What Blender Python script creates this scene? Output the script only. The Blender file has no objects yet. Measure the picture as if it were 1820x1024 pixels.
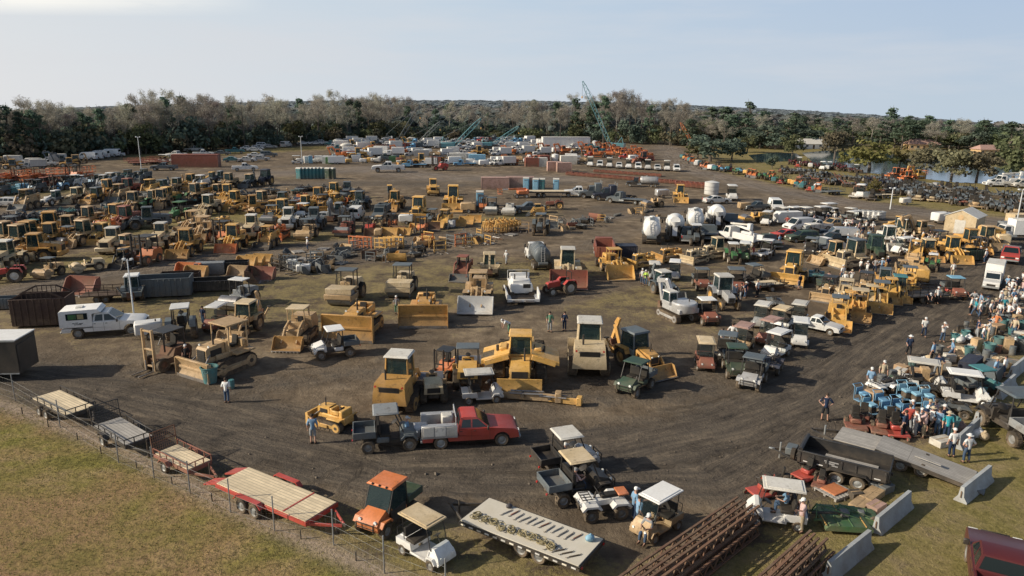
import bpy, bmesh, math, random
import numpy as np
from mathutils import Vector, Matrix
PI = math.pi
rnd = random.Random(11)
S = bpy.context.scene
COL = S.collection

F, H, HY, ROLL = 1300.0, 19.5, 174.0, 0.012
PITCH = math.atan((512 - HY) / F)
RA = math.atan(ROLL)
_cr, _sr, _cp, _sp = math.cos(RA), math.sin(RA), math.cos(PITCH), math.sin(PITCH)

def at(px, py, z=0.0):
    """the place on the level z that the photograph shows at (px, py)"""
    u, v = px - 910.0, 512.0 - py
    u2, v2 = u * _cr - v * _sr, u * _sr + v * _cr
    d = (u2, F * _cp + v2 * _sp, -F * _sp + v2 * _cp)
    t = (z - H) / d[2]
    return (d[0] * t, d[1] * t, z)

cam_d = bpy.data.cameras.new('camera'); cam = bpy.data.objects.new('camera', cam_d); COL.objects.link(cam)
R0, U0, B0 = Vector((1, 0, 0)), Vector((0, _sp, _cp)), Vector((0, -_cp, _sp))
Rx = R0 * _cr + U0 * _sr; Ux = U0 * _cr - R0 * _sr
m3 = Matrix((Rx, Ux, B0)).transposed()
cam.matrix_world = Matrix.Translation((0, 0, H)) @ m3.to_4x4()
cam_d.sensor_width = 36; cam_d.lens = 36 * F / 1820
cam_d.clip_start = 0.5; cam_d.clip_end = 9000
S.camera = cam

MATS = {}
def _new(name):
    m = bpy.data.materials.new(name); m.use_nodes = True
    nt = m.node_tree; nt.nodes.clear()
    o = nt.nodes.new('ShaderNodeOutputMaterial'); b = nt.nodes.new('ShaderNodeBsdfPrincipled')
    nt.links.new(b.outputs[0], o.inputs[0])
    return m, nt, b, o
def N(nt, t, **kw):
    n = nt.nodes.new('ShaderNode' + t)
    for k, v in kw.items():
        if k.startswith('i_'): n.inputs[int(k[2:])].default_value = v
        else: setattr(n, k, v)
    return n
def L(nt, a, b): nt.links.new(a, b)
def ramp(nt, fac, stops):
    r = N(nt, 'ValToRGB'); e = r.color_ramp.elements
    while len(e) < len(stops): e.new(0.5)
    for i, (p, c) in enumerate(stops):
        e[i].position = p; e[i].color = (*c, 1) if len(c) == 3 else c
    L(nt, fac, r.inputs[0]); return r.outputs[0]
def mix(nt, f, a, b, bt='MIX'):
    n = N(nt, 'Mix', data_type='RGBA', blend_type=bt)
    for s, v in ((0, f), (6, a), (7, b)):
        if isinstance(v, (int, float)): n.inputs[s].default_value = v
        elif isinstance(v, tuple): n.inputs[s].default_value = (*v, 1)
        else: L(nt, v, n.inputs[s])
    return n.outputs[2]
def mth(nt, op, a, b=None, c=None):
    n = N(nt, 'Math', operation=op)
    for i, v in enumerate((a, b, c)):
        if v is None: continue
        if isinstance(v, (int, float)): n.inputs[i].default_value = v
        else: L(nt, v, n.inputs[i])
    return n.outputs[0]
def noise(nt, vec, scale, detail=4, rough=.55, dim='3D'):
    n = N(nt, 'TexNoise'); n.inputs['Scale'].default_value = scale; n.inputs['Detail'].default_value = detail
    n.inputs['Roughness'].default_value = rough
    if vec is not None: L(nt, vec, n.inputs['Vector'])
    return n.outputs[0]

DUST = (.215, .165, .115)
PAL = {
 'yellow': ((.62, .32, .06), .45, 0, .42), 'gold': ((.74, .41, .08), .45, 0, .32), 'cream': ((.66, .51, .30), .5, 0, .4),
 'tan': ((.58, .38, .18), .5, 0, .42), 'orange': ((.66, .17, .025), .42, 0, .3), 'white': ((.76, .75, .72), .4, 0, .22),
 'offwhite': ((.68, .65, .58), .5, 0, .3), 'silver': ((.5, .5, .5), .35, .3, .3), 'grey': ((.25, .27, .28), .5, 0, .4),
 'slate': ((.10, .13, .15), .5, 0, .35), 'black': ((.018, .019, .021), .45, 0, .25), 'red': ((.50, .035, .02), .35, 0, .2),
 'maroon': ((.10, .014, .018), .3, 0, .12), 'brick': ((.30, .075, .04), .55, 0, .4), 'salmon': ((.45, .27, .22), .6, 0, .4),
 'craneteal': ((.13, .32, .35), .5, 0, .1), 'teal': ((.03, .20, .22), .45, 0, .3), 'green': ((.03, .16, .045), .45, 0, .35), 'dkgreen': ((.025, .065, .04), .45, 0, .35),
 'blue': ((.10, .30, .50), .45, 0, .2), 'ltblue': ((.20, .45, .62), .5, 0, .2), 'navy': ((.012, .02, .045), .5, 0, .2),
 'rust': ((.15, .068, .04), .85, 0, .5), 'brown': ((.060, .036, .030), .8, 0, .4), 'steel': ((.32, .32, .33), .4, .7, .4),
 'galv': ((.38, .41, .42), .5, .5, .3), 'tyre': ((.022, .021, .02), .85, 0, .55), 'track': ((.055, .043, .035), .8, .2, .7),
 'seat': ((.022, .021, .02), .7, 0, .15), 'tanseat': ((.42, .33, .23), .7, 0, .2), 'engine': ((.045, .043, .042), .7, .2, .4),
 'grille': ((.012, .012, .012), .6, 0, .2), 'wood': ((.82, .67, .45), .8, 0, .15), 'woodgrey': ((.44, .41, .37), .85, 0, .2),
 'carton': ((.42, .27, .15), .85, 0, .1), 'plastic': ((.7, .72, .72), .4, 0, .1), 'lamp': ((.85, .85, .8), .12, 0, 0),
 'redlamp': ((.5, .02, .015), .2, 0, 0), 'amber': ((.8, .25, .02), .2, 0, 0), 'concrete': ((.46, .49, .50), .9, 0, .25),
 'denim': ((.06, .10, .17), .9, 0, 0), 'khaki': ((.36, .29, .19), .9, 0, 0), 'cloth_white': ((.72, .72, .70), .9, 0, 0),
 'cloth_grey': ((.30, .31, .32), .9, 0, 0), 'cloth_black': ((.02, .021, .025), .9, 0, 0), 'cloth_blue': ((.20, .34, .50), .9, 0, 0),
 'cloth_navy': ((.02, .035, .075), .9, 0, 0), 'cloth_red': ((.42, .07, .05), .9, 0, 0), 'cloth_pink': ((.60, .42, .40), .9, 0, 0),
 'cloth_green': ((.10, .22, .14), .9, 0, 0), 'cloth_teal': ((.03, .28, .34), .9, 0, 0), 'cloth_tan': ((.48, .40, .28), .9, 0, 0),
 'cloth_orange': ((.62, .20, .06), .9, 0, 0), 'hivis': ((.50, .75, .08), .8, 0, 0), 'skin': ((.48, .27, .19), .6, 0, 0),
 'hair': ((.05, .035, .025), .8, 0, 0), 'eye': ((.02, .015, .012), .3, 0, 0), 'leather': ((.10, .06, .035), .7, 0, 0),
 'chalk': ((.74, .68, .56), .9, 0, .1), 'straw': ((.36, .30, .16), .9, 0, 0),
}
def M(key):
    if key in MATS: return MATS[key]
    if key in ('glass', 'clear'):
        m, nt, b, o = _new(key)
        b.inputs['Base Color'].default_value = (.03, .055, .06, 1); b.inputs['Roughness'].default_value = .06
        tr = N(nt, 'BsdfTransparent'); tr.inputs[0].default_value = (.42, .52, .52, 1) if key == 'glass' else (.85, .9, .9, 1)
        ms = N(nt, 'MixShader'); ms.inputs[0].default_value = .55 if key == 'glass' else .18
        L(nt, tr.outputs[0], ms.inputs[1]); L(nt, b.outputs[0], ms.inputs[2]); L(nt, ms.outputs[0], o.inputs[0])
    elif key == 'darkglass':
        m, nt, b, o = _new('darkglass')
        b.inputs['Base Color'].default_value = (.014, .022, .025, 1); b.inputs['Roughness'].default_value = .07
    elif key in ('wood', 'woodgrey'):
        c, ro, me, di = PAL[key]
        m, nt, b, o = _new(key)
        tc = N(nt, 'TexCoord')
        br = N(nt, 'TexBrick'); br.offset = .0; br.squash = 1
        br.inputs['Scale'].default_value = 1; br.inputs['Mortar Size'].default_value = .012
        br.inputs['Brick Width'].default_value = 9; br.inputs['Row Height'].default_value = .19
        br.inputs['Color1'].default_value = (*[v * 1.05 for v in c], 1); br.inputs['Color2'].default_value = (*[v * .8 for v in c], 1)
        br.inputs['Mortar'].default_value = (*[v * .3 for v in c], 1)
        L(nt, tc.outputs['Object'], br.inputs['Vector'])
        n = noise(nt, tc.outputs['Object'], 2.2, 6, .65)
        st = mix(nt, ramp(nt, n, [(.42, (0, 0, 0)), (.7, (.75, .75, .75))]), br.outputs[0], tuple(v * .62 for v in c))
        L(nt, st, b.inputs['Base Color']); b.inputs['Roughness'].default_value = ro
    else:
        c, ro, me, di = PAL[key]
        m, nt, b, o = _new(key)
        tc = N(nt, 'TexCoord'); oi = N(nt, 'ObjectInfo')
        add = N(nt, 'VectorMath', operation='ADD'); L(nt, tc.outputs['Object'], add.inputs[0])
        cv = N(nt, 'CombineXYZ'); L(nt, mth(nt, 'MULTIPLY', oi.outputs['Random'], 37.0), cv.inputs[0]); L(nt, cv.outputs[0], add.inputs[1])
        n1 = noise(nt, add.outputs[0], 1.1, 6, .65)
        n2 = noise(nt, add.outputs[0], 9.0, 3, .6)
        sep = N(nt, 'SeparateXYZ'); L(nt, tc.outputs['Object'], sep.inputs[0])
        low = N(nt, 'MapRange'); low.inputs[1].default_value = 1.3; low.inputs[2].default_value = .05
        L(nt, sep.outputs[2], low.inputs[0])
        val = mth(nt, 'MULTIPLY_ADD', oi.outputs['Random'], .30, .84)
        hs = N(nt, 'HueSaturation'); hs.inputs['Color'].default_value = (*c, 1)
        L(nt, val, hs.inputs['Value'])
        sat = mth(nt, 'MULTIPLY_ADD', n1, .5, .7); L(nt, sat, hs.inputs['Saturation'])
        if di:
            f = mth(nt, 'MULTIPLY', ramp(nt, n1, [(.36, (0, 0, 0)), (.66, (1, 1, 1))]), mth(nt, 'MULTIPLY_ADD', low.outputs[0], .9, .45))
            f = mth(nt, 'MULTIPLY', mth(nt, 'ADD', f, mth(nt, 'MULTIPLY', low.outputs[0], .25)), di * 1.5)
            f = mth(nt, 'MINIMUM', f, .85)
            base = mix(nt, f, hs.outputs[0], DUST)
            if di >= .3: base = mix(nt, mth(nt, 'MULTIPLY', ramp(nt, noise(nt, add.outputs[0], 2.7, 7, .75), [(.56, (0, 0, 0)), (.66, (1, 1, 1))]), min(.8, di * 1.5)), base, (.060, .038, .026))
            streak = ramp(nt, n2, [(.3, (.72, .72, .72)), (.55, (1, 1, 1))])
            base = mix(nt, min(1, di * 1.6), base, streak, 'MULTIPLY')
            L(nt, mth(nt, 'MULTIPLY_ADD', f, .4, ro), b.inputs['Roughness'])
        else:
            base = mix(nt, .8, hs.outputs[0], ramp(nt, n2, [(.25, (.7, .7, .7)), (.6, (1.05, 1.05, 1.05))]), 'MULTIPLY')
            b.inputs['Roughness'].default_value = ro
        L(nt, base, b.inputs['Base Color'])
        b.inputs['Metallic'].default_value = me
        if ro > .6: b.inputs['Specular IOR Level'].default_value = .25
    MATS[key] = m
    return m

class B:
    def __init__(s, name='', parent=None): s.name, s.parent, s.v, s.f, s.m, s.c = name, parent, [], [], [], []
    def add(s, vs, fs, m):
        o = len(s.v); s.v += [tuple(p) for p in vs]; s.c.append((o, len(s.f)))
        for f in fs: s.f.append([i + o for i in f]); s.m.append(m)
        return s
    def box(s, c, d, m, bv=.02, rz=0, ry=0, tx=1, ty=1, rx=0):
        hx, hy, hz = d[0] / 2, d[1] / 2, d[2] / 2
        b = min(bv, hx * .45, hy * .45, hz * .45)
        vs, idx = [], {}
        for sx in (-1, 1):
            for sy in (-1, 1):
                for sz in (-1, 1):
                    kx, ky = (tx, ty) if sz > 0 else (1, 1)
                    for k, (ax, ay, az) in enumerate(((hx - b, hy - b, hz), (hx, hy - b, hz - b), (hx - b, hy, hz - b))):
                        idx[sx, sy, sz, k] = len(vs); vs.append((sx * ax * kx, sy * ay * ky, sz * az))
        I = idx; fs = []
        for q in (-1, 1):
            fs.append([I[-1, -1, q, 0], I[1, -1, q, 0], I[1, 1, q, 0], I[-1, 1, q, 0]])
            fs.append([I[q, -1, -1, 1], I[q, 1, -1, 1], I[q, 1, 1, 1], I[q, -1, 1, 1]])
            fs.append([I[-1, q, -1, 2], I[1, q, -1, 2], I[1, q, 1, 2], I[-1, q, 1, 2]])
            for r in (-1, 1):
                fs.append([I[q, -1, r, 0], I[q, 1, r, 0], I[q, 1, r, 1], I[q, -1, r, 1]])
                fs.append([I[-1, q, r, 0], I[1, q, r, 0], I[1, q, r, 2], I[-1, q, r, 2]])
                fs.append([I[q, r, -1, 1], I[q, r, 1, 1], I[q, r, 1, 2], I[q, r, -1, 2]])
                for w in (-1, 1): fs.append([I[q, r, w, 0], I[q, r, w, 1], I[q, r, w, 2]])
        R = Matrix.Rotation(rz, 3, 'Z') @ Matrix.Rotation(ry, 3, 'Y') @ Matrix.Rotation(rx, 3, 'X')
        C = Vector(c)
        return s.add([R @ Vector(p) + C for p in vs], fs, m)
    def prism(s, pts, y0, y1, m, tap=0, plane='xz'):
        """polygon in x,z pushed along y; tap narrows it towards its top"""
        zs = [p[1] for p in pts]; z0, z1 = min(zs), max(zs)
        vs = []
        yc = (y0 + y1) / 2
        for y in (y0, y1):
            for (a, b_) in pts:
                k = 1 - tap * (b_ - z0) / max(1e-6, z1 - z0)
                yy = yc + (y - yc) * k
                vs.append((a, yy, b_) if plane == 'xz' else (yy, a, b_) if plane == 'yz' else (a, b_, yy))
        n = len(pts)
        fs = [list(range(n)), list(range(2 * n - 1, n - 1, -1))] + [[i, (i + 1) % n, n + (i + 1) % n, n + i] for i in range(n)]
        return s.add(vs, fs, m)
    def lathe(s, o, ax, prof, m, n=14, cap=True):
        """profile of (radius, height) turned about the axis ax through o"""
        o = Vector(o); ax = Vector(ax).normalized()
        t = Vector((1, 0, 0)) if abs(ax.x) < .9 else Vector((0, 0, 1))
        e1 = ax.cross(t).normalized(); e2 = ax.cross(e1)
        vs = [o + ax * h + (e1 * math.cos(a) + e2 * math.sin(a)) * r for (r, h) in prof for a in [2 * PI * i / n for i in range(n)]]
        k = len(prof); fs = []
        for j in range(k - 1):
            for i in range(n):
                fs.append([j * n + i, j * n + (i + 1) % n, (j + 1) * n + (i + 1) % n, (j + 1) * n + i])
        if cap:
            fs.append(list(range(n))); fs.append(list(range((k - 1) * n, k * n)))
        return s.add(vs, fs, m)
    def cyl(s, p0, p1, r, m, n=10, r1=None):
        a, b = Vector(p0), Vector(p1); d = b - a
        if d.length < 1e-6: return s
        return s.lathe(a, d, [(r, 0), (r if r1 is None else r1, d.length)], m, n)
    def tube(s, pts, r, m, n=6):
        for a, b in zip(pts, pts[1:]): s.cyl(a, b, r, m, n)
        return s
    def bar(s, p0, p1, w, h, m, bv=.012):
        a, b = Vector(p0), Vector(p1); d = b - a
        l = d.length; rz = math.atan2(d.y, d.x); ry = -math.asin(max(-1, min(1, d.z / l)))
        return s.box((a + b) / 2, (l, w, h), m, bv, rz=rz, ry=ry)
    def poly(s, pts, m): return s.add(pts, [list(range(len(pts)))], m)
    def sphere(s, c, r, m, n=10, k=6, sq=(1, 1, 1)):
        vs = []; fs = []
        for j in range(k + 1):
            t = PI * j / k
            for i in range(n):
                a = 2 * PI * i / n
                vs.append((c[0] + r * sq[0] * math.sin(t) * math.cos(a), c[1] + r * sq[1] * math.sin(t) * math.sin(a), c[2] + r * sq[2] * math.cos(t)))
        for j in range(k):
            for i in range(n): fs.append([j * n + i, j * n + (i + 1) % n, (j + 1) * n + (i + 1) % n, (j + 1) * n + i])
        return s.add(vs, fs, m)
    def mesh(s, name=None, smooth=True):
        me = bpy.data.meshes.new(name or s.name)
        me.from_pydata(s.v, [], s.f)
        keys = []
        for k in s.m:
            if k not in keys: keys.append(k)
        for k in keys: me.materials.append(k if not isinstance(k, str) else M(k))
        me.polygons.foreach_set('material_index', [keys.index(k) for k in s.m])
        bm = bmesh.new(); bm.from_mesh(me)
        bmesh.ops.remove_doubles(bm, verts=bm.verts, dist=.0004)
        bmesh.ops.recalc_face_normals(bm, faces=bm.faces)
        if smooth:
            for f in bm.faces: f.smooth = True
            for e in bm.edges:
                e.smooth = len(e.link_faces) == 2 and e.calc_face_angle(0) < .62
        bm.to_mesh(me); bm.free()
        return me

class T(list):
    """the parts of one kind of thing"""
    def p(s, name, parent=None):
        b = B(name, parent); s.append(b); return b

def link(o, parent=None):
    COL.objects.link(o)
    if parent is not None: o.parent = parent
    return o
def tag(o, label=None, cat=None, group=None, kind=None):
    if label: o['label'] = label
    if cat: o['category'] = cat
    if group: o['group'] = group
    if kind: o['kind'] = kind
    return o
CACHE = {}
def pieces(b, gap=.03):
    """the separate pieces one part is made of, each as a part of its own"""
    if len(b.c) < 2 or len(b.c) > 160: return [b]
    A = np.array(b.v); c = b.c + [(len(b.v), len(b.f))]; n = len(b.c)
    bb = [(A[c[i][0]:c[i + 1][0]].min(0) - gap, A[c[i][0]:c[i + 1][0]].max(0) + gap) for i in range(n)]
    g = list(range(n))
    def root(i):
        while g[i] != i: i = g[i]
        return i
    for i in range(n):
        for j in range(i):
            if (bb[i][0] <= bb[j][1]).all() and (bb[j][0] <= bb[i][1]).all(): g[root(i)] = root(j)
    cl = {}
    for i in range(n): cl.setdefault(root(i), []).append(i)
    if len(cl) < 2 or len(cl) > 30: return [b]
    out = []
    for ids in cl.values():
        q = B(b.name, b.parent)
        for i in ids:
            o = c[i][0]; vs = b.v[o:c[i + 1][0]]
            q.v += vs; base = len(q.v) - len(vs)
            for f, m in zip(b.f[c[i][1]:c[i + 1][1]], b.m[c[i][1]:c[i + 1][1]]): q.f.append([k - o + base for k in f]); q.m.append(m)
        out.append(q)
    return out
def split_parts(parts):
    out, first, centre = [], {}, {}
    for b in parts:
        ps = pieces(b); first[id(b)] = ps
        for q in ps:
            if b.parent is not None:
                cand = first[id(b.parent)]
                if len(cand) > 1:
                    m = np.mean(q.v, 0); cand = sorted(cand, key=lambda k: ((np.mean(k.v, 0) - m) ** 2).sum())
                q.parent = cand[0]
                if q.parent.parent is not None: q.parent = q.parent.parent
            out.append(q)
    return out
def thing(name, parts_key, builder, loc, rz, label, cat, group=None, far=False, sc=1.0, tilt=(0, 0), recolour=None):
    """one countable thing: an Empty at its base with its parts below it, or one mesh when it is far away"""
    key = (parts_key, far)
    if key not in CACHE:
        parts = [b for b in builder() if b.v]
        if not far: parts = split_parts(parts)
        if far or len(parts) == 1:
            j = B(name)
            for b in parts: j.add(b.v, b.f, None); j.m[-len(b.f):] = b.m
            CACHE[key] = [(name, j.mesh(name), None)]
        else:
            CACHE[key] = [(b.name, b.mesh(), [id(z) for z in parts].index(id(b.parent)) if b.parent is not None else None) for b in parts]
    rec = CACHE[key]
    if len(rec) == 1:
        o = link(bpy.data.objects.new(name, rec[0][1]))
        _rec(o, recolour)
    else:
        o = link(bpy.data.objects.new(name, None)); o.empty_display_size = .3
        made = []
        for (n, me, pi) in rec:
            c = link(bpy.data.objects.new(n, me), o if pi is None else made[pi]); made.append(c)
            _rec(c, recolour)
    o.location = loc; o.rotation_euler = (tilt[0], tilt[1], rz); o.scale = (sc, sc, sc)
    tag(o, label, cat, group)
    return o
def _rec(o, rc):
    if not rc: return
    for sl in o.material_slots:
        n = sl.material.name.split('.')[0]
        if n in rc:
            sl.link = 'OBJECT'; sl.material = M(rc[n])
def wheel(t, x, y, r, w, rimc='grey', lugs=0, parent=None, rf=.55, n=18):
    b = t.p('wheel', parent)
    k = rf * r
    b.lathe((x, y, r), (0, 1, 0), [(k, -w * .42), (r * .90, -w / 2), (r, -w * .34), (r, w * .34), (r * .90, w / 2), (k, w * .42)], 'tyre', n, cap=False)
    for i in range(lugs):
        a = 2 * PI * i / lugs; s = 1 if i % 2 else -1
        b.box((x + math.cos(a) * r, y + s * w * .22, r + math.sin(a) * r), (.05, w * .46, r * .12), 'tyre', .01, ry=PI / 2 - a)
    q = t.p('rim', b)
    q.lathe((x, y, r), (0, 1, 0), [(k * .3, -w * .38), (k * .8, -w * .22), (k * 1.02, -w * .43), (k * 1.02, w * .43), (k * .8, w * .22), (k * .3, w * .38)], rimc, 12)
    return b
def crawler(t, y, Ln, h, w, c, x=0):
    b = t.p('track'); r = h / 2; a = Ln / 2 - r
    pts = [(x + a + r * math.sin(q), r + r * math.cos(q)) for q in [PI * i / 7 for i in range(8)]] + \
          [(x - a - r * math.sin(q), r - r * math.cos(q)) for q in [PI * i / 7 for i in range(8)]]
    b.prism(pts, y - w / 2, y + w / 2, 'track')
    per = 4 * a + 2 * PI * r; n = int(per / .2)
    for i in range(n):
        d = per * i / n
        if d < 2 * a: p, ang = (x - a + d, h), 0
        elif d < 2 * a + PI * r: q = (d - 2 * a) / r; p, ang = (x + a + r * math.sin(q), r + r * math.cos(q)), q
        elif d < 4 * a + PI * r: p, ang = (x + a - (d - 2 * a - PI * r), 0.015), PI
        else: q = PI + (d - 4 * a - PI * r) / r; p, ang = (x - a + r * math.sin(q), r + r * math.cos(q)), q
        b.box((p[0], y, p[1]), (.05, w + .02, .05), 'track', .0, ry=ang)
    f = t.p('track_frame', b)
    f.box((x, y, r), (2 * a, w + .05, h * .34), c, .03)
    s = t.p('sprocket', b)
    for xx, k in ((x - a, .8), (x + a, .72)):
        s.cyl((xx, y - w / 2 - .04, r), (xx, y + w / 2 + .04, r), r * k, c, 12)
        s.cyl((xx, y - w / 2 - .07, r), (xx, y + w / 2 + .07, r), r * .3, 'engine', 8)
    for i in range(4):
        xx = x - a * .7 + a * 1.4 * i / 3
        s.cyl((xx, y - w / 2 - .035, r * .38), (xx, y + w / 2 + .035, r * .38), r * .26, 'engine', 8)
def seat(t, x, y, z, parent=None, c='seat', w=.5):
    b = t.p('seat', parent); b.box((x, y, z + .07), (.48, w, .14), c, .05)
    b.box((x - .25, y, z + .4), (.13, w, .55), c, .05, ry=-.15); return b
def steer(t, x, y, z, parent=None):
    b = t.p('steering_wheel', parent)
    b.cyl((x + .25, y, z - .4), (x, y, z), .025, 'black', 6)
    ax = Vector((-.5, 0, .85)); b.lathe((x, y, z), ax, [(.16, -.015), (.2, 0), (.16, .015)], 'black', 14)
def cab(t, x0, x1, z0, z1, w, c, roof=None, lean=.12, low=.45, gl='glass'):
    b = t.p('cab'); h = w / 2; ti = h * .92
    b.box(((x0 + x1) / 2, 0, z0 + low / 2), (x1 - x0, w, low), c, .04)
    P = []
    for sx, xb in ((0, x0), (1, x1)):
        for s in (-1, 1):
            xt = xb + (lean if sx == 0 else -lean)
            b.bar((xb + (.05 if sx == 0 else -.05), s * (h - .05), z0 + low), (xt + (.05 if sx == 0 else -.05), s * (ti - .05), z1), .1, .1, c)
    r = t.p('roof', b)
    r.box(((x0 + x1) / 2, 0, z1 + .07), (x1 - x0 - lean * 2 + .28, w + .06, .15), roof or c, .05, tx=.94, ty=.94)
    a = z0 + low + .01; k = z1
    g = .035
    def xa(xb, sx, z): return xb + (lean if sx == 0 else -lean) * (z - z0 - low) / (z1 - z0 - low)
    for s in (-1, 1):
        q = t.p('window', b)
        q.poly([(x0 + .09, s * (h - g), a), (x1 - .09, s * (h - g), a), (x1 - lean - .09, s * (ti - g), k), (x0 + lean + .09, s * (ti - g), k)], gl)
    for sx, xb in ((0, x0 + g), (1, x1 - g)):
        q = t.p('windscreen' if sx else 'rear_window', b); xt = xb + (lean if sx == 0 else -lean)
        q.poly([(xb, -h + .09, a), (xb, h - .09, a), (xt, ti - .09, k), (xt, -ti + .09, k)], gl)
    seat(t, (x0 + x1) / 2, 0, z0 + low, b)
    return b
def canopy(t, x0, x1, z0, z1, w, c, roof=None, th=.1, four=True, over=.15):
    b = t.p('canopy_frame'); h = w / 2 - .05
    for s in (-1, 1):
        b.bar((x0, s * h, z0), (x0, s * h, z1), .09, .09, c)
        if four: b.bar((x1, s * h, z0), (x1, s * h, z1), .08, .08, c)
    r = t.p('roof', b)
    r.box(((x0 + x1) / 2, 0, z1 + th / 2), (x1 - x0 + over * 2, w + .1, th), roof or c, .04)
    seat(t, (x0 + x1) / 2 - .15, 0, z0 + .05, None); steer(t, (x0 + x1) / 2 + .45, 0, z0 + .75)
    return b
def lamps(t, pts, d=(1, 0, 0), r=.09, m='lamp', name='headlight', parent=None):
    for p in pts:
        b = t.p(name, parent); q = Vector(p); b.cyl(q, q + Vector(d) * .06, r, m, 10)
def stack(t, x, y, z0, z1, r=.06, c='engine'):
    b = t.p('exhaust'); b.cyl((x, y, z0), (x, y, z1), r, c, 8); b.cyl((x, y, z1), (x - .07, y, z1 + .1), r * .9, c, 8)
def bucket(t, x, z, w, c, d=1.0, h=1.0, teeth=0, parent=None, name='bucket', roll=0):
    """open scoop: back plate, floor, cheeks, cutting edge"""
    b = t.p(name, parent); th = .05
    prof = [(0, h), (-.02, h * .55), (.10, h * .2), (.34, .02), (d, 0)]
    inn = [(d, .035), (.36, .06), (.15, h * .24), (.04, h * .56), (.06, h)]
    P = prof + inn
    def rt(p):
        a = math.cos(roll) * p[0] - math.sin(roll) * p[1]; bb = math.sin(roll) * p[0] + math.cos(roll) * p[1]
        return (x + a, z + bb)
    b.prism([rt(p) for p in P], -w / 2, w / 2, c)
    for s in (-1, 1):
        b.prism([rt(p) for p in (prof[:4] + [(d, 0), (d * .92, h * .22), (.35, h * .92)])], s * w / 2 - .025, s * w / 2 + .025, c)
    e = t.p('cutting_edge', b)
    p0 = rt((d, -.012)); p1 = rt((d + .12, -.02))
    e.bar((p0[0] - .1, 0, p0[1] + .012), (p1[0], 0, p1[1] + .012), w + .04, .05, 'steel')
    for i in range(teeth):
        y = -w / 2 + w * (i + .5) / teeth
        e.box((p1[0] + .07, y, p1[1] + .01), (.2, .07, .06), 'steel', .01, tx=.5)
    return b

def wheel_loader(c='yellow', top='cab', bc=None, lift=.0, bw=2.75, bh=1.1):
    t = T(); bc = bc or c
    for x in (1.45, -1.45):
        for s in (-1, 1): wheel(t, x, s * 1.02, .76, .58, c, 16)
    f = t.p('front_frame')
    f.box((1.2, 0, .95), (1.7, .9, .6), c, .05); f.box((1.05, 0, 1.5), (.5, .7, .8), c, .05, tx=.7)
    f.box((1.45, 0, .76), (.3, 1.6, .3), 'engine', .04)
    for s in (-1, 1):
        fd = t.p('fender', f); fd.prism([(.72, 1.35), (.9, 1.66), (1.95, 1.66), (2.0, 1.58), (.98, 1.6), (.8, 1.33)], s * 1.02 - .3, s * 1.02 + .3, c)
    r = t.p('rear_frame')
    r.box((-1.3, 0, .95), (2.6, .95, .55), 'engine', .05)
    h = t.p('engine_hood')
    h.prism([(-3.25, 1.0), (-3.3, 1.9), (-3.1, 2.08), (-.95, 2.25), (-.95, 1.15)], -.72, .72, c, tap=.1)
    g = t.p('grille', h); g.box((-3.29, 0, 1.5), (.06, 1.0, .72), 'grille', .02)
    for i in range(5): g.box((-3.325, 0, 1.24 + i * .13), (.03, 1.0, .025), 'engine', 0)
    for s in (-1, 1):
        for i in range(3): g.box((-2.6 + i * .42, s * .70, 1.55), (.28, .06, .4), 'grille', .01)
    cw = t.p('counterweight'); cw.box((-3.15, 0, .95), (.6, 2.3, .55), c, .08); cw.box((-3.1, 0, .66), (.45, 1.6, .2), 'engine', .03)
    for s in (-1, 1):
        fd = t.p('fender', h); fd.prism([(-2.25, 1.3), (-2.1, 1.66), (-.95, 1.7), (-.62, 1.2), (-.72, 1.2), (-1.0, 1.6), (-2.05, 1.58), (-2.15, 1.3)], s * 1.02 - .3, s * 1.02 + .3, c)
        st = t.p('step', r); st.box((-.35, s * 1.0, .75), (.5, .4, .06), 'engine', .01); st.box((-.35, s * 1.0, 1.15), (.5, .4, .06), 'engine', .01)
    if top == 'cab': cab(t, -.95, .55, 1.3, 3.2, 1.45, c, 'offwhite' if c in ('cream', 'white') else c)
    else:
        d = t.p('deck'); d.box((-.2, 0, 1.35), (1.5, 1.5, .25), c, .04); canopy(t, -.85, .5, 1.4, 3.1, 1.6, c if c != 'white' else 'black')
    a = t.p('lift_arm')
    for s in (-1, 1):
        a.bar((1.1, s * .48, 1.75), (2.15, s * .5, 1.25 + lift), .12, .34, c); a.bar((2.1, s * .5, 1.28 + lift), (2.9, s * .52, .48 + lift), .12, .3, c)
        a.cyl((1.0, s * .34, .95), (2.2, s * .4, 1.1 + lift), .06, 'steel', 8)
    a.bar((1.2, 0, 2.0), (2.4, 0, 1.3 + lift), .16, .2, c); a.bar((2.4, 0, 1.35 + lift), (2.75, 0, 1.0 + lift), .12, .14, c)
    bucket(t, 2.75, .12 + lift, bw, bc, .85 * bh, bh, 0)
    stack(t, -2.0, .3, 2.1, 2.75)
    lamps(t, [(1.9, .75, 1.75), (1.9, -.75, 1.75)], parent=f); lamps(t, [(-3.31, .6, 1.95), (-3.31, -.6, 1.95)], (-1, 0, 0), .06, 'redlamp', 'taillight', h)
    return t

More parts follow.
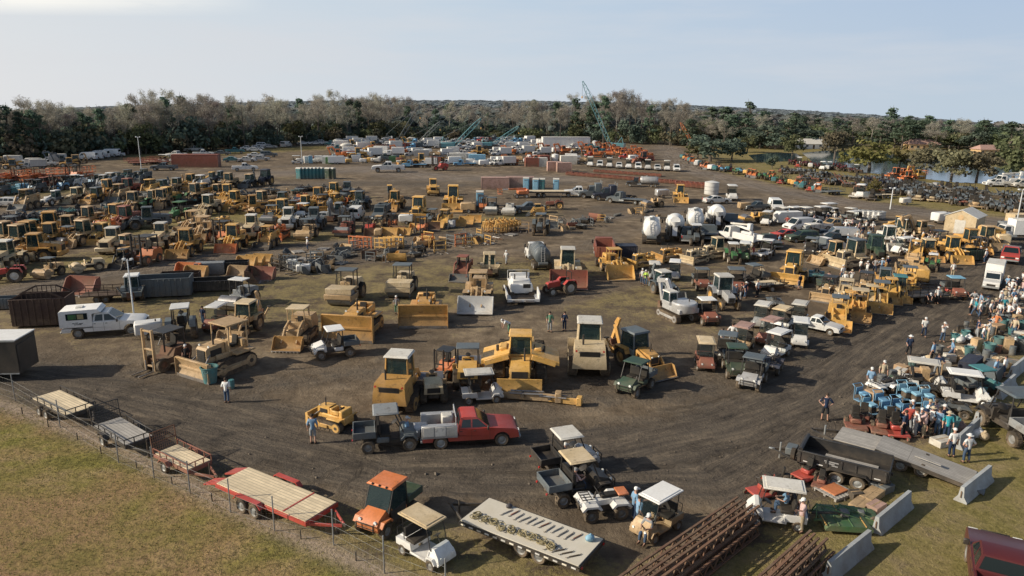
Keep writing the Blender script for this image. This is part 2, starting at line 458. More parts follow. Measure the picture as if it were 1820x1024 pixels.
def dozer(c='yellow', top='rops', bc=None, bw=3.4, ripper=False, canc=None, bh=1.15, sweep=False):
    t = T(); bc = bc or c
    for s in (-1, 1): crawler(t, s * .98, 3.1, .98, .52, c)
    b = t.p('body'); b.box((-.3, 0, .95), (2.6, 1.3, .7), c, .06)
    for s in (-1, 1):
        b.box((-.75, s * .95, 1.16), (1.5, .56, .12), c, .04)
    h = t.p('engine_hood'); h.prism([(.25, 1.0), (.25, 1.95), (1.5, 1.85), (1.62, 1.72), (1.62, .75)], -.48, .48, c, tap=.06)
    g = t.p('grille', h); g.box((1.64, 0, 1.3), (.05, .74, .82), 'grille', .02)
    for i in range(6): g.box((1.67, 0, .98 + i * .13), (.02, .74, .022), 'engine', 0)
    for s in (-1, 1): g.box((.9, s * .485, 1.45), (.8, .05, .42), 'grille', .01)
    if top == 'cab': cab(t, -1.25, .2, 1.2, 3.0, 1.5, c, canc)
    elif top == 'rops':
        d = t.p('console'); d.box((.05, 0, 1.6), (.3, 1.1, .7), c, .05); d.box((-1.2, 0, 1.5), (.35, 1.4, .6), c, .06)
        canopy(t, -1.25, .15, 1.3, 2.95, 1.65, canc or 'black', canc or 'black')
    else:
        d = t.p('console'); d.box((.05, 0, 1.55), (.3, 1.0, .6), c, .05); d.box((-1.2, 0, 1.55), (.45, 1.4, .7), c, .08)
        for s in (-1, 1): d.box((-.55, s * .62, 1.62), (.9, .2, .34), c, .05)
        seat(t, -.6, 0, 1.3)
    stack(t, .85, .2, 1.85, 2.6)
    am = t.p('push_arm')
    for s in (-1, 1):
        am.bar((-.2, s * 1.32, .5), (2.15, s * 1.32, .42), .16, .24, c); am.bar((1.2, s * .4, 1.5), (2.15, s * .75, .75), .08, .08, 'steel')
        am.cyl((1.2, s * 1.32, .55), (2.2, s * 1.2, 1.05), .05, c, 8)
    bl = t.p('blade'); P = [(0.06, 0), (-.1, bh * .3), (-.1, bh * .65), (.1, bh), (.16, bh), (-.04, bh * .66), (-.04, bh * .3), (.12, 0)]
    bl.prism([(2.25 + a, .08 + z) for a, z in P], -bw / 2, bw / 2, bc)
    bl.box((2.24, 0, bh * .5 + .08), (.1, bw, .16), bc, .02); bl.box((2.3, 0, bh + .08), (.18, bw, .07), bc, .02)
    for s in (-1, 1): bl.box((2.28, s * bw / 2, bh / 2 + .08), (.3, .05, bh), bc, .01)
    e = t.p('cutting_edge', bl); e.box((2.385, 0, .12), (.035, bw + .06, .2), 'steel', .005)
    if ripper:
        r = t.p('ripper'); r.box((-2.0, 0, .75), (.35, 1.9, .35), c, .04)
        for y in (-.7, 0, .7): r.box((-2.1, y, .42), (.16, .09, .75), 'steel', .02, tx=.7)
        for s in (-1, 1): r.bar((-1.4, s * .4, .95), (-1.95, s * .5, .8), .12, .2, c)
    lamps(t, [(1.35, .42, 1.92), (1.35, -.42, 1.92)], r=.07, parent=h)
    return t

def track_loader(c='yellow', top='cab', bc=None):
    """crawler loader, engine and counterweight at the rear"""
    t = T(); bc = bc or c
    for s in (-1, 1): crawler(t, s * .98, 3.2, 1.0, .5, c)
    b = t.p('body'); b.box((0, 0, 1.0), (2.9, 1.3, .7), c, .06)
    h = t.p('engine_hood'); h.prism([(-2.15, .75), (-2.25, 1.3), (-2.1, 2.05), (-.6, 2.1), (-.6, 1.0)], -1.02, 1.02, c, tap=.12)
    g = t.p('grille', h); g.box((-2.18, 0, 1.62), (.05, 1.2, .5), 'grille', .02, ry=-.18)
    for i in range(4): g.box((-2.9 + .72 - i * 0.0, 0, 1.45 + i * .11), (.06, 1.2, .02), 'engine', 0)
    if top == 'cab': cab(t, -.7, .75, 1.2, 3.1, 1.5, c, 'offwhite')
    else:
        d = t.p('console'); d.box((.7, 0, 1.6), (.2, 1.1, .6), c, .04); canopy(t, -.65, .6, 1.35, 3.0, 1.6, c, 'cream' if c != 'gold' else 'slate')
    a = t.p('lift_arm')
    for s in (-1, 1):
        a.bar((.6, s * .62, 1.9), (1.75, s * .64, 1.5), .13, .3, c); a.bar((1.7, s * .64, 1.5), (2.6, s * .66, .5), .13, .28, c)
        a.cyl((.9, s * .5, 1.1), (1.8, s * .6, 1.35), .06, 'steel', 8)
        a.box((.55, s * .62, 1.5), (.4, .2, .9), c, .04)
    bucket(t, 2.45, .1, 2.5, bc, .95, 1.05, 8)
    stack(t, -1.5, .4, 2.05, 2.6)
    lamps(t, [(-2.2, .8, 1.9), (-2.2, -.8, 1.9)], (-1, 0, 0), .06, 'redlamp', 'taillight', h)
    return t

def roller(c='yellow', top='canopy', roof=None, drum='steel', hood=None, cover=None):
    t = T(); hood = hood or c
    d = t.p('drum'); d.lathe((1.35, 0, .72), (0, 1, 0), [(.5, -1.0), (.72, -.99), (.72, .99), (.5, 1.0)], drum, 26)
    d.cyl((1.35, -1.06, .72), (1.35, 1.06, .72), .28, 'engine', 10)
    y = t.p('drum_frame')
    for s in (-1, 1): y.box((1.3, s * 1.13, .78), (1.75, .12, .45), c, .03)
    y.box((2.16, 0, .9), (.16, 2.38, .42), c, .04); y.box((.42, 0, .9), (.22, 2.38, .5), c, .04)
    if cover: k = t.p('drum_cover'); k.box((1.25, 0, 1.52), (1.5, 2.3, .1), cover, .04); k.box((1.95, 0, 1.3), (.1, 2.3, .4), cover, .03)
    for s in (-1, 1): wheel(t, -1.45, s * .78, .70, .56, c, 14)
    f = t.p('frame'); f.box((-.9, 0, .85), (2.4, .9, .6), 'engine', .05)
    h = t.p('engine_hood'); h.prism([(-2.3, 1.0), (-2.35, 1.55), (-2.15, 1.75), (-.75, 1.85), (-.75, 1.05)], -.75, .75, hood, tap=.12)
    g = t.p('grille', h); g.box((-2.33, 0, 1.32), (.05, 1.0, .4), 'grille', .02)
    p = t.p('platform'); p.box((-.25, 0, 1.15), (1.1, 1.7, .16), c, .03); p.box((.22, 0, 1.5), (.15, .9, .6), c, .04)
    if top == 'cab': cab(t, -.8, .3, 1.2, 2.9, 1.5, c, roof)
    elif top == 'canopy':
        canopy(t, -.72, .25, 1.22, 2.75, 1.6, 'black', roof or 'slate')
        r = t.p('rail')
        for s in (-1, 1): r.tube([(.3, s * .85, 1.2), (.3, s * .85, 1.95), (-.72, s * .85, 1.95)], .022, 'black')
    else: seat(t, -.35, 0, 1.25); steer(t, .1, 0, 1.95)
    lamps(t, [(.48, .6, 1.25), (.48, -.6, 1.25)], r=.06, parent=y)
    return t

def grader(c='yellow'):
    t = T()
    for s in (-1, 1):
        wheel(t, 3.0, s * 1.0, .62, .4, c, 12)
        for x in (-1.2, -2.65): wheel(t, x, s * 1.0, .62, .42, c, 12)
    f = t.p('frame'); f.bar((-.6, 0, 1.5), (1.5, 0, 1.65), .34, .36, c); f.bar((1.4, 0, 1.66), (3.1, 0, 1.05), .32, .34, c)
    f.box((3.0, 0, .7), (.3, 1.8, .25), c, .04); f.box((3.35, 0, .95), (.3, .8, .4), c, .05)
    h = t.p('engine_hood'); h.prism([(-3.4, .9), (-3.45, 1.75), (-3.3, 1.9), (-1.1, 2.0), (-1.1, .9)], -.55, .55, c, tap=.06)
    g = t.p('grille', h); g.box((-3.45, 0, 1.35), (.05, .8, .65), 'grille', .02)
    for s in (-1, 1): g.box((-2.3, s * .56, 1.55), (1.2, .04, .4), 'grille', .01)
    cab(t, -1.1, .25, 1.15, 3.05, 1.3, c)
    m = t.p('moldboard'); m.prism([(.55, .1), (.42, .35), (.52, .72), (.6, .72), (.5, .35), (.62, .1)], -1.9, 1.9, c)
    for s in (-1, 1): m.bar((.5, s * .5, .7), (1.2, s * .35, 1.5), .1, .12, c)
    m.lathe((.7, 0, .95), (0, 0, 1), [(.7, 0), (.7, .1)], c, 18)
    stack(t, -1.9, .25, 1.9, 2.5)
    return t

def excavator(c='yellow', reach=.75, roof=None, tuck=False, swing=0, boomc=None):
    t = T(); bc = boomc or c
    for s in (-1, 1): crawler(t, s * 1.1, 3.9, .9, .58, 'track' if False else c)
    u = t.p('undercarriage'); u.box((0, 0, .65), (2.0, 1.7, .4), 'engine', .05); u.cyl((0, 0, .8), (0, 0, 1.05), .6, 'engine', 16)
    b = t.p('house'); b.box((-.5, 0, 1.35), (3.3, 2.5, .55), c, .06); b.box((-.75, -.62, 1.85), (2.4, 1.15, .6), c, .08); b.box((-1.35, .45, 1.85), (1.3, 1.3, .6), c, .08)
    w = t.p('counterweight', b); w.lathe((-1.2, 0, 1.2), (0, 0, 1), [(1.3, 0), (1.36, .1), (1.36, .85), (1.25, 1.0)], c, 24)
    g = t.p('grille', b); g.box((-.9, -1.24, 1.75), (1.2, .05, .5), 'grille', .01)
    k = cab(t, -.2, 1.25, 1.55, 2.95, 1.1, c, roof or c)
    for q in list(t):
        z = q
        while z is not None and z is not k: z = z.parent
        if z is k: q.v = [(a, d + .7, e) for a, d, e in q.v]
    a = t.p('boom')
    if tuck: P = [(1.0, 1.7), (2.4, 3.7), (4.2, 3.3)]; tip = (3.1, 1.2); bk = (3.0, .35)
    else: P = [(1.0, 1.7), (2.6, 4.0), (4.6, 3.9)]; tip = (4.9, 1.5); bk = (4.6, .3)
    for (p, q), hh in zip(zip(P, P[1:]), (.55, .45)): a.bar((p[0], -.12, p[1]), (q[0], -.12, q[1]), .38, hh, bc)
    a.sphere((P[1][0], -.12, P[1][1]), .27, bc, 8, 5)
    for s in (-.36, .12): a.cyl((1.35, s, 1.55), (2.3, s, 3.1), .07, 'steel', 8)
    st = t.p('stick'); st.bar((P[2][0] - .2, -.12, P[2][1] + .45), (tip[0], -.12, tip[1]), .28, .38, bc); st.cyl((P[1][0] + .6, -.12, P[1][1] + .45), (P[2][0] - .25, -.12, P[2][1] + .5), .07, 'steel', 8)
    bk_ = t.p('bucket', st)
    bk_.prism([(tip[0] + .2, tip[1]), (tip[0] + .25, tip[1] - .7), (tip[0] - .3, tip[1] - 1.05), (tip[0] - .85, tip[1] - .75), (tip[0] - .3, tip[1] - .5), (tip[0] - .2, tip[1])], -.6, .36, 'rust')
    stack(t, -1.3, -.5, 2.1, 2.5)
    return t

def backhoe(c='yellow', roof=None, lc=None):
    t = T(); roof = roof or c
    for s in (-1, 1):
        wheel(t, -.75, s * .85, .72, .48, c, 14); wheel(t, 1.35, s * .8, .48, .34, c, 10)
    f = t.p('frame'); f.box((.2, 0, .8), (3.2, .7, .5), 'engine', .05)
    h = t.p('engine_hood'); h.prism([(.35, .95), (.35, 1.65), (1.75, 1.5), (1.9, 1.35), (1.9, .8)], -.42, .42, c, tap=.08)
    g = t.p('grille', h); g.box((1.91, 0, 1.1), (.05, .66, .45), 'grille', .02)
    for s in (-1, 1):
        fd = t.p('fender'); fd.prism([(-1.55, 1.2), (-1.35, 1.55), (-.2, 1.55), (.0, 1.15), (-.08, 1.15), (-.28, 1.48), (-1.3, 1.48), (-1.45, 1.2)], s * .85 - .26, s * .85 + .26, c)
    cab(t, -1.25, .4, 1.05, 2.65, 1.45, 'slate' if roof in ('slate', 'black') else c, roof)
    a = t.p('loader_arm')
    for s in (-1, 1):
        a.box((.55, s * .58, 1.2), (.2, .14, .8), c, .03); a.bar((.55, s * .58, 1.55), (1.9, s * .6, 1.15), .12, .2, c); a.bar((1.85, s * .6, 1.18), (2.5, s * .62, .45), .12, .2, c)
        a.cyl((.7, s * .5, .8), (1.8, s * .55, 1.05), .045, 'steel', 8)
    bucket(t, 2.4, .1, 2.25, lc or c, .7, .8)
    k = t.p('rear_boom'); k.box((-1.85, 0, .9), (.4, 1.9, .5), c, .05)
    k.bar((-1.95, 0, .9), (-2.75, 0, 2.55), .22, .34, c); k.bar((-2.7, 0, 2.6), (-2.35, 0, 3.1), .2, .3, c)
    k.cyl((-2.0, .14, 1.2), (-2.55, .14, 2.3), .05, 'steel', 8)
    d = t.p('dipper_stick', k); d.bar((-2.3, 0, 3.15), (-3.05, 0, 1.35), .18, .26, c)
    d.prism([(-2.95, 1.35), (-3.05, .8), (-2.75, .5), (-2.35, .75), (-2.7, 1.0), (-2.8, 1.35)], -.35, .35, 'rust')
    for s in (-1, 1): k.bar((-1.85, s * .8, .8), (-2.15, s * 1.25, 1.75), .14, .14, c); k.box((-2.17, s * 1.27, 1.85), (.3, .35, .08), 'engine', .02)
    stack(t, 1.2, .15, 1.5, 2.1); lamps(t, [(1.93, .3, 1.38), (1.93, -.3, 1.38)], r=.06, parent=h)
    return t

def skid_steer(c='white', att='bucket', bc='slate'):
    t = T()
    for s in (-1, 1):
        for x in (-.55, .55): wheel(t, x, s * .7, .42, .3, c, 10)
    b = t.p('body'); b.prism([(-1.1, .4), (-1.3, .8), (-1.2, 1.4), (-.5, 1.5), (.85, .9), (.85, .4)], -.5, .5, c)
    b.box((-1.22, 0, .95), (.12, .9, .7), 'grille', .02)
    k = t.p('cab'); 
    for s in (-1, 1):
        k.bar((-.5, s * .44, 1.3), (-.45, s * .42, 2.05), .08, .08, 'black'); k.bar((.55, s * .44, 1.0), (.35, s * .42, 2.05), .08, .08, 'black')
    k.box((-.05, 0, 2.08), (1.05, .98, .09), c, .03); seat(t, -.1, 0, .85)
    for s in (-1, 1):
        q = t.p('window', k); q.poly([(-.46, s * .45, 1.35), (.5, s * .45, 1.15), (.35, s * .43, 2.0), (-.42, s * .43, 2.0)], 'glass')
    a = t.p('lift_arm')
    for s in (-1, 1):
        a.bar((-1.1, s * .62, 1.55), (.7, s * .62, 1.4), .12, .18, c); a.bar((.66, s * .62, 1.42), (1.25, s * .62, .4), .12, .16, c); a.box((-1.1, s * .62, 1.3), (.2, .14, .6), c, .02)
    if att == 'bucket': bucket(t, 1.2, .06, 1.75, bc, .7, .6)
    else:
        q = t.p('grapple_rake'); q.box((1.3, 0, .5), (.12, 1.7, .5), bc, .02)
        for i in range(8): q.tube([(1.3, -.77 + i * .22, .7), (1.75, -.77 + i * .22, .5), (2.0, -.77 + i * .22, .12), (1.3, -.77 + i * .22, .1)], .03, bc, 5)
    return t

def farm_tractor(c='green', rim='gold', top='rops', ldr=False, roof=None):
    t = T()
    for s in (-1, 1):
        wheel(t, -.85, s * .85, .78, .45, rim, 16); wheel(t, 1.2, s * .7, .48, .3, rim, 10)
        fd = t.p('fender'); fd.prism([(-1.65, 1.1), (-1.45, 1.6), (-.5, 1.65), (-.05, 1.2), (-.12, 1.18), (-.53, 1.58), (-1.4, 1.53), (-1.58, 1.1)], s * .82 - .22, s * .82 + .22, c)
    f = t.p('frame'); f.box((.1, 0, .75), (2.6, .45, .45), 'engine', .05)
    h = t.p('engine_hood'); h.prism([(.05, .95), (.05, 1.5), (1.45, 1.38), (1.58, 1.2), (1.55, .75)], -.33, .33, c, tap=.1)
    g = t.p('grille', h); g.box((1.58, 0, 1.0), (.05, .5, .4), 'grille', .02)
    if top == 'cab': cab(t, -1.35, .05, 1.05, 2.6, 1.35, c, roof)
    elif top == 'rops':
        k = t.p('roll_bar'); k.tube([(-1.1, -.55, 1.2), (-1.15, -.55, 2.4), (-1.15, .55, 2.4), (-1.1, .55, 1.2)], .045, 'black'); seat(t, -.75, 0, 1.05); steer(t, -.05, 0, 1.65)
    else: canopy(t, -1.15, .1, 1.1, 2.4, 1.2, 'black', roof or c)
    if ldr:
        a = t.p('loader_arm')
        for s in (-1, 1): a.bar((.2, s * .5, 1.45), (1.8, s * .52, 1.2), .1, .16, c); a.bar((1.75, s * .52, 1.22), (2.35, s * .54, .4), .1, .16, c)
        bucket(t, 2.25, .1, 1.8, 'slate', .6, .65)
    stack(t, .9, .12, 1.4, 2.1, .04)
    return t

def telehandler(c='yellow', up=.25):
    t = T()
    for s in (-1, 1):
        for x in (-1.4, 1.4): wheel(t, x, s * .95, .62, .42, 'offwhite', 12)
    f = t.p('frame'); f.box((0, 0, .95), (4.4, 1.1, .55), c, .06); f.box((-.2, -.85, 1.1), (1.5, .7, .7), c, .08)
    k = cab(t, -.9, .55, 1.0, 2.5, .95, 'slate', c)
    for q in t:
        z = q
        while z is not None and z is not k: z = z.parent
        if z is k: q.v = [(a, d + .75, e) for a, d, e in q.v]
    b = t.p('boom'); e = Vector((math.cos(-up), 0, math.sin(-up)))
    p0 = Vector((-2.1, -.1, 2.0)); b.bar(p0, p0 + e * 4.4, .42, .46, c); b.bar(p0 + e * 4.3, p0 + e * 5.3, .32, .34, 'slate')
    tip = p0 + e * 5.25
    fk = t.p('fork'); fk.box((tip.x + .1, -.1, tip.z - .35), (.1, 1.2, .75), 'black', .02)
    for s in (-.5, .3): fk.box((tip.x + .65, s, tip.z - .7), (1.1, .12, .05), 'steel', .01)
    return t
def forklift(c='orange', mastc='engine'):
    t = T()
    for s in (-1, 1):
        wheel(t, .85, s * .6, .42, .3, c, 0); wheel(t, -.75, s * .55, .35, .26, c, 0)
    b = t.p('body'); b.prism([(-1.2, .35), (-1.3, .9), (-1.1, 1.15), (-.1, 1.15), (.1, .7), (.9, .7), (.9, .35)], -.58, .58, c)
    canopy(t, -.85, .55, 1.1, 2.2, 1.1, 'black', 'black', .06, over=.02)
    m = t.p('mast')
    for s in (-1, 1): m.box((1.2, s * .38, 1.35), (.16, .1, 2.5), mastc, .01)
    for z in (.4, 1.4, 2.5): m.box((1.2, 0, z), (.1, .8, .1), mastc, .01)
    f = t.p('fork', m)
    for s in (-.3, .3): f.box((1.75, s, .12), (1.1, .1, .05), 'steel', .01); f.box((1.28, s, .4), (.05, .1, .6), 'steel', .01)
    return t
def scissor_lift(c='orange'):
    t = T()
    for s in (-1, 1):
        for x in (-.75, .75): wheel(t, x, s * .5, .25, .2, 'slate', 0)
    b = t.p('chassis'); b.box((0, 0, .5), (2.2, .9, .4), c, .04)
    a = t.p('scissor_arms')
    for s in (-1, 1):
        for i in range(3): a.bar((-.9, s * .3, .75 + i * .13), (.9, s * .3, .75 + (i + 1) * .13), .06, .08, c)
    p = t.p('platform'); p.box((0, 0, 1.25), (2.3, 1.0, .1), c, .02)
    for z in (1.75, 2.3):
        p.tube([(-1.1, -.48, z), (1.1, -.48, z), (1.1, .48, z), (-1.1, .48, z), (-1.1, -.48, z)], .03, c, 5)
    for x in (-1.1, -.35, .35, 1.1):
        for s in (-1, 1): p.cyl((x, s * .48, 1.25), (x, s * .48, 2.3), .03, c, 5)
    return t
def boom_lift(c='orange'):
    t = T()
    for s in (-1, 1):
        for x in (-1.0, 1.0): wheel(t, x, s * .8, .45, .32, 'offwhite', 0)
    b = t.p('chassis'); b.box((0, 0, .6), (2.6, 1.3, .4), 'slate', .05); u = t.p('turntable'); u.box((-.3, 0, 1.2), (2.2, 1.8, .7), c, .1); u.box((-1.2, 0, 1.35), (.6, 1.7, .9), c, .1)
    m = t.p('boom'); m.bar((-1.0, 0, 1.9), (2.6, 0, 1.75), .34, .34, c); m.bar((2.5, 0, 1.75), (3.8, 0, 1.7), .24, .24, 'offwhite')
    k = t.p('basket', m); k.box((4.3, 0, .85), (.8, 1.6, .06), c, .01)
    for z in (1.3, 1.85): k.tube([(3.9, -.8, z), (4.7, -.8, z), (4.7, .8, z), (3.9, .8, z), (3.9, -.8, z)], .03, c, 5)
    for x in (3.9, 4.7):
        for s in (-1, 1): k.cyl((x, s * .8, .85), (x, s * .8, 1.85), .03, c, 5)
    return t
def paver(c='white', hop=None):
    """asphalt paver: hopper in front, operator deck behind"""
    t = T(); hop = hop or c
    for s in (-1, 1): crawler(t, s * .95, 3.4, .8, .45, 'engine', -.3)
    b = t.p('body'); b.box((-.5, 0, 1.1), (2.6, 2.1, .9), c, .08); b.box((-.5, 0, 1.7), (1.9, 1.7, .45), c, .08)
    g = t.p('grille', b); g.box((.82, .5, 1.4), (.05, .7, .4), 'grille', .02)
    h = t.p('hopper')
    h.box((1.7, 0, .55), (1.5, 2.2, .12), 'engine', .01)
    for s in (-1, 1):
        h.prism([(.85, .6), (.9, 1.35), (2.55, 1.05), (2.5, .55)], s * 1.5 - .05, s * 1.5 + .05, hop)
        h.prism([(.85, .55), (2.5, .5), (2.5, .6), (.85, .65)], s * 1.1, s * 1.5, hop)
        h.cyl((2.6, s * .6 - .4, .38), (2.6, s * .6 + .4, .38), .13, 'steel', 10)
    h.box((2.55, 0, .45), (.12, 3.0, .25), hop, .02)
    p = t.p('operator_deck'); p.box((-1.6, 0, 1.45), (.9, 2.2, .12), c, .02); p.box((-1.25, 0, 1.95), (.25, 1.9, .6), c, .05)
    p.tube([(-2.0, -1.05, 1.5), (-2.0, -1.05, 2.3), (-2.0, 1.05, 2.3), (-2.0, 1.05, 1.5)], .03, c)
    for s in (-1, 1): seat(t, -1.75, s * .6, 1.5)
    q = t.p('screed'); q.box((-2.6, 0, .35), (.7, 3.0, .45), 'engine', .04)
    for s in (-1, 1): q.bar((-.6, s * 1.3, .6), (-2.5, s * 1.35, .6), .1, .25, c)
    stack(t, -.3, .6, 1.8, 2.5); stack(t, .2, -.6, 1.8, 2.3)
    return t

def golf_cart(c='white', roof='offwhite', seatc='seat', rear='bag'):
    t = T()
    for s in (-1, 1):
        for x in (-.85, .83): wheel(t, x, s * .5, .24, .2, 'galv', 0, rf=.6, n=14)
    b = t.p('body')
    for s in (-1, 1): b.prism([(-1.2, .42), (-1.22, .72), (-.35, .74), (-.28, .42)], s * .34 - .22, s * .34 + .22, c)
    b.box((-.8, 0, .6), (.85, .7, .3), c, .04); b.box((.15, 0, .32), (1.1, 1.1, .1), c, .03)
    b.prism([(.55, .36), (.62, .75), (.78, .98), (.95, .97), (1.2, .68), (1.28, .45), (1.25, .34)], -.52, .52, c, tap=.2)
    for s in (-1, 1): b.prism([(.55, .42), (.68, .62), (1.0, .62), (1.14, .42), (1.1, .36), (.98, .55), (.72, .55), (.6, .38)], s * .5 - .12, s * .5 + .12, c)
    st = t.p('seat'); st.box((-.38, 0, .82), (.55, 1.05, .16), seatc, .06); st.box((-.68, 0, 1.13), (.14, 1.05, .42), seatc, .05, ry=-.15)
    steer(t, .42, .25, 1.12)
    f = t.p('roof_frame')
    for s in (-1, 1):
        f.cyl((.78, s * .46, .85), (.55, s * .46, 1.84), .022, 'black', 6); f.cyl((-.8, s * .46, .7), (-.88, s * .46, 1.84), .022, 'black', 6)
    r = t.p('roof', f); r.box((-.18, 0, 1.87), (1.75, 1.14, .07), roof, .03); r.box((-.18, 0, 1.92), (1.5, .95, .04), roof, .02)
    w = t.p('windscreen', f); w.poly([(.79, -.44, .98), (.79, .44, .98), (.57, .44, 1.8), (.57, -.44, 1.8)], 'clear')
    q = t.p('bag_rack'); q.box((-1.2, 0, .62), (.25, .8, .06), 'black', .01); q.tube([(-1.25, -.4, .6), (-1.3, -.4, 1.05), (-1.3, .4, 1.05), (-1.25, .4, .6)], .018, 'black', 5)
    lamps(t, [(1.2, .32, .62), (1.2, -.32, .62)], r=.06, parent=b)
    return t
def cargo_cart(c='black', roof='offwhite', bed='slate', seatc='seat', glass=False, hood=None):
    """side-by-side with a tipping cargo bed"""
    t = T(); hood = hood or c
    for s in (-1, 1):
        for x in (-.95, .98): wheel(t, x, s * .6, .33, .26, 'grey', 12)
    b = t.p('body'); b.box((.0, 0, .45), (2.3, .8, .22), 'black', .03)
    b.box((-.25, 0, .62), (.6, 1.25, .3), c, .05)
    h = t.p('hood'); h.prism([(.55, .5), (.58, .98), (.72, 1.06), (1.25, .88), (1.42, .7), (1.4, .42)], -.56, .56, hood, tap=.18)
    for s in (-1, 1): h.prism([(.6, .66), (.75, .82), (1.2, .82), (1.38, .62), (1.3, .6), (1.15, .75), (.8, .75), (.68, .62)], s * .6 - .14, s * .6 + .14, hood)
    gb = t.p('bumper'); gb.tube([(1.42, -.42, .42), (1.55, -.42, .5), (1.55, -.42, .78), (1.55, .42, .78), (1.55, .42, .5), (1.42, .42, .42)], .028, 'black'); gb.tube([(1.55, -.42, .6), (1.55, .42, .6)], .02, 'black')
    st = t.p('seat'); st.box((-.15, 0, .82), (.5, 1.2, .16), seatc, .05); st.box((-.42, 0, 1.15), (.13, 1.2, .5), seatc, .05, ry=-.12)
    steer(t, .35, .3, 1.15)
    f = t.p('roll_cage')
    for s in (-1, 1):
        f.tube([(.72, s * .6, .95), (.35, s * .58, 1.88), (-.5, s * .58, 1.88), (-.55, s * .62, .7)], .032, 'black')
    f.tube([(.35, -.58, 1.88), (.35, .58, 1.88)], .03, 'black'); f.tube([(-.5, -.58, 1.88), (-.5, .58, 1.88)], .03, 'black')
    r = t.p('roof', f); r.box((-.08, 0, 1.94), (1.2, 1.32, .08), roof, .035, tx=.93, ty=.93)
    if glass:
        for i in range(3): q = t.p('marker_lamp', r); q.sphere((.5, -.35 + .35 * i, 1.97), .05, 'black', 8, 5)
        q = t.p('windscreen', f); q.poly([(.74, -.56, 1.0), (.74, .56, 1.0), (.40, .54, 1.84), (.40, -.54, 1.84)], 'glass')
        for s in (-1, 1):
            q = t.p('door', f); q.box((.1, s * .63, .72), (1.0, .05, .55), 'black', .02)
            q.poly([(.68, s * .625, 1.0), (-.48, s * .625, 1.0), (-.46, s * .6, 1.84), (.38, s * .6, 1.84)], 'glass')
        q = t.p('rear_window', f); q.poly([(-.53, -.56, 1.0), (-.53, .56, 1.0), (-.5, .54, 1.84), (-.5, -.54, 1.84)], 'glass')
    k = t.p('cargo_bed'); k.box((-1.1, 0, .8), (1.05, 1.35, .05), bed, .01)
    for s in (-1, 1): k.box((-1.1, s * .66, .95), (1.05, .05, .3), bed, .012)
    for x in (-.6, -1.6): k.box((x, 0, .95), (.05, 1.27, .3), bed, .012)
    lamps(t, [(1.33, .38, .8), (1.33, -.38, .8)], r=.075, parent=h)
    lamps(t, [(-1.63, .55, .7), (-1.63, -.55, .7)], (-1, 0, 0), .05, 'redlamp', 'taillight', k)
    return t
def quad_bike(c='white', rack='orange'):
    t = T()
    for s in (-1, 1):
        for x in (-.62, .62): wheel(t, x, s * .45, .3, .26, 'slate', 12)
    b = t.p('body'); b.box((0, 0, .45), (1.1, .3, .35), 'engine', .05); b.prism([(-.9, .72), (-.7, .86), (.25, .8), (.75, .82), (1.0, .66), (.95, .58), (.2, .58), (-.85, .64)], -.24, .24, c)
    for s in (-1, 1):
        for x in (-.62, .62): b.prism([(x - .42, .6), (x - .25, .76), (x + .25, .78), (x + .42, .6), (x + .36, .56), (x + .2, .69), (x - .2, .68), (x - .36, .56)], s * .42 - .2, s * .42 + .2, c)
    st = t.p('seat'); st.box((-.25, 0, .9), (.75, .32, .14), 'seat', .05)
    h = t.p('handlebar'); h.cyl((.4, 0, .75), (.28, 0, 1.08), .04, 'black', 8); h.cyl((.25, -.38, 1.1), (.25, .38, 1.1), .02, 'black', 6)
    for x, m in ((.75, 'black'), (-.78, rack)):
        r = t.p('rack'); 
        for y in (-.3, -.1, .1, .3): r.box((x, y, .93), (.42, .04, .03), 'black', .005)
        r.box((x - .2, 0, .93), (.03, .7, .03), 'black', .005); r.box((x + .2, 0, .93), (.03, .7, .03), 'black', .005)
        if m != 'black': r.box((x, 0, .98), (.44, .6, .07), m, .02)
    bp = t.p('bumper'); bp.tube([(.98, -.3, .5), (1.08, -.3, .72), (1.08, .3, .72), (.98, .3, .5)], .025, 'black')
    lamps(t, [(.95, .16, .68), (.95, -.16, .68)], r=.055, parent=b)
    return t

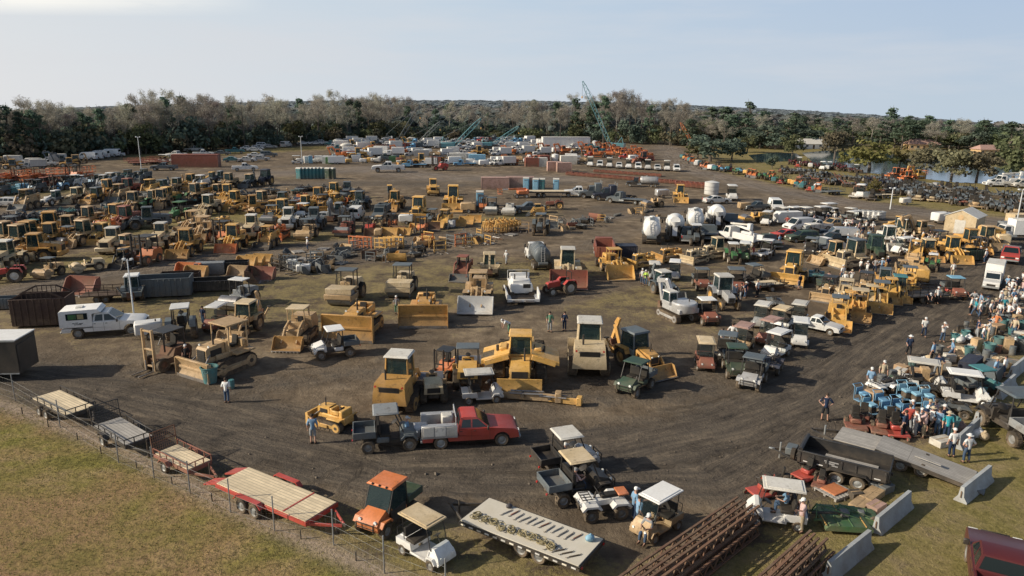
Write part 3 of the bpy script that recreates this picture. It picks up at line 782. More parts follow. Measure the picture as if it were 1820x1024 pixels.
def arc(cx, r, z, n=7, rev=False):
    zc = r * .92
    a0 = math.asin(max(-1, min(1, (z - zc) / r)))
    q = [(cx + r * math.cos(a), zc + r * math.sin(a)) for a in [a0 + (PI - 2 * a0) * i / n for i in range(n + 1)]]
    return q
def car(t, body, wb, rad, green, c, w, z0, tap=.22, wins=(), cross=(), gl='darkglass', hc=None):
    """body = outline above the sills from the rear round to the nose"""
    x_f, x_r = wb
    b = t.p('body'); P = list(body) + arc(x_f, rad * 1.22, z0) + arc(x_r, rad * 1.22, z0)
    b.prism(P, -w / 2, w / 2, c)
    g = t.p('cabin', b)
    gz0 = min(p[1] for p in green); gz1 = max(p[1] for p in green); gw = w - .08
    g.prism(green, -gw / 2, gw / 2, c, tap=tap)
    def yy(z): return gw / 2 * (1 - tap * (z - gz0) / (gz1 - gz0)) + .006
    for P in wins:
        for s in (-1, 1):
            q = t.p('window', g); q.poly([(x, s * yy(z), z) for x, z in P], gl)
    for (nm, a, bb) in cross:
        d = Vector((bb[0] - a[0], 0, bb[1] - a[1])); n = Vector((-d.z, 0, d.x)).normalized()
        if n.z < 0: n = -n
        o = n * .008; q = t.p(nm, g)
        A = Vector((a[0], 0, a[1])) + d * .08 + o; Bv = Vector((bb[0], 0, bb[1])) - d * .1 + o
        ya, yb = yy(A.z) - .1, yy(Bv.z) - .1
        q.poly([(A.x, -ya, A.z), (A.x, ya, A.z), (Bv.x, yb, Bv.z), (Bv.x, -yb, Bv.z)], gl)
    for x in (x_f, x_r):
        for s in (-1, 1): wheel(t, x, s * (w / 2 - .13), rad, .25, 'galv', 0, rf=.62, n=16)
    return b, g
def face(t, b, x, z, w, c='black', rx=None, zr=None):
    bp = t.p('bumper', b); bp.box((x + .04, 0, z - .38), (.16, w * .98, .2), 'galv' if c == 'chrome' else c, .05)
    g = t.p('grille', b); g.box((x + .015, 0, z - .06), (.05, w * .5, .24), 'grille', .02)
    for s in (-1, 1):
        h = t.p('headlight', b); h.box((x + .0, s * w * .38, z - .05), (.08, w * .17, .18), 'lamp', .03)
    if rx is not None:
        bp = t.p('bumper', b); bp.box((rx - .05, 0, z - .42), (.16, w * .96, .18), 'galv', .04)
        for s in (-1, 1):
            h = t.p('taillight', b); h.box((rx - .0, s * (w / 2 - .09), (zr or z)), (.06, .14, .34), 'redlamp', .02)
def mirrors(t, b, x, z, w):
    for s in (-1, 1):
        m = t.p('mirror', b); m.box((x, s * (w / 2 + .14), z), (.1, .2, .24), 'black', .03)
def pickup(c='white', back='bed', crew=True, tool=None, big=False):
    t = T(); w = 2.0
    cabb = -.75 if crew else -.1
    bedz = .82
    body = [(-2.85, .5), (-2.87, bedz), (cabb, bedz), (cabb, 1.22), (1.2, 1.24), (2.55, 1.12), (2.8, .98), (2.86, .55)]
    green = [(cabb, 1.2), (cabb + .14, 1.84), (cabb + .3, 1.9), (.32, 1.88), (1.18, 1.2)]
    m = (cabb + .75)
    wins = [[(cabb + .16, 1.3), (cabb + .24, 1.74), (.32 if not crew else -.03, 1.76), (.72 if not crew else -.03, 1.3)]]
    if crew: wins.append([(.07, 1.3), (.07, 1.76), (.40, 1.76), (.92, 1.3)])
    b, g = car(t, body, (1.82, -1.8), .4, green, c, w, .5, .2, wins, [('windscreen', (1.18, 1.2), (.32, 1.88)), ('rear_window', (cabb, 1.26), (cabb + .14, 1.84))])
    face(t, b, 2.84, .95, w, 'galv', -2.86, 1.0); mirrors(t, b, .98, 1.32, w)
    dh = t.p('door_handle', b)
    for s in (-1, 1):
        dh.box((.2, s * 1.005, 1.1), (.16, .03, .04), 'black', .01)
        if crew: dh.box((-.6, s * 1.005, 1.1), (.16, .03, .04), 'black', .01)
    sm = t.p('door_seam', b)
    for s in (-1, 1):
        for x in ([cabb + .02, .02, 1.1] if crew else [cabb + .02, 1.1]): sm.box((x, s * 1.0, .86), (.015, .008, .66), 'black', 0)
    if back == 'bed':
        k = t.p('bed', b)
        for s in (-1, 1): k.box(((-2.87 + cabb) / 2, s * .94, 1.02), (2.87 + cabb, .12, .42), c, .03)
        k.box(((-2.87 + cabb) / 2, 0, .835), (2.6 + cabb, 1.7, .02), 'black', 0)
        tg = t.p('tailgate', b); tg.box((-2.84, 0, 1.02), (.07, 1.76, .4), c, .02)
        if tool: q = t.p('tool_box', k); q.box((cabb - .35, 0, 1.28), (.5, 1.9, .3), 'galv', .03)
    elif back == 'service':
        k = t.p('service_body', b)
        for s in (-1, 1):
            k.box(((-2.9 + cabb) / 2 - .03, s * .88, 1.15), (2.75 + cabb + .1, .42, .78), 'silver', .03)
            for i in range(3): d = t.p('locker_door', k); d.box((-2.5 + i * .68, s * 1.1, 1.2), (.6, .03, .56), 'offwhite', .02)
        k.box(((-2.9 + cabb) / 2, 0, .86), (2.7 + cabb, 1.4, .06), 'silver', .01)
        q = t.p('compressor', k); q.box((cabb - .6, .2, 1.45), (.7, .7, .6), 'offwhite', .08); q.cyl((-2.4, -.3, 1.1), (-1.6, -.3, 1.1), .22, 'grey', 12)
        r = t.p('ladder_rack', k); r.tube([(cabb - .15, -.95, 1.5), (cabb - .15, -.95, 2.0), (cabb - .15, .95, 2.0), (cabb - .15, .95, 1.5)], .035, 'silver')
    elif back == 'camper':
        k = t.p('camper_shell', b); k.prism([(-2.95, .9), (-2.95, 2.1), (-2.8, 2.18), (-.35, 2.22), (-.1, 1.98), (-.55, 1.92), (cabb, 1.86), (cabb, .9)], -1.01, 1.01, c, tap=.06)
        for s in (-1, 1):
            q = t.p('window', k); q.box((-1.75, s * .985, 1.72), (1.45, .03, .5), 'darkglass', .02)
            d = t.p('panel_art', k); d.box((-2.05, s * 1.0, 1.72), (.55, .02, .36), 'green', .01); d.box((-1.5, s * 1.0, 1.72), (.42, .02, .36), 'straw', .01)
            for i, (xx, zz, ll) in enumerate(((-2.0, 1.22, .16), (-1.78, 1.24, .2), (-1.5, 1.2, .26), (-1.72, 1.12, .5))): d.box((xx, s * 1.005, zz), (ll, .012, .05), 'black', 0)
        d = t.p('rear_door', k); d.box((-2.955, 0, 1.55), (.03, .8, .95), 'offwhite', .02); d.box((-2.97, 0, 1.75), (.02, .55, .4), 'darkglass', .01)
        v = t.p('roof_vent', k); v.box((-1.7, 0, 2.24), (.5, .5, .1), 'offwhite', .03)
    elif back == 'flat':
        k = t.p('flat_bed', b); k.box(((-3.0 + cabb) / 2, 0, 1.05), (3.0 + cabb, 2.2, .12), 'slate', .02); k.box((cabb - .08, 0, 1.5), (.08, 2.0, .85), 'slate', .02)
    return t
def sedan(c='white', suv=False):
    t = T(); w = 1.85
    if suv:
        body = [(-2.35, .5), (-2.4, 1.05), (1.15, 1.12), (2.1, 1.02), (2.3, .85), (2.32, .45)]
        green = [(-2.38, 1.03), (-2.2, 1.6), (-2.0, 1.72), (.25, 1.72), (1.15, 1.08)]
        wins = [[(-2.1, 1.15), (-2.0, 1.58), (-1.2, 1.6), (-1.2, 1.15)], [(-1.1, 1.15), (-1.1, 1.6), (-.35, 1.6), (-.35, 1.15)], [(-.25, 1.15), (-.25, 1.6), (.25, 1.6), (.82, 1.15)]]
        cr = [('windscreen', (1.15, 1.08), (.25, 1.72)), ('rear_window', (-2.38, 1.1), (-2.2, 1.6))]
    else:
        body = [(-2.3, .45), (-2.35, .92), (-1.5, 1.0), (.95, .98), (2.05, .86), (2.25, .7), (2.28, .4)]
        green = [(-1.75, .95), (-1.0, 1.4), (-.3, 1.45), (.2, 1.38), (1.05, .95)]
        wins = [[(-1.35, 1.02), (-.95, 1.34), (-.4, 1.37), (-.4, 1.02)], [(-.32, 1.02), (-.32, 1.37), (.15, 1.33), (.72, 1.02)]]
        cr = [('windscreen', (1.05, .95), (.2, 1.38)), ('rear_window', (-1.75, .98), (-1.0, 1.4))]
    b, g = car(t, body, (1.4, -1.4), .34, green, c, w, .42, .25, wins, cr)
    face(t, b, 2.28, .8, w, c, -2.36, .85); mirrors(t, b, .8, 1.05, w)
    return t
def van(c='white'):
    t = T(); w = 2.0
    body = [(-2.6, .5), (-2.65, 1.25), (1.55, 1.25), (2.2, 1.05), (2.4, .9), (2.42, .45)]
    green = [(-2.64, 1.22), (-2.6, 2.0), (-2.45, 2.1), (.75, 2.1), (1.6, 1.22)]
    b, g = car(t, body, (1.55, -1.6), .37, green, c, w, .45, .14, [[(.2, 1.32), (.2, 1.85), (.7, 1.85), (1.18, 1.32)]], [('windscreen', (1.6, 1.22), (.75, 2.1)), ('rear_window', (-2.64, 1.35), (-2.6, 2.0))])
    face(t, b, 2.4, .85, w, 'black', -2.64, 1.0); mirrors(t, b, 1.25, 1.35, w)
    return t
def truck_front(t, c, x0, L_=2.3, w=2.4, hz=1.55, conv=True, z0=.55):
    """conventional truck cab with its nose at +x; x0 = rear of cab"""
    body = [(x0, z0), (x0, hz), (x0 + 1.5, hz + .02), (x0 + L_ + .9, hz - .15), (x0 + L_ + 1.1, hz - .35), (x0 + L_ + 1.12, z0)]
    b = t.p('cab'); xf = x0 + L_ + .2
    b.prism(body + arc(xf, .62, z0), -w / 2 * .94, w / 2 * .94, c)
    k = t.p('cabin', b); k.prism([(x0, hz - .02), (x0, hz + 1.0), (x0 + .1, hz + 1.08), (x0 + 1.15, hz + 1.05), (x0 + 1.6, hz - .02)], -w / 2 * .92, w / 2 * .92, c, tap=.1)
    def yy(z): return w / 2 * .92 * (1 - .1 * (z - hz) / 1.1) + .006
    for s in (-1, 1):
        q = t.p('window', k); q.poly([(x, s * yy(z), z) for x, z in [(x0 + .35, hz + .12), (x0 + .35, hz + .88), (x0 + 1.1, hz + .88), (x0 + 1.4, hz + .12)]], 'darkglass')
    q = t.p('windscreen', k); q.poly([(x0 + 1.572, -.95, hz + .1), (x0 + 1.572, .95, hz + .1), (x0 + 1.225, .92, hz + .92), (x0 + 1.225, -.92, hz + .92)], 'darkglass')
    nx = x0 + L_ + 1.12
    g = t.p('grille', b); g.box((nx - .02, 0, hz - .72), (.06, w * .5, .55), 'grille', .02)
    bp = t.p('bumper', b); bp.box((nx + .06, 0, z0 + .08), (.2, w * .98, .3), 'galv', .06)
    for s in (-1, 1):
        h = t.p('headlight', b); h.box((nx - .02, s * w * .37, hz - .75), (.09, .28, .22), 'lamp', .03)
        m = t.p('mirror', b); m.box((x0 + 1.4, s * (w / 2 + .2), hz + .45), (.1, .2, .5), 'black', .03); m.cyl((x0 + 1.4, s * w * .44, hz + .3), (x0 + 1.4, s * (w / 2 + .15), hz + .3), .02, 'black', 5)
    return xf
def big_truck(c='white', back='tank', bc=None, tandem=True, sleeper=False):
    t = T(); bc = bc or c
    xf = truck_front(t, c, .9)
    fr = t.p('chassis')
    for s in (-1, 1): fr.box((-1.2, s * .42, .85), (7.2, .1, .26), 'engine', .01)
    for s in (-1, 1):
        wheel(t, xf, s * 1.0, .52, .3, 'galv', 0)
        for x in ((-2.6, -3.85) if tandem else (-3.0,)): wheel(t, x, s * .9, .52, .55, 'galv', 0)
    ft = t.p('fuel_tank')
    for s in (-1, 1): ft.cyl((.1, s * .95, .75), (1.2, s * .95, .75), .3, 'galv', 12)
    if back == 'tank':
        k = t.p('tank'); k.lathe((-4.5, 0, 1.95), (1, 0, 0), [(.55, -.12), (.95, .05), (1.08, .25), (1.08, 4.6), (.9, 4.85), (.5, 4.95)], bc, 24)
        for x in (-3.6, -2.0, -.4): k.lathe((x, 0, 1.95), (1, 0, 0), [(1.1, -.05), (1.1, .05)], 'silver', 24)
        k.box((-2.0, 0, 3.05), (3.6, .6, .06), 'slate', .01); k.cyl((-1.4, 0, 3.0), (-1.4, 0, 3.2), .3, bc, 14)
        r = t.p('ladder', k)
        for s in (-.22, .22): r.cyl((-4.75, s, .9), (-4.6, s, 3.1), .03, 'silver', 6)
        for i in range(7): r.cyl((-4.74 + .02 * i, -.22, 1.1 + .3 * i), (-4.74 + .02 * i, .22, 1.1 + .3 * i), .02, 'silver', 5)
        h = t.p('hose_reel'); h.cyl((-4.85, -.6, 1.0), (-4.85, .6, 1.0), .25, 'slate', 10); h.box((-4.7, 0, .75), (.25, 2.2, .25), 'engine', .03)
    elif back == 'mixer':
        k = t.p('mixer_drum'); ax = Vector((-1, 0, .22)); k.lathe((.4, 0, 1.75), ax, [(.5, -.05), (.85, .3), (1.2, 1.5), (1.22, 2.4), (.85, 3.9), (.55, 4.6), (.62, 4.75)], bc, 22)
        st = t.p('drum_stand'); st.box((-.1, 0, 1.3), (.4, 1.2, .9), bc, .04); st.box((-3.6, 0, 1.5), (.5, 1.4, 1.3), 'engine', .04)
        ch = t.p('chute'); ch.prism([(-4.9, 1.0), (-4.2, 2.2), (-4.1, 2.15), (-4.8, .92)], -.3, .3, 'silver'); ch.lathe((-4.15, 0, 2.5), (0, 0, 1), [(.25, -.4), (.6, .25)], bc, 12, cap=False)
        lad = t.p('ladder'); 
        for s in (-.2, .2): lad.cyl((-4.0, .8 + s, .8), (-4.1, .8 + s, 3.0), .03, 'silver', 5)
    elif back == 'dump':
        k = t.p('dump_body')
        k.box((-2.0, 0, 1.28), (4.6, 2.2, .12), bc, .02)
        for s in (-1, 1):
            k.box((-2.0, s * 1.15, 1.95), (4.6, .1, 1.3), bc, .02)
            for i in range(6): k.box((-4.1 + i * .84, s * 1.23, 1.9), (.12, .08, 1.25), bc, .01)
            k.box((-2.0, s * 1.17, 2.62), (4.7, .18, .12), bc, .02)
        k.box((.3, 0, 2.05), (.1, 2.3, 1.5), bc, .02); k.box((.75, 0, 2.85), (1.0, 2.2, .08), bc, .02)
        g = t.p('tailgate', k); g.box((-4.35, 0, 1.95), (.1, 2.3, 1.3), bc, .02)
        for i in range(3): g.box((-4.42, -.8 + .8 * i, 1.95), (.06, .1, 1.2), bc, .01)
        for s in (-1, 1): h = t.p('taillight', fr); h.box((-4.75, s * .8, .9), (.06, .2, .14), 'redlamp', .02)
    elif back == 'box':
        k = t.p('cargo_box'); k.box((-2.0, 0, 2.35), (5.4, 2.5, 2.6), bc, .05)
        d = t.p('rear_door', k); d.box((-4.72, 0, 2.3), (.04, 2.2, 2.3), 'offwhite', .01)
        k.box((-2.0, 0, 3.67), (5.3, 2.4, .05), 'offwhite', .01)
    elif back == 'semi':
        if True:
            k = t.p('sleeper'); k.box((.3, 0, 2.1), (1.3, 2.3, 2.2), c, .1)
        f5 = t.p('fifth_wheel'); f5.lathe((-3.2, 0, 1.02), (0, 0, 1), [(.5, 0), (.5, .1)], 'engine', 16); f5.box((-3.2, 0, .98), (.6, .9, .12), 'engine', .02)
        for s in (-1, 1): stack(t, -.45, s * 1.0, .9, 3.6, .08, 'galv')
    elif back == 'bucket':
        k = t.p('service_body')
        for s in (-1, 1): k.box((-2.0, s * .95, 1.4), (4.6, .5, 1.0), bc, .04)
        k.box((-2, 0, 1.1), (4.6, 1.6, .1), bc, .01)
        m = t.p('boom'); m.cyl((-2.6, 0, 1.1), (-2.6, 0, 2.4), .3, bc, 12); m.bar((-2.6, 0, 2.5), (1.6, 0, 3.0), .35, .35, bc); m.bar((1.6, .35, 3.05), (-2.2, .35, 3.35), .26, .26, 'offwhite')
        q = t.p('basket', m); q.box((-2.6, .4, 3.1), (.7, .7, 1.0), bc, .06)
    elif back == 'flat':
        k = t.p('flat_bed'); k.box((-2.0, 0, 1.2), (5.2, 2.4, .16), bc, .02); k.box((.55, 0, 1.9), (.1, 2.3, 1.3), bc, .02)
    elif back == 'van':
        k = t.p('vacuum_body'); k.box((-1.7, 0, 1.9), (3.4, 2.3, 1.5), bc, .1); k.cyl((-4.6, 0, 1.9), (-3.3, 0, 1.9), .9, bc, 18)
        m = t.p('boom', k); m.bar((-.2, 0, 2.8), (-4.4, .5, 3.1), .25, .25, 'silver')
        for s in (-1, 1): k.box((-2.0, s * 1.1, 1.05), (4.4, .3, .4), 'slate', .03)
    for s in (-1, 1):
        mf = t.p('mudguard'); mf.box((-4.75, s * .9, .72), (.03, .55, .5), 'black', .005)
    return t

def scraper(c='gold'):
    """heavy earthmoving tractor: wide sloping wings over big tyres, cab in the middle"""
    t = T()
    for s in (-1, 1):
        wheel(t, .6, s * 1.45, 1.0, .8, c, 20); wheel(t, -2.6, s * 1.3, .95, .75, c, 20)
        fd = t.p('fender')
        fd.prism([(s * .75, 2.45), (s * 2.65, 1.85), (s * 2.65, 1.6), (s * 2.5, 1.65), (s * .75, 2.25)], -1.0, 1.7, c, plane='yz'); fd.box((1.72, s * 1.6, 1.95), (.08, 1.7, .35), c, .03, rx=-s * .3)
        fd.box((.2, s * 1.2, 2.4), (1.2, .5, .22), c, .06); fd.cyl((.5, s * 1.6, 2.2), (.5, s * 1.6, 2.6), .1, 'engine', 8)
    b = t.p('body'); b.box((.3, 0, 1.2), (2.6, 1.5, .8), c, .08); b.prism([(1.2, .9), (1.2, 2.0), (2.5, 1.8), (2.7, 1.5), (2.7, .8)], -.7, .7, c, tap=.1)
    g = t.p('grille', b); g.box((2.71, 0, 1.2), (.05, 1.1, .6), 'grille', .02)
    cab(t, -.7, .8, 1.6, 3.3, 1.6, c, c)
    r = t.p('rear_frame'); r.box((-2.2, 0, 1.3), (2.6, 1.7, .9), c, .1); r.prism([(-3.6, .8), (-3.7, 1.9), (-1.4, 2.0), (-1.2, 1.0)], -.95, .95, c, tap=.1)
    bl = t.p('front_blade'); bl.prism([(3.0, .2), (2.86, .6), (2.95, 1.1), (3.05, 1.1), (2.95, .6), (3.1, .2)], -1.5, 1.5, c)
    for s in (-1, 1): bl.bar((1.8, s * .6, .8), (2.95, s * .8, .6), .14, .2, c)
    stack(t, 1.7, .3, 1.9, 2.7)
    return t
def flat_rack(c='black', L_=4.5):
    t = T(); b = t.p('deck'); b.box((0, 0, .75), (L_, 2.1, .12), c, .01)
    for x in (-.45, .45):
        for s in (-1, 1): wheel(t, x - .3, s * .85, .36, .26, 'slate', 0)
    r = t.p('rail')
    for s in (-1, 1):
        r.box((0, s * 1.03, 1.5), (L_, .05, .06), c, 0); r.box((0, s * 1.03, 1.15), (L_, .05, .06), c, 0)
        for i in range(6): r.box((-L_ / 2 + L_ * i / 5, s * 1.03, 1.15), (.05, .05, .75), c, 0)
    f = t.p('tow_bar'); f.bar((L_ / 2, 0, .68), (L_ / 2 + 1.3, 0, .55), .12, .12, c)
    return t
def trailer(Lb=4.3, w=2.1, deck='wood', fc='black', axles=2, rail=True, ramp='up', rampc=None, fend=True, dz=.72, over=False, dove=0, rad=.33, markers=False, jack=True):
    t = T(); rampc = rampc or fc
    f = t.p('frame'); h = w / 2
    yw = h - .42 if over else h + .17
    for s in (-1, 1): f.box((0, s * (h - .03), dz - .1), (Lb, .07, .2), fc, .01)
    for i in range(7): f.box((-Lb / 2 + Lb * (i + .5) / 7, 0, dz - .12), (.07, w - .14, .1), fc, .005)
    for x in (-Lb / 2, Lb / 2): f.box((x, 0, dz - .1), (.08, w, .22), fc, .01)
    tz = dz - .2
    for s in (-1, 1): f.bar((Lb / 2 - .1, s * h * .8, tz), (Lb / 2 + 1.35, s * .06, tz), .08, .14, fc)
    c = t.p('coupler', f); c.box((Lb / 2 + 1.42, 0, tz + .03), (.3, .12, .1), 'engine', .02)
    if jack: j = t.p('jack', f); j.cyl((Lb / 2 + .9, .0, .05), (Lb / 2 + .9, .0, 1.05), .045, 'engine', 8); j.box((Lb / 2 + .9, 0, .04), (.2, .2, .04), 'engine', .01)
    d = t.p('deck'); d.box((0, 0, dz + .03), (Lb - .06, w - .1, .05), deck, .004)
    xs = [0] if axles == 1 else [-.45, .45]
    for x in xs:
        xx = x - Lb * .08
        for s in (-1, 1): wheel(t, xx, s * yw, rad, .24, 'galv', 0, rf=.62, n=18)
        f.cyl((xx, -yw, rad), (xx, yw, rad), .05, 'engine', 8)
    if fend and not over:
        for s in (-1, 1):
            e = t.p('fender', f); a = (max(xs) + rad + .16); o = -Lb * .08
            e.prism([(o - a, dz - .1), (o - a + .22, dz + .13), (o + a - .22, dz + .13), (o + a, dz - .1), (o + a - .03, dz - .13), (o + a - .25, dz + .095), (o - a + .25, dz + .095), (o - a + .03, dz - .13)], s * yw - .14, s * yw + .14, fc)
    if rail:
        r = t.p('rail', f); z = dz + .34
        loop = [(-Lb / 2, -h, z), (Lb / 2, -h, z), (Lb / 2, h, z), (-Lb / 2, h, z)]
        for p, q in zip(loop, loop[1:]): r.bar(p, q, .05, .05, fc, .008)
        n = 5
        for i in range(n + 1):
            for s in (-1, 1): r.box((-Lb / 2 + Lb * i / n, s * h, dz + .16), (.05, .05, .34), fc, .006)
        for y in (-h / 3, h / 3): r.box((Lb / 2, y, dz + .16), (.05, .05, .34), fc, .006)
    if ramp == 'up':
        g = t.p('ramp_gate', f); x = -Lb / 2 - .06; z1 = dz + 1.15
        for p, q in (((x, -h, dz - .05), (x - .12, -h, z1)), ((x, h, dz - .05), (x - .12, h, z1)), ((x - .12, -h, z1), (x - .12, h, z1)), ((x - .06, -h, dz + .55), (x - .06, h, dz + .55))): g.bar(p, q, .05, .05, rampc, .006)
        for i in range(1, 12): y = -h + w * i / 12; g.bar((x, y, dz - .05), (x - .12, y, z1), .012, .012, rampc, 0)
        for i in range(1, 8): zz = dz + (z1 - dz) * i / 8; g.bar((x - .12 * i / 8, -h, zz), (x - .12 * i / 8, h, zz), .012, .012, rampc, 0)
    elif ramp == 'down':
        g = t.p('ramp_gate', f); x = -Lb / 2 - .05
        for s in (-1, 1):
            g.add([(x, s * h * .95, dz), (x, s * h * .28, dz), (x - 1.0, s * h * .28, dz - .32), (x - 1.0, s * h * .95, dz - .32), (x, s * h * .95, dz - .08), (x, s * h * .28, dz - .08), (x - 1.0, s * h * .28, dz - .4), (x - 1.0, s * h * .95, dz - .4)],
                  [[0, 1, 2, 3], [4, 5, 6, 7], [0, 1, 5, 4], [2, 3, 7, 6], [1, 2, 6, 5], [0, 3, 7, 4]], rampc)
    if dove:
        d.box((Lb * .26, 0, dz + .06), (.09, w - .1, .03), fc, .004)
    if markers:
        m = t.p('side_marker', f)
        for s in (-1, 1):
            for i in range(14): m.box((-Lb / 2 + Lb * (i + .5) / 14, s * (h + .015), dz - .1), (.22, .03, .07), 'chalk' if i % 2 else 'white', .004)
        k = t.p('stake_rail', f)
        for s in (-1, 1): k.box((0, s * (h + .04), dz), (Lb, .03, .05), fc, .004)
    lamps(t, [(-Lb / 2 - .03, h * .85, dz - .1), (-Lb / 2 - .03, -h * .85, dz - .1)], (-1, 0, 0), .06, 'redlamp', 'taillight', f)
    return t
def dump_trailer(c='black'):
    t = T(); w = 2.05; Lb = 4.3; h = w / 2
    f = t.p('frame')
    for s in (-1, 1): f.box((0, s * .5, .55), (Lb + .3, .1, .18), c, .01); f.bar((Lb / 2, s * .8, .55), (Lb / 2 + 1.5, s * .06, .55), .09, .16, c)
    k = t.p('dump_box'); k.box((0, 0, .73), (Lb, w, .08), c, .01)
    for s in (-1, 1):
        k.box((0, s * h, 1.1), (Lb, .07, .7), c, .01); k.box((0, s * h, 1.47), (Lb + .06, .13, .09), c, .015)
        for i in range(7): k.box((-Lb / 2 + .1 + i * (Lb - .2) / 6, s * (h + .05), 1.08), (.09, .06, .66), c, .01)
        for i in range(6):
            m = t.p('reflector', k); m.box((-Lb / 2 + .45 + i * (Lb - .2) / 6, s * (h + .045), .86), (.3, .02, .06), 'white', .004)
        m = t.p('lettering', k)
        for i, (x, z, l) in enumerate(((.5, 1.22, .7), (.56, 1.1, .45), (.32, 1.0, .3))): m.box((x, s * (h + .042), z), (l, .012, .07), 'silver', 0)
    k.box((Lb / 2, 0, 1.1), (.07, w, .7), c, .01); k.box((Lb / 2, 0, 1.47), (.12, w, .09), c, .015)
    g = t.p('tailgate', k)
    for s in (-1, 1): g.box((-Lb / 2 - .04, s * h * .5, 1.08), (.06, h * .96, .66), c, .01)
    tp = t.p('tarp_roll', k); tp.cyl((Lb / 2 - .1, -h, 1.58), (Lb / 2 - .1, h, 1.58), .1, 'black', 10)
    rp = t.p('ramp'); rp.box((-.3, -h * .35, .80), (2.6, .42, .06), 'woodgrey', .01); 
    for x in (-.5, .5):
        for s in (-1, 1): wheel(t, x - .35, s * (h + .2), .38, .26, 'galv', 0, rf=.6)
    for s in (-1, 1):
        e = t.p('fender', f); e.prism([(-1.4, .74), (-1.2, .92), (.5, .92), (.72, .74), (.68, .72), (.46, .88), (-1.17, .88), (-1.36, .72)], s * (h + .2) - .16, s * (h + .2) + .16, c)
    b = t.p('pump_box', f); b.box((Lb / 2 + .5, 0, .85), (.55, .8, .45), 'slate', .03); q = t.p('spare_wheel', f); q.lathe((Lb / 2 + .16, .75, 1.0), (1, 0, 0), [(.2, 0), (.36, .02), (.36, .22), (.2, .24)], 'tyre', 16)
    j = t.p('jack', f); j.cyl((Lb / 2 + 1.1, 0, .03), (Lb / 2 + 1.1, 0, 1.15), .05, 'galv', 8)
    cp = t.p('coupler', f); cp.box((Lb / 2 + 1.55, 0, .58), (.3, .12, .1), 'galv', .02)
    return t
def tilt_trailer():
    """deck-over trailer with a flat front deck and a long tilting plank deck"""
    t = T(); h = 1.05
    f = t.p('frame')
    for s in (-1, 1): f.box((2.7, s * (h - .05), .78), (2.2, .09, .24), 'black', .01); f.bar((3.7, s * .8, .7), (5.3, s * .06, .7), .09, .16, 'black')
    d = t.p('front_deck'); d.box((2.7, 0, .92), (2.15, 2.05, .06), 'woodgrey', .005)
    k = t.p('tilt_deck'); z1, z0 = 1.05, .35; a, b_ = 1.6, -3.1
    k.add([(a, -h, z1), (a, h, z1), (b_, h, z0), (b_, -h, z0), (a, -h, z1 - .06), (a, h, z1 - .06), (b_, h, z0 - .06), (b_, -h, z0 - .06)], [[0, 1, 2, 3], [4, 5, 6, 7], [0, 1, 5, 4], [2, 3, 7, 6], [1, 2, 6, 5], [0, 3, 7, 4]], 'woodgrey')
    for s in (-1, 1): k.bar((a, s * (h + .02), z1 - .12), (b_, s * (h + .02), z0 - .12), .07, .22, 'black')
    k.add([(b_, -h, z0), (b_, h, z0), (b_ - .55, h, .05), (b_ - .55, -h, .05), (b_, -h, z0 - .1), (b_, h, z0 - .1)], [[0, 1, 2, 3], [4, 5, 2, 3], [0, 3, 4], [1, 2, 5]], 'slate')
    for x in (-.7, .3):
        for s in (-1, 1): wheel(t, x, s * (h - .3), .36, .26, 'galv', 0, rf=.6)
    p = t.p('plank', k); p.box((-.9, .35, .86), (1.3, .2, .05), 'woodgrey', .005, ry=-.127)
    cp = t.p('coupler', f); cp.box((5.35, 0, .75), (.3, .12, .1), 'engine', .02); j = t.p('jack', f); j.cyl((4.5, 0, .03), (4.5, 0, 1.2), .05, 'galv', 8)
    return t
def box_trailer(c='black', roof='white', L_=5.2, w=2.2, hh=2.3):
    t = T(); k = t.p('cargo_box'); k.prism([(-L_ / 2, .5), (-L_ / 2, hh + .35), (L_ / 2 - .2, hh + .35), (L_ / 2 + .35, hh - .1), (L_ / 2 + .35, .5)], -w / 2, w / 2, c)
    r = t.p('roof'); r.box((-.1, 0, hh + .38), (L_ - .1, w + .06, .07), roof, .02); v = t.p('roof_vent', r); v.box((.4, .1, hh + .45), (.42, .42, .1), 'slate', .03)
    d = t.p('rear_door'); d.box((-L_ / 2 - .02, 0, 1.5), (.05, w - .15, hh - .6), c, .01)
    q = t.p('side_door'); q.box((L_ * .25, -w / 2 - .015, 1.5), (.85, .04, 1.75), c, .01)
    s_ = t.p('trim')
    for s in (-1, 1):
        for z in (.52, hh + .32): s_.box((0, s * (w / 2 + .01), z), (L_, .03, .08), 'galv', .005)
    for x in (-.45, .45):
        for s in (-1, 1): wheel(t, x, s * (w / 2 - .05), .35, .24, 'galv', 0)
    f = t.p('frame')
    for s in (-1, 1): f.bar((L_ / 2, s * .8, .5), (L_ / 2 + 1.5, s * .06, .5), .09, .14, 'engine')
    f.cyl((L_ / 2 + 1.1, 0, .02), (L_ / 2 + 1.1, 0, 1.0), .045, 'galv', 8)
    return t
def office_trailer(c='white', L_=11, hh=2.9):
    t = T(); k = t.p('body'); k.box((0, 0, .7 + hh / 2), (L_, 2.6, hh), c, .05)
    r = t.p('roof'); r.box((0, 0, .72 + hh), (L_ + .1, 2.7, .08), 'offwhite', .02)
    for i in range(10): k.box((-L_ / 2 + L_ * (i + .5) / 10, 0, .7 + hh / 2), (.06, 2.63, hh - .2), 'offwhite', .005)
    d = t.p('rear_door'); d.box((L_ / 2 + .015, 0, .7 + hh / 2), (.05, 2.3, hh - .3), c, .01)
    for x in (-3.6, -2.4):
        for s in (-1, 1): wheel(t, x, s * 1.05, .5, .3, 'galv', 0)
    g = t.p('landing_leg')
    for s in (-1, 1): g.box((3, s * .8, .35), (.14, .14, .7), 'engine', .01)
    return t
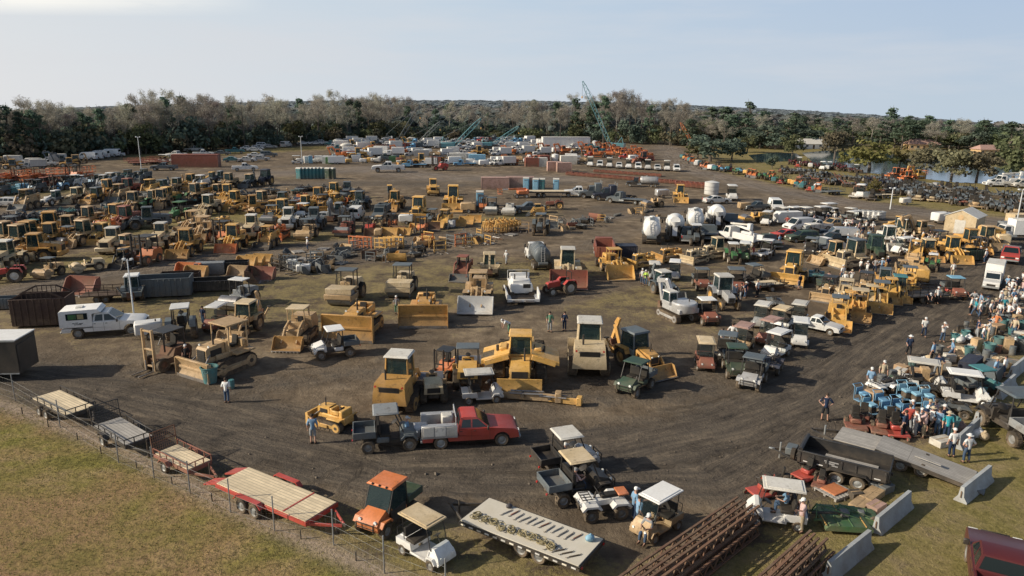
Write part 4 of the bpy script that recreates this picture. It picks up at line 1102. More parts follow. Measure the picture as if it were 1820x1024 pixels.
def container(c='salmon', L_=6.1, w=2.44, hh=2.6):
    t = T(); k = t.p('body'); k.box((0, 0, hh / 2), (L_ - .06, w - .06, hh - .04), c, .02)
    for i in range(int(L_ / .28)):
        x = -L_ / 2 + .2 + i * .28
        for s in (-1, 1): k.box((x, s * (w / 2 - .03), hh / 2), (.13, .06, hh - .4), c, .01)
        k.box((x, 0, hh - .03), (.13, w - .3, .05), c, .01)
    fr = t.p('corner_frame')
    for x in (-1, 1):
        for s in (-1, 1): fr.box((x * (L_ / 2 - .06), s * (w / 2 - .06), hh / 2), (.15, .15, hh), c, .02)
        for z in (.08, hh - .08): fr.box((x * (L_ / 2 - .06), 0, z), (.14, w, .16), c, .02)
    for s in (-1, 1):
        for z in (.08, hh - .08): fr.box((0, s * (w / 2 - .05), z), (L_, .12, .16), c, .02)
    d = t.p('door')
    for s in (-1, 1):
        d.box((L_ / 2 - .0, s * w / 4, hh / 2), (.05, w / 2 - .12, hh - .35), c, .01)
        for q in (-.25, .25): d.cyl((L_ / 2 + .05, s * w / 4 + q, .2), (L_ / 2 + .05, s * w / 4 + q, hh - .2), .02, 'galv', 6)
    return t
def dumpster(c='brown', L_=6.4, w=2.4, hh=1.9, peak=False):
    t = T(); k = t.p('body'); k.box((0, 0, .22), (L_, w, .12), c, .01)
    for s in (-1, 1):
        k.box((0, s * w / 2, hh / 2 + .2), (L_, .07, hh), c, .01); k.box((0, s * w / 2, hh + .2), (L_ + .1, .16, .12), c, .02)
        for i in range(int(L_ / .55)): k.box((-L_ / 2 + .3 + i * .55, s * (w / 2 + .07), hh / 2 + .2), (.1, .1, hh), c, .01)
    k.box((L_ / 2, 0, hh / 2 + .2), (.07, w, hh), c, .01); k.box((L_ / 2, 0, hh + .2), (.14, w + .1, .12), c, .02)
    d = t.p('gate'); d.box((-L_ / 2, 0, hh / 2 + .2), (.08, w, hh), c, .01)
    for z in (.5, 1.1, 1.7): d.box((-L_ / 2 - .06, 0, z * hh / 1.9), (.08, w, .1), c, .01)
    if peak:
        p = t.p('side_screen')
        for s in (-1, 1):
            p.prism([(-L_ / 2, hh + .25), (-L_ * .2, hh + .95), (L_ * .2, hh + .95), (L_ / 2, hh + .25), (L_ / 2 - .35, hh + .28), (L_ * .17, hh + .86), (-L_ * .17, hh + .86), (-L_ / 2 + .35, hh + .28)], s * w / 2 - .03, s * w / 2 + .03, c)
            for i in range(7): x = -L_ * .26 + i * L_ * .52 / 6; p.box((x, s * w / 2, hh + .5), (.05, .05, .7), c, 0)
    sk = t.p('skid')
    for s in (-1, 1): sk.box((0, s * .5, .1), (L_, .12, .18), c, .01)
    return t
def porta(c='teal'):
    t = T(); k = t.p('cabin'); k.box((0, 0, 1.1), (1.1, 1.1, 2.1), c, .04); 
    r = t.p('roof'); r.prism([(-.58, 2.13), (-.58, 2.2), (-.3, 2.38), (.3, 2.38), (.58, 2.2), (.58, 2.13)], -.58, .58, 'offwhite')
    d = t.p('door'); d.box((.56, 0, 1.05), (.03, .8, 1.85), c, .02); d.box((.58, 0, 1.85), (.02, .6, .12), 'slate', 0); d.box((.58, -.28, 1.1), (.03, .06, .14), 'white', .01)
    s = t.p('skid'); s.box((0, 0, .06), (1.2, 1.2, .1), 'slate', .01)
    return t
def tank(c='white', r=2.0, h=4.2):
    t = T(); k = t.p('shell'); k.lathe((0, 0, 0), (0, 0, 1), [(r, 0), (r, h)], c, 28)
    q = t.p('roof'); q.lathe((0, 0, h), (0, 0, 1), [(r * 1.03, 0), (r * 1.03, .05), (r * .2, .35), (0.02, .36)], c, 28)
    for z in (h * .33, h * .66): k.lathe((0, 0, z), (0, 0, 1), [(r * 1.01, -.05), (r * 1.01, .05)], 'silver', 28)
    l = t.p('ladder')
    for s in (-.2, .2): l.cyl((r + .1, s, 0), (r + .1, s, h + .3), .03, 'galv', 5)
    for i in range(12): l.cyl((r + .1, -.2, .3 + i * .33), (r + .1, .2, .3 + i * .33), .02, 'galv', 4)
    return t
def shed(c='cream'):
    t = T(); k = t.p('wall'); k.prism([(-2.6, 0), (-2.6, 3.2), (0, 4.4), (2.6, 3.2), (2.6, 0)], -3.2, 3.2, c, plane='yz')
    r = t.p('roof')
    for s in (-1, 1): r.add([(-3.35, 0, 4.5), (3.35, 0, 4.5), (3.35, s * 2.85, 3.2), (-3.35, s * 2.85, 3.2), (-3.35, 0, 4.42), (3.35, 0, 4.42), (3.35, s * 2.85, 3.1), (-3.35, s * 2.85, 3.1)], [[0, 1, 2, 3], [4, 5, 6, 7], [0, 1, 5, 4], [2, 3, 7, 6], [1, 2, 6, 5], [0, 3, 7, 4]], 'offwhite')
    d = t.p('door'); d.box((3.215, 0, 1.3), (.04, 1.8, 2.6), 'offwhite', .01)
    e = t.p('emblem'); e.lathe((3.21, 0, 3.05), (1, 0, 0), [(.5, 0), (.5, .03)], 'tan', 18)
    return t
def house(c='offwhite', rc='salmon', L_=16, w=9, hh=3):
    t = T(); k = t.p('wall'); k.box((0, 0, hh / 2), (L_, w, hh), c, .02)
    r = t.p('roof'); a, b_ = L_ / 2 + .7, w / 2 + .7
    r.add([(-a, -b_, hh), (a, -b_, hh), (a, b_, hh), (-a, b_, hh), (-a + 3, 0, hh + 2.6), (a - 3, 0, hh + 2.6)], [[0, 1, 5, 4], [2, 3, 4, 5], [1, 2, 5], [3, 0, 4], [0, 1, 2, 3]], rc)
    for i in range(5):
        q = t.p('window', k); x = -L_ / 2 + L_ * (i + .5) / 5
        if i == 2: q.name = 'door'; q.box((x, -w / 2 - .02, 1.05), (1.0, .06, 2.1), 'brown', .02)
        else: q.box((x, -w / 2 - .02, 1.6), (1.3, .06, 1.1), 'darkglass', .02); f = t.p('window_frame', q); f.box((x, -w / 2 - .06, 1.02), (1.5, .08, .1), 'white', .01); f.box((x, -w / 2 - .06, 2.2), (1.5, .08, .1), 'white', .01)
    return t
def barrier():
    t = T(); b = t.p('barrier_body')
    P = [(-.31, 0), (-.31, .08), (-.14, .33), (-.085, .86), (.085, .86), (.14, .33), (.31, .08), (.31, 0)]
    b.prism(P, -1.85, 1.85, 'concrete', plane='yz') if False else b.add([(x, y, z) for x in (-1.85, 1.85) for (y, z) in P], [list(range(8)), list(range(15, 7, -1))] + [[i, (i + 1) % 8, 8 + (i + 1) % 8, 8 + i] for i in range(8)], 'concrete')
    l = t.p('lifting_loop')
    for x in (-1.87, 1.87): l.box((x, 0, .45), (.06, .06, .35), 'rust', .01)
    return t
def light_pole(h=8):
    t = T(); p = t.p('pole'); p.cyl((0, 0, 0), (0, 0, h), .11, 'plastic', 8, .07)
    a = t.p('lamp_arm'); a.bar((0, -.5, h - .15), (0, .5, h - .15), .06, .06, 'plastic')
    for s in (-1, 1): q = t.p('lamp', a); q.box((.12, s * .45, h - .02), (.4, .3, .2), 'plastic', .03)
    return t
def joist(L_=12.0, c='rust'):
    t = T(); k = t.p('top_chord'); k.box((0, 0, .62), (L_, .11, .07), c, .005)
    b = t.p('bottom_chord'); b.box((0, 0, .05), (L_, .14, .08), c, .005)
    w = t.p('lattice_web'); n = int(L_ / .75)
    for i in range(n):
        x = -L_ / 2 + L_ * i / n; d = L_ / n
        w.bar((x, 0, .08), (x + d / 2, 0, .6), .05, .05, c, 0); w.bar((x + d / 2, 0, .6), (x + d, 0, .08), .05, .05, c, 0)
    return t
def crane(c='teal', bl=30, ang=1.05, lc='offwhite'):
    t = T()
    for s in (-1, 1): crawler(t, s * 2.0, 6.0, 1.2, .9, 'slate')
    b = t.p('house'); b.box((-1.0, 0, 2.1), (5.2, 3.0, 1.7), c, .1); b.box((-.2, 0, 1.2), (2.0, 2.0, .4), 'engine', .05)
    w = t.p('counterweight', b); w.box((-3.8, 0, 2.1), (.9, 3.2, 1.6), 'slate', .08)
    k = t.p('cab', b); k.box((1.4, 1.1, 2.3), (1.4, 1.1, 1.8), c, .06); q = t.p('window', k); q.box((2.11, 1.1, 2.6), (.03, .9, .9), 'darkglass', .01)
    m = t.p('boom'); e = Vector((math.cos(ang), 0, math.sin(ang))); u = Vector((-math.sin(ang), 0, math.cos(ang))); p0 = Vector((1.6, 0, 1.9)); a = .65
    def P(s, r, d):
        k = a * min(1, .25 + s * .35, .3 + (bl - s) * .3); return p0 + e * s + u * r * k + Vector((0, d * k, 0))
    n = int(bl / 1.1)
    for r in (-1, 1):
        for d in (-1, 1):
            m.tube([P(bl * i / 8, r, d) for i in range(9)], .10, c, 5)
    for i in range(n):
        s0, s1 = bl * i / n, bl * (i + 1) / n; f = 1 if i % 2 else -1
        for r in (-1, 1): m.cyl(P(s0, r, f), P(s1, r, -f), .06, c, 4)
        for d in (-1, 1): m.cyl(P(s0, f, d), P(s1, -f, d), .06, c, 4)
    g = t.p('hoist_line')
    tip = p0 + e * bl; g.cyl(tip, tip - Vector((0, 0, min(6, tip.z * .3))), .05, 'slate', 4); g.box(tip - Vector((0, 0, min(6, tip.z * .3))), (.5, .4, .8), 'gold', .05)
    g.cyl(tip, (-2.6, .5, 5.2), .04, 'slate', 4); g.cyl(tip, (-2.6, -.5, 5.2), .04, 'slate', 4)
    y = t.p('gantry'); 
    for s in (-1, 1): y.bar((-1.0, s * .7, 2.9), (-2.6, s * .5, 5.2), .16, .16, c); y.bar((-3.2, s * .7, 2.9), (-2.6, s * .5, 5.2), .16, .16, c)
    return t
def loose_bucket(c='gold', w=1.8):
    t = T(); bucket(t, -.4, .03, w, c, .85, .9, 5); return t
def fork_frame(c='gold'):
    t = T(); b = t.p('fork_frame')
    for s in (-.6, .6): b.box((0, s, .6), (.1, .1, 1.2), c, .01)
    for z in (.25, .7, 1.15): b.box((0, 0, z), (.08, 1.4, .1), c, .01)
    f = t.p('fork')
    for s in (-.35, .35): f.box((.6, s, .06), (1.2, .12, .06), 'steel', .01)
    return t
def grapple(c='slate'):
    t = T(); b = t.p('frame'); b.box((0, 0, .55), (.12, 1.7, .5), c, .02)
    for i in range(7): b.tube([(0, -.75 + i * .25, .75), (.45, -.75 + i * .25, .6), (.7, -.75 + i * .25, .1), (0, -.75 + i * .25, .08)], .035, c, 5)
    j = t.p('jaw')
    for s in (-.45, .45): j.tube([(.05, s, .85), (.5, s, 1.05), (.85, s, .7), (.9, s, .3)], .05, c, 5)
    return t
def auger(c='slate'):
    t = T(); b = t.p('auger_shaft'); b.cyl((-.8, 0, .15), (.8, 0, .15), .06, c, 8)
    for i in range(10): b.lathe((-.7 + i * .15, 0, .15), (1, .25, 0), [(.18, 0), (.18, .03)], c, 12)
    return t
def generator(c='blue'):
    """pressure washer: frame, engine, tank, handle, two wheels"""
    t = T(); f = t.p('frame')
    for s in (-1, 1): f.tube([(-.45, s * .3, .18), (.4, s * .3, .18), (.42, s * .3, .95), (.6, s * .3, 1.05)], .025, c, 6)
    f.tube([(.6, -.3, 1.05), (.6, .3, 1.05)], .025, c, 6); f.box((0, 0, .2), (.85, .6, .04), c, .01)
    e = t.p('engine'); e.box((-.05, 0, .42), (.45, .42, .36), 'engine', .05); e.box((-.05, 0, .66), (.5, .45, .16), c, .05)
    k = t.p('panel'); k.box((.36, 0, .7), (.05, .5, .45), c, .02)
    for s in (-1, 1): wheel(t, -.3, s * .38, .17, .1, 'galv', 0, n=12)
    return t
def mower(c='brick'):
    t = T(); d = t.p('deck'); d.box((.15, 0, .22), (1.0, 1.2, .14), c, .05)
    b = t.p('body'); b.box((-.3, 0, .48), (.8, .6, .3), c, .08); e = t.p('engine'); e.box((-.65, 0, .72), (.4, .5, .3), 'engine', .06)
    seat(t, -.2, 0, .6, w=.42); h = t.p('control_lever')
    for s in (-1, 1): h.tube([(.0, s * .33, .6), (.2, s * .33, 1.0), (.1, s * .08, 1.05)], .02, 'black', 5)
    for s in (-1, 1): wheel(t, -.5, s * .45, .26, .22, c, 8); wheel(t, .75, s * .42, .13, .1, c, 0, n=12)
    return t
def crate(c='carton', d=(.8, .6, .6)):
    t = T(); b = t.p('carton'); b.box((0, 0, d[2] / 2), d, c, .015)
    f = t.p('flap'); f.box((0, 0, d[2] + .005), (d[0] * .98, .07, .008), 'tan', 0); return t
def pallet(c='wood', load=None):
    t = T(); b = t.p('pallet')
    for y in (-.5, 0, .5): b.box((0, y, .06), (1.2, .1, .1), c, .005)
    for i in range(7): b.box((-.54 + i * .18, 0, .125), (.12, 1.1, .03), c, .004)
    if load: k = t.p('board'); k.box((0, 0, .17), (.85, .7, .06), load, .02)
    return t
def sack(c='plastic'):
    t = T(); b = t.p('sack'); b.sphere((0, 0, .28), .42, c, 10, 6, (1, .75, .68)); k = t.p('tie'); k.sphere((.05, 0, .58), .1, c, 7, 4); return t
def drum_can(c='blue'):
    t = T(); b = t.p('drum'); b.lathe((0, 0, 0), (0, 0, 1), [(.28, 0), (.29, .02), (.28, .3), (.3, .32), (.28, .34), (.28, .6), (.3, .62), (.28, .64), (.28, .86), (.26, .88)], c, 16); k = t.p('bung'); k.cyl((.14, 0, .88), (.14, 0, .91), .04, 'black', 8); return t
def bin_tub(c='teal'):
    t = T(); b = t.p('tub'); b.lathe((0, 0, 0), (0, 0, 1), [(.28, 0), (.38, .75), (.42, .76), (.42, .8), (.36, .8), (.27, .06)], c, 14); h = t.p('handle')
    for s in (-1, 1): h.tube([(-.1, s * .4, .68), (-.1, s * .46, .62), (.1, s * .46, .62), (.1, s * .4, .68)], .02, c, 5)
    return t
def table(c='white'):
    t = T(); b = t.p('table_top'); b.box((0, 0, .73), (1.9, .8, .05), c, .015)
    for x in (-.8, .8):
        for s in (-1, 1): l = t.p('leg'); l.cyl((x, s * .33, 0), (x, s * .33, .71), .02, 'slate', 6)
    return t
def chain_heap(sd=0, c='straw'):
    r = random.Random(sd); t = T(); b = t.p('coil')
    for i in range(5):
        a = r.uniform(.10, .2); o = (r.uniform(-.15, .15), r.uniform(-.12, .12), .03 + .035 * i)
        pts = [(o[0] + a * math.cos(q) * 1.3, o[1] + a * math.sin(q), o[2] + .02 * math.sin(3 * q)) for q in [2 * PI * k / 12 for k in range(13)]]
        b.tube(pts, .022, c, 5)
    k = t.p('hook'); k.tube([(.2, .05, .04), (.38, .1, .04), (.42, .02, .04), (.36, -.03, .04)], .02, 'steel', 5)
    return t
def binder(c='slate'):
    t = T(); b = t.p('lever'); b.box((0, 0, .03), (.5, .06, .05), c, .01); k = t.p('hook'); k.tube([(.25, 0, .03), (.38, .04, .03), (.42, -.03, .03)], .018, 'steel', 5); k.tube([(-.25, 0, .03), (-.36, -.05, .03)], .018, 'steel', 5); return t
def cutter(c='green'):
    """rotary cutter"""
    t = T(); d = t.p('deck'); d.prism([(-1.2, .2), (-1.25, .35), (-1.0, .48), (.7, .48), (.9, .3), (.9, .2)], -.95, .95, c)
    g = t.p('gearbox'); g.box((-.2, 0, .62), (.4, .4, .3), 'slate', .05); g.cyl((.0, 0, .62), (1.3, 0, .55), .06, 'black', 8)
    h = t.p('hitch_frame')
    for s in (-1, 1): h.bar((.85, s * .4, .45), (1.3, s * .4, .4), .08, .1, c); h.bar((1.2, s * .4, .4), (1.1, 0, 1.05), .06, .06, c); h.bar((1.1, 0, 1.0), (-.9, s * .3, .5), .05, .05, c)
    w = t.p('tail_wheel'); w.lathe((-1.65, 0, .25), (0, 1, 0), [(.1, -.09), (.25, -.07), (.25, .07), (.1, .09)], 'tyre', 14); w.bar((-1.2, 0, .45), (-1.65, .13, .3), .06, .06, c)
    for i in range(7): d.box((-.9 + i * .3, .5 * (-1) ** i, .49), (.04, .9, .05), 'gold' if i % 3 == 0 else c, .005)
    return t
def implement(c='slate', k=0):
    """disc harrow / finishing mower seen small"""
    t = T(); f = t.p('frame'); f.box((0, 0, .65), (1.5, .12, .12), c, .01); f.box((0, .5, .65), (1.5, .12, .12), c, .01); f.box((0, -.5, .65), (1.5, .12, .12), c, .01)
    for x in (-.6, .6): f.box((x, 0, .65), (.1, 1.3, .1), c, .01)
    f.bar((0, -.5, .65), (0, -1.0, 1.2), .08, .08, c); f.bar((-.4, -.5, .65), (0, -1.0, 1.2), .06, .06, c); f.bar((.4, -.5, .65), (0, -1.0, 1.2), .06, .06, c)
    d = t.p('disc')
    for y in (-.45, .45):
        for i in range(7): d.lathe((-.7 + i * .23, y, .32), (1, .3, 0), [(.32, 0), (.3, .03)], 'steel' if k else 'engine', 12)
    return t
def tyre_stack(n=3):
    t = T(); b = t.p('tyre')
    for i in range(n): b.lathe((.03 * (i % 2), 0, .14 + .27 * i), (0, 0, 1), [(.32, -.1), (.5, -.13), (.56, -.06), (.56, .06), (.5, .13), (.32, .1)], 'tyre', 16, cap=False)
    return t
def boom_part(c='gold'):
    t = T(); b = t.p('boom'); b.bar((-2.6, 0, .35), (1.6, 0, .4), .4, .5, c); b.bar((1.5, 0, .42), (2.6, .1, .3), .3, .35, c)
    for s in (-.28, .28): b.cyl((-1.2, s, .7), (1.4, s, .65), .08, 'steel', 8)
    k = t.p('bracket'); k.box((-2.4, 0, .5), (.5, .8, .8), c, .05); k.cyl((.4, -.4, .5), (.4, .4, .5), .16, 'engine', 10)
    return t
def tow_mast():
    t = T(); w = t.p('chassis'); w.box((0, 0, .6), (1.6, 1.0, .6), 'gold', .05)
    m = t.p('mast'); m.box((0, 0, 2.6), (.16, .16, 4.0), 'galv', .01); l = t.p('lamp', m); 
    for s in (-.3, .3): l.box((.1, s, 4.6), (.1, .4, .3), 'lamp', .03)
    for s in (-1, 1): wheel(t, 0, s * .6, .3, .2, 'galv', 0)
    return t
def compressor(c='white'):
    t = T(); b = t.p('housing'); b.box((0, 0, .95), (2.2, 1.3, 1.1), c, .12); d = t.p('side_door'); d.box((0, -.655, .95), (1.6, .03, .8), c, .03)
    for s in (-1, 1): wheel(t, -.1, s * .72, .32, .2, 'galv', 0)
    f = t.p('tow_bar'); f.bar((1.0, 0, .5), (2.0, 0, .42), .1, .1, 'engine'); e = t.p('exhaust'); e.cyl((-.6, .3, 1.5), (-.6, .3, 1.7), .06, 'engine', 8)
    return t
def tote(c='white'):
    t = T(); b = t.p('tank'); b.box((0, 0, .62), (1.1, .95, .95), c, .08); f = t.p('cage')
    for z in (.25, .6, .95, 1.1): f.tube([(-.57, -.5, z), (.57, -.5, z), (.57, .5, z), (-.57, .5, z), (-.57, -.5, z)], .018, 'galv', 4)
    f.box((0, 0, .07), (1.2, 1.0, .12), 'slate', .01); k = t.p('cap'); k.cyl((0, 0, 1.1), (0, 0, 1.16), .12, 'slate', 10)
    return t

def skin_mesh(V, E, R, name, mat, root=0, sub=1):
    me = bpy.data.meshes.new(name); me.from_pydata(V, E, [])
    o = bpy.data.objects.new(name, me); COL.objects.link(o)
    o.modifiers.new('s', 'SKIN')
    for i, r in enumerate(R):
        d = me.skin_vertices[0].data[i]; d.radius = r if isinstance(r, tuple) else (r, r); d.use_root = (i == root)
    o.modifiers['s'].use_smooth_shade = True
    sb = o.modifiers.new('u', 'SUBSURF'); sb.levels = sub; sb.render_levels = sub
    dg = bpy.context.evaluated_depsgraph_get(); dg.update()
    out = bpy.data.meshes.new_from_object(o.evaluated_get(dg)); out.name = name
    bpy.data.objects.remove(o); bpy.data.meshes.remove(me)
    bm = bmesh.new(); bm.from_mesh(out); bmesh.ops.holes_fill(bm, edges=[e for e in bm.edges if len(e.link_faces) == 1], sides=12); bmesh.ops.recalc_face_normals(bm, faces=bm.faces); bm.to_mesh(out); bm.free()
    out.materials.clear(); out.materials.append(M(mat))
    for p in out.polygons: p.material_index = 0; p.use_smooth = True
    return out
POSES = {
 'stand': dict(f=((.02, .12), (-.04, -.11)), k=((.05, .11, .50), (.02, -.1, .50)), hz=.93, ln=.0, e=((-.05, .27, 1.13), (-.05, -.27, 1.13)), h=((.06, .27, .86), (.08, -.26, .87))),
 'walk': dict(f=((.32, .09), (-.34, -.09)), k=((.20, .1, .50), (-.05, -.1, .49)), hz=.90, ln=.05, e=((-.17, .26, 1.12), (.10, -.26, 1.10)), h=((-.16, .24, .86), (.3, -.22, .95))),
 'hips': dict(f=((.0, .17), (-.02, -.16)), k=((.03, .15, .50), (.02, -.14, .50)), hz=.92, ln=.0, e=((-.08, .42, 1.15), (-.08, -.42, 1.15)), h=((.02, .2, .98), (.02, -.2, .98))),
 'lift': dict(f=((.05, .12), (-.08, -.12)), k=((.06, .11, .50), (.0, -.11, .50)), hz=.93, ln=.02, e=((.2, .3, 1.30), (.2, -.3, 1.32)), h=((.34, .12, 1.52), (.34, -.1, 1.55))),
 'point': dict(f=((.02, .12), (-.06, -.12)), k=((.05, .11, .50), (.0, -.1, .50)), hz=.93, ln=.02, e=((.24, .26, 1.28), (-.05, -.28, 1.13)), h=((.5, .2, 1.32), (.1, -.27, .88))),
 'bend': dict(f=((.05, .15), (-.08, -.15)), k=((.12, .14, .48), (.05, -.14, .48)), hz=.86, ln=1.05, e=((.55, .24, .92), (.52, -.24, .95)), h=((.62, .18, .66), (.6, -.16, .70))),
 'sit': dict(f=((.52, .14), (.5, -.14)), k=((.44, .14, .55), (.44, -.14, .55)), hz=.52, ln=-.06, e=((.12, .28, .78), (.12, -.28, .78)), h=((.36, .16, .80), (.36, -.14, .80))),
}
PERSON = {}
def person_meshes(pose, hat, shorts):
    key = (pose, hat, shorts)
    if key in PERSON: return PERSON[key]
    P = POSES[pose]; ln = P['ln']; hz = P['hz']
    def up(d, y=0, fx=0): return (math.sin(ln) * d + fx * math.cos(ln), y, hz + math.cos(ln) * d - fx * math.sin(ln))
    sit = pose == 'sit'
    pel, wai, che, nk, hd0, hd1, top = up(0), up(.2), up(.42), up(.56), up(.62, 0, .01), up(.70, 0, .015), up(.79, 0, .005)
    shl, shr = up(.49, .17), up(.49, -.17)
    hl, hr = (0, .09, hz - .05), (0, -.09, hz - .05)
    fl, fr = P['f']; zf = .09 if not sit else .12
    al, ar = (fl[0] - .03, fl[1], zf), (fr[0] - .03, fr[1], zf)
    tl, tr = (fl[0] + .16, fl[1] + .02, .05 if not sit else .08), (fr[0] + .16, fr[1] - .02, .05 if not sit else .08)
    (el, er), (wl, wr), (kl, kr) = P['e'], P['h'], P['k']
    V = [pel, wai, che, nk, hd0, hd1, top, shl, el, wl, shr, er, wr, hl, kl, al, tl, hr, kr, ar, tr]
    E = [(0, 1), (1, 2), (2, 3), (3, 4), (4, 5), (5, 6), (2, 7), (7, 8), (8, 9), (2, 10), (10, 11), (11, 12), (0, 13), (13, 14), (14, 15), (15, 16), (0, 17), (17, 18), (18, 19), (19, 20)]
    R = [(.14, .11), (.13, .105), (.15, .11), .055, .07, .095, .075, .06, .046, .03, .06, .046, .03, .085, .058, .038, .034, .085, .058, .038, .034]
    body = skin_mesh(V, E, R, 'person', 'skin')
    b = B('x')
    hv = Vector(hd1); fx = Vector((math.cos(ln), 0, -math.sin(ln))); ux = Vector((math.sin(ln), 0, math.cos(ln)))
    b.cyl(hv + fx * .09 - ux * .005, hv + fx * .118 - ux * .03, .012, 'skin', 6, .02)
    for s in (-1, 1):
        b.sphere(hv + fx * .088 + Vector((0, s * .034, 0)) + ux * .012, .013, 'eye', 6, 4); b.sphere(hv + Vector((0, s * .096, 0)), .026, 'skin', 6, 4, (.6, .4, 1))
    b.box(hv + fx * .088 - ux * .055, (.012, .05, .012), 'cloth_pink', .003)
    for w_, e_, sd in ((wl, el, 1), (wr, er, -1)):
        w = Vector(w_); d = (w - Vector(e_)).normalized(); side = d.cross(Vector((0, 1, 0))).normalized(); nrm = d.cross(side)
        b.bar(w - d * .02, w + d * .085, .03, .08, 'skin', .01)
        for i, (o, l) in enumerate(((-.03, .065), (-.01, .078), (.011, .072), (.03, .055))):
            p = w + d * .08 + side * o; q = p + d * l * .55 - nrm * .006 * sd; b.cyl(p, q, .0095, 'skin', 5, .0085); b.cyl(q, q + d * l * .4 - nrm * .03 * sd, .0085, 'skin', 5, .007)
        p = w + d * .02 + side * -.035; q = p - side * .035 + d * .035; b.cyl(p, q, .012, 'skin', 5, .01); b.cyl(q, q + d * .035, .01, 'skin', 5, .008)
    bm = bmesh.new(); bm.from_mesh(body); tmp = b.mesh('t'); n0 = len(bm.faces)
    off = {}
    for m in tmp.materials:
        if m.name not in [x.name for x in body.materials]: body.materials.append(m)
        off[m.name] = [x.name for x in body.materials].index(m.name)
    idx = [off[m.name] for m in tmp.materials]
    bm.from_mesh(tmp); bm.faces.ensure_lookup_table()
    for f in list(bm.faces)[n0:]: f.material_index = idx[f.material_index]
    bm.to_mesh(body); bm.free(); bpy.data.meshes.remove(tmp)
    def lerp(a, c, k): return tuple(a[i] + (c[i] - a[i]) * k for i in range(3))
    sl, sr = lerp(el, wl, .15), lerp(er, wr, .15)
    V = [up(-.13), wai, che, up(.53), shl, sl, shr, sr]
    shirt = skin_mesh(V, [(0, 1), (1, 2), (2, 3), (2, 4), (4, 5), (2, 6), (6, 7)], [(.175, .135), (.165, .13), (.175, .135), .085, .085, .07, .085, .07], 'shirt', 'cloth_white')
    ke = .22 if shorts else .93
    bl, br = (lerp(kl, al, ke), lerp(kr, ar, ke))
    V = [up(.10), pel, hl, kl, bl, hr, kr, br]
    tro = skin_mesh(V, [(0, 1), (1, 2), (2, 3), (3, 4), (1, 5), (5, 6), (6, 7)], [(.155, .125), (.165, .125), .105, .08, .066, .105, .08, .066], 'trousers', 'denim', root=1)
    out = [('shirt', shirt), ('trousers', tro)]
    for a_, t_ in ((al, tl), (ar, tr)):
        sh = B('shoe'); out.append(('shoe', None)); sh.bar((a_[0] - .06, a_[1], a_[2] - .045), (t_[0], t_[1], t_[2] + .0), .095, .085, 'leather', .03); out[-1] = ('shoe', sh.mesh())
    hb = B('cap' if hat == 'cap' else 'hat' if hat == 'hat' else 'hair')
    c = hv + ux * .03
    if hat == 'hair': hb.sphere(c - fx * .012 + ux * .015, .103, 'hair', 12, 8, (1, .95, .95))
    else:
        hb.lathe(c + ux * .015, ux, [(.104, -.01), (.106, .04), (.085, .09), (.03, .115)], 'cloth_white', 14)
        if hat == 'cap': hb.bar(c + fx * .09 + ux * .015, c + fx * .2 - ux * .002, .15, .012, 'cloth_white', .004)
        else: hb.lathe(c + ux * .012, ux, [(.19, -.008), (.19, .006), (.1, .02)], 'cloth_white', 16)
    out.append((hb.name, hb.mesh()))
    PERSON[key] = (body, out); return PERSON[key]
def person(x, y, z, rz, label, pose='stand', shirt='cloth_white', trousers='denim', hat='cap', hatc='cloth_white', shorts=False, group=None, sc=1.0):
    body, cl = person_meshes(pose, hat, shorts)
    o = link(bpy.data.objects.new('person', body)); o.location = (x, y, z); o.rotation_euler = (0, 0, rz); o.scale = (sc, sc, sc)
    for n, me in cl:
        c = link(bpy.data.objects.new(n, me), o)
        m = {'shirt': shirt, 'trousers': trousers, 'cap': hatc, 'hat': hatc}.get(n)
        if m: c.material_slots[0].link = 'OBJECT'; c.material_slots[0].material = M(m)
    tag(o, label, 'person', group); return o
def seg_dist(P, pts):
    """distance, signed side and running length of points P to a polyline"""
    best = np.full(len(P), 1e9); sd = np.zeros(len(P)); run = np.zeros(len(P)); acc = 0
    for a, b in zip(pts, pts[1:]):
        a = np.array(a[:2]); b = np.array(b[:2]); d = b - a; l = np.hypot(*d)
        t = np.clip(((P - a) @ d) / l ** 2, 0, 1); q = P - (a + t[:, None] * d); r = np.hypot(q[:, 0], q[:, 1])
        k = r < best; best[k] = r[k]; sd[k] = np.sign(d[0] * (P[k] - a)[:, 1] - d[1] * (P[k] - a)[:, 0]) * r[k]; run[k] = acc + t[k] * l
        acc += l
    return best, sd, run
def inside(P, poly):
    x, y = P[:, 0], P[:, 1]; r = np.zeros(len(P), bool); n = len(poly)
    for i in range(n):
        x0, y0 = poly[i][:2]; x1, y1 = poly[(i + 1) % n][:2]
        c = ((y0 > y) != (y1 > y)); r ^= c & (x < (x1 - x0) * (y - y0) / (y1 - y0 + 1e-12) + x0)
    return r
def W_(*pts): return [at(*p) for p in pts]
def soft(P, poly, w):
    d, _, _ = seg_dist(P, list(poly) + [poly[0]]); s = np.where(inside(P, poly), d, -d)
    return np.clip(s / w * .5 + .5, 0, 1)
def fall(d, w, e): return np.clip((w + e - d) / (2 * e), 0, 1)
def drop(x, y):
    r = np.hypot(x, y); az = np.arctan2(x, y)
    k = np.clip(np.abs(az) / .61, 0, 1.6) ** 2
    return -np.where(az > 0, .024, .020) * k * np.maximum(0, r - 420)
def gz(x, y): return float(drop(np.array([x]), np.array([y]))[0])

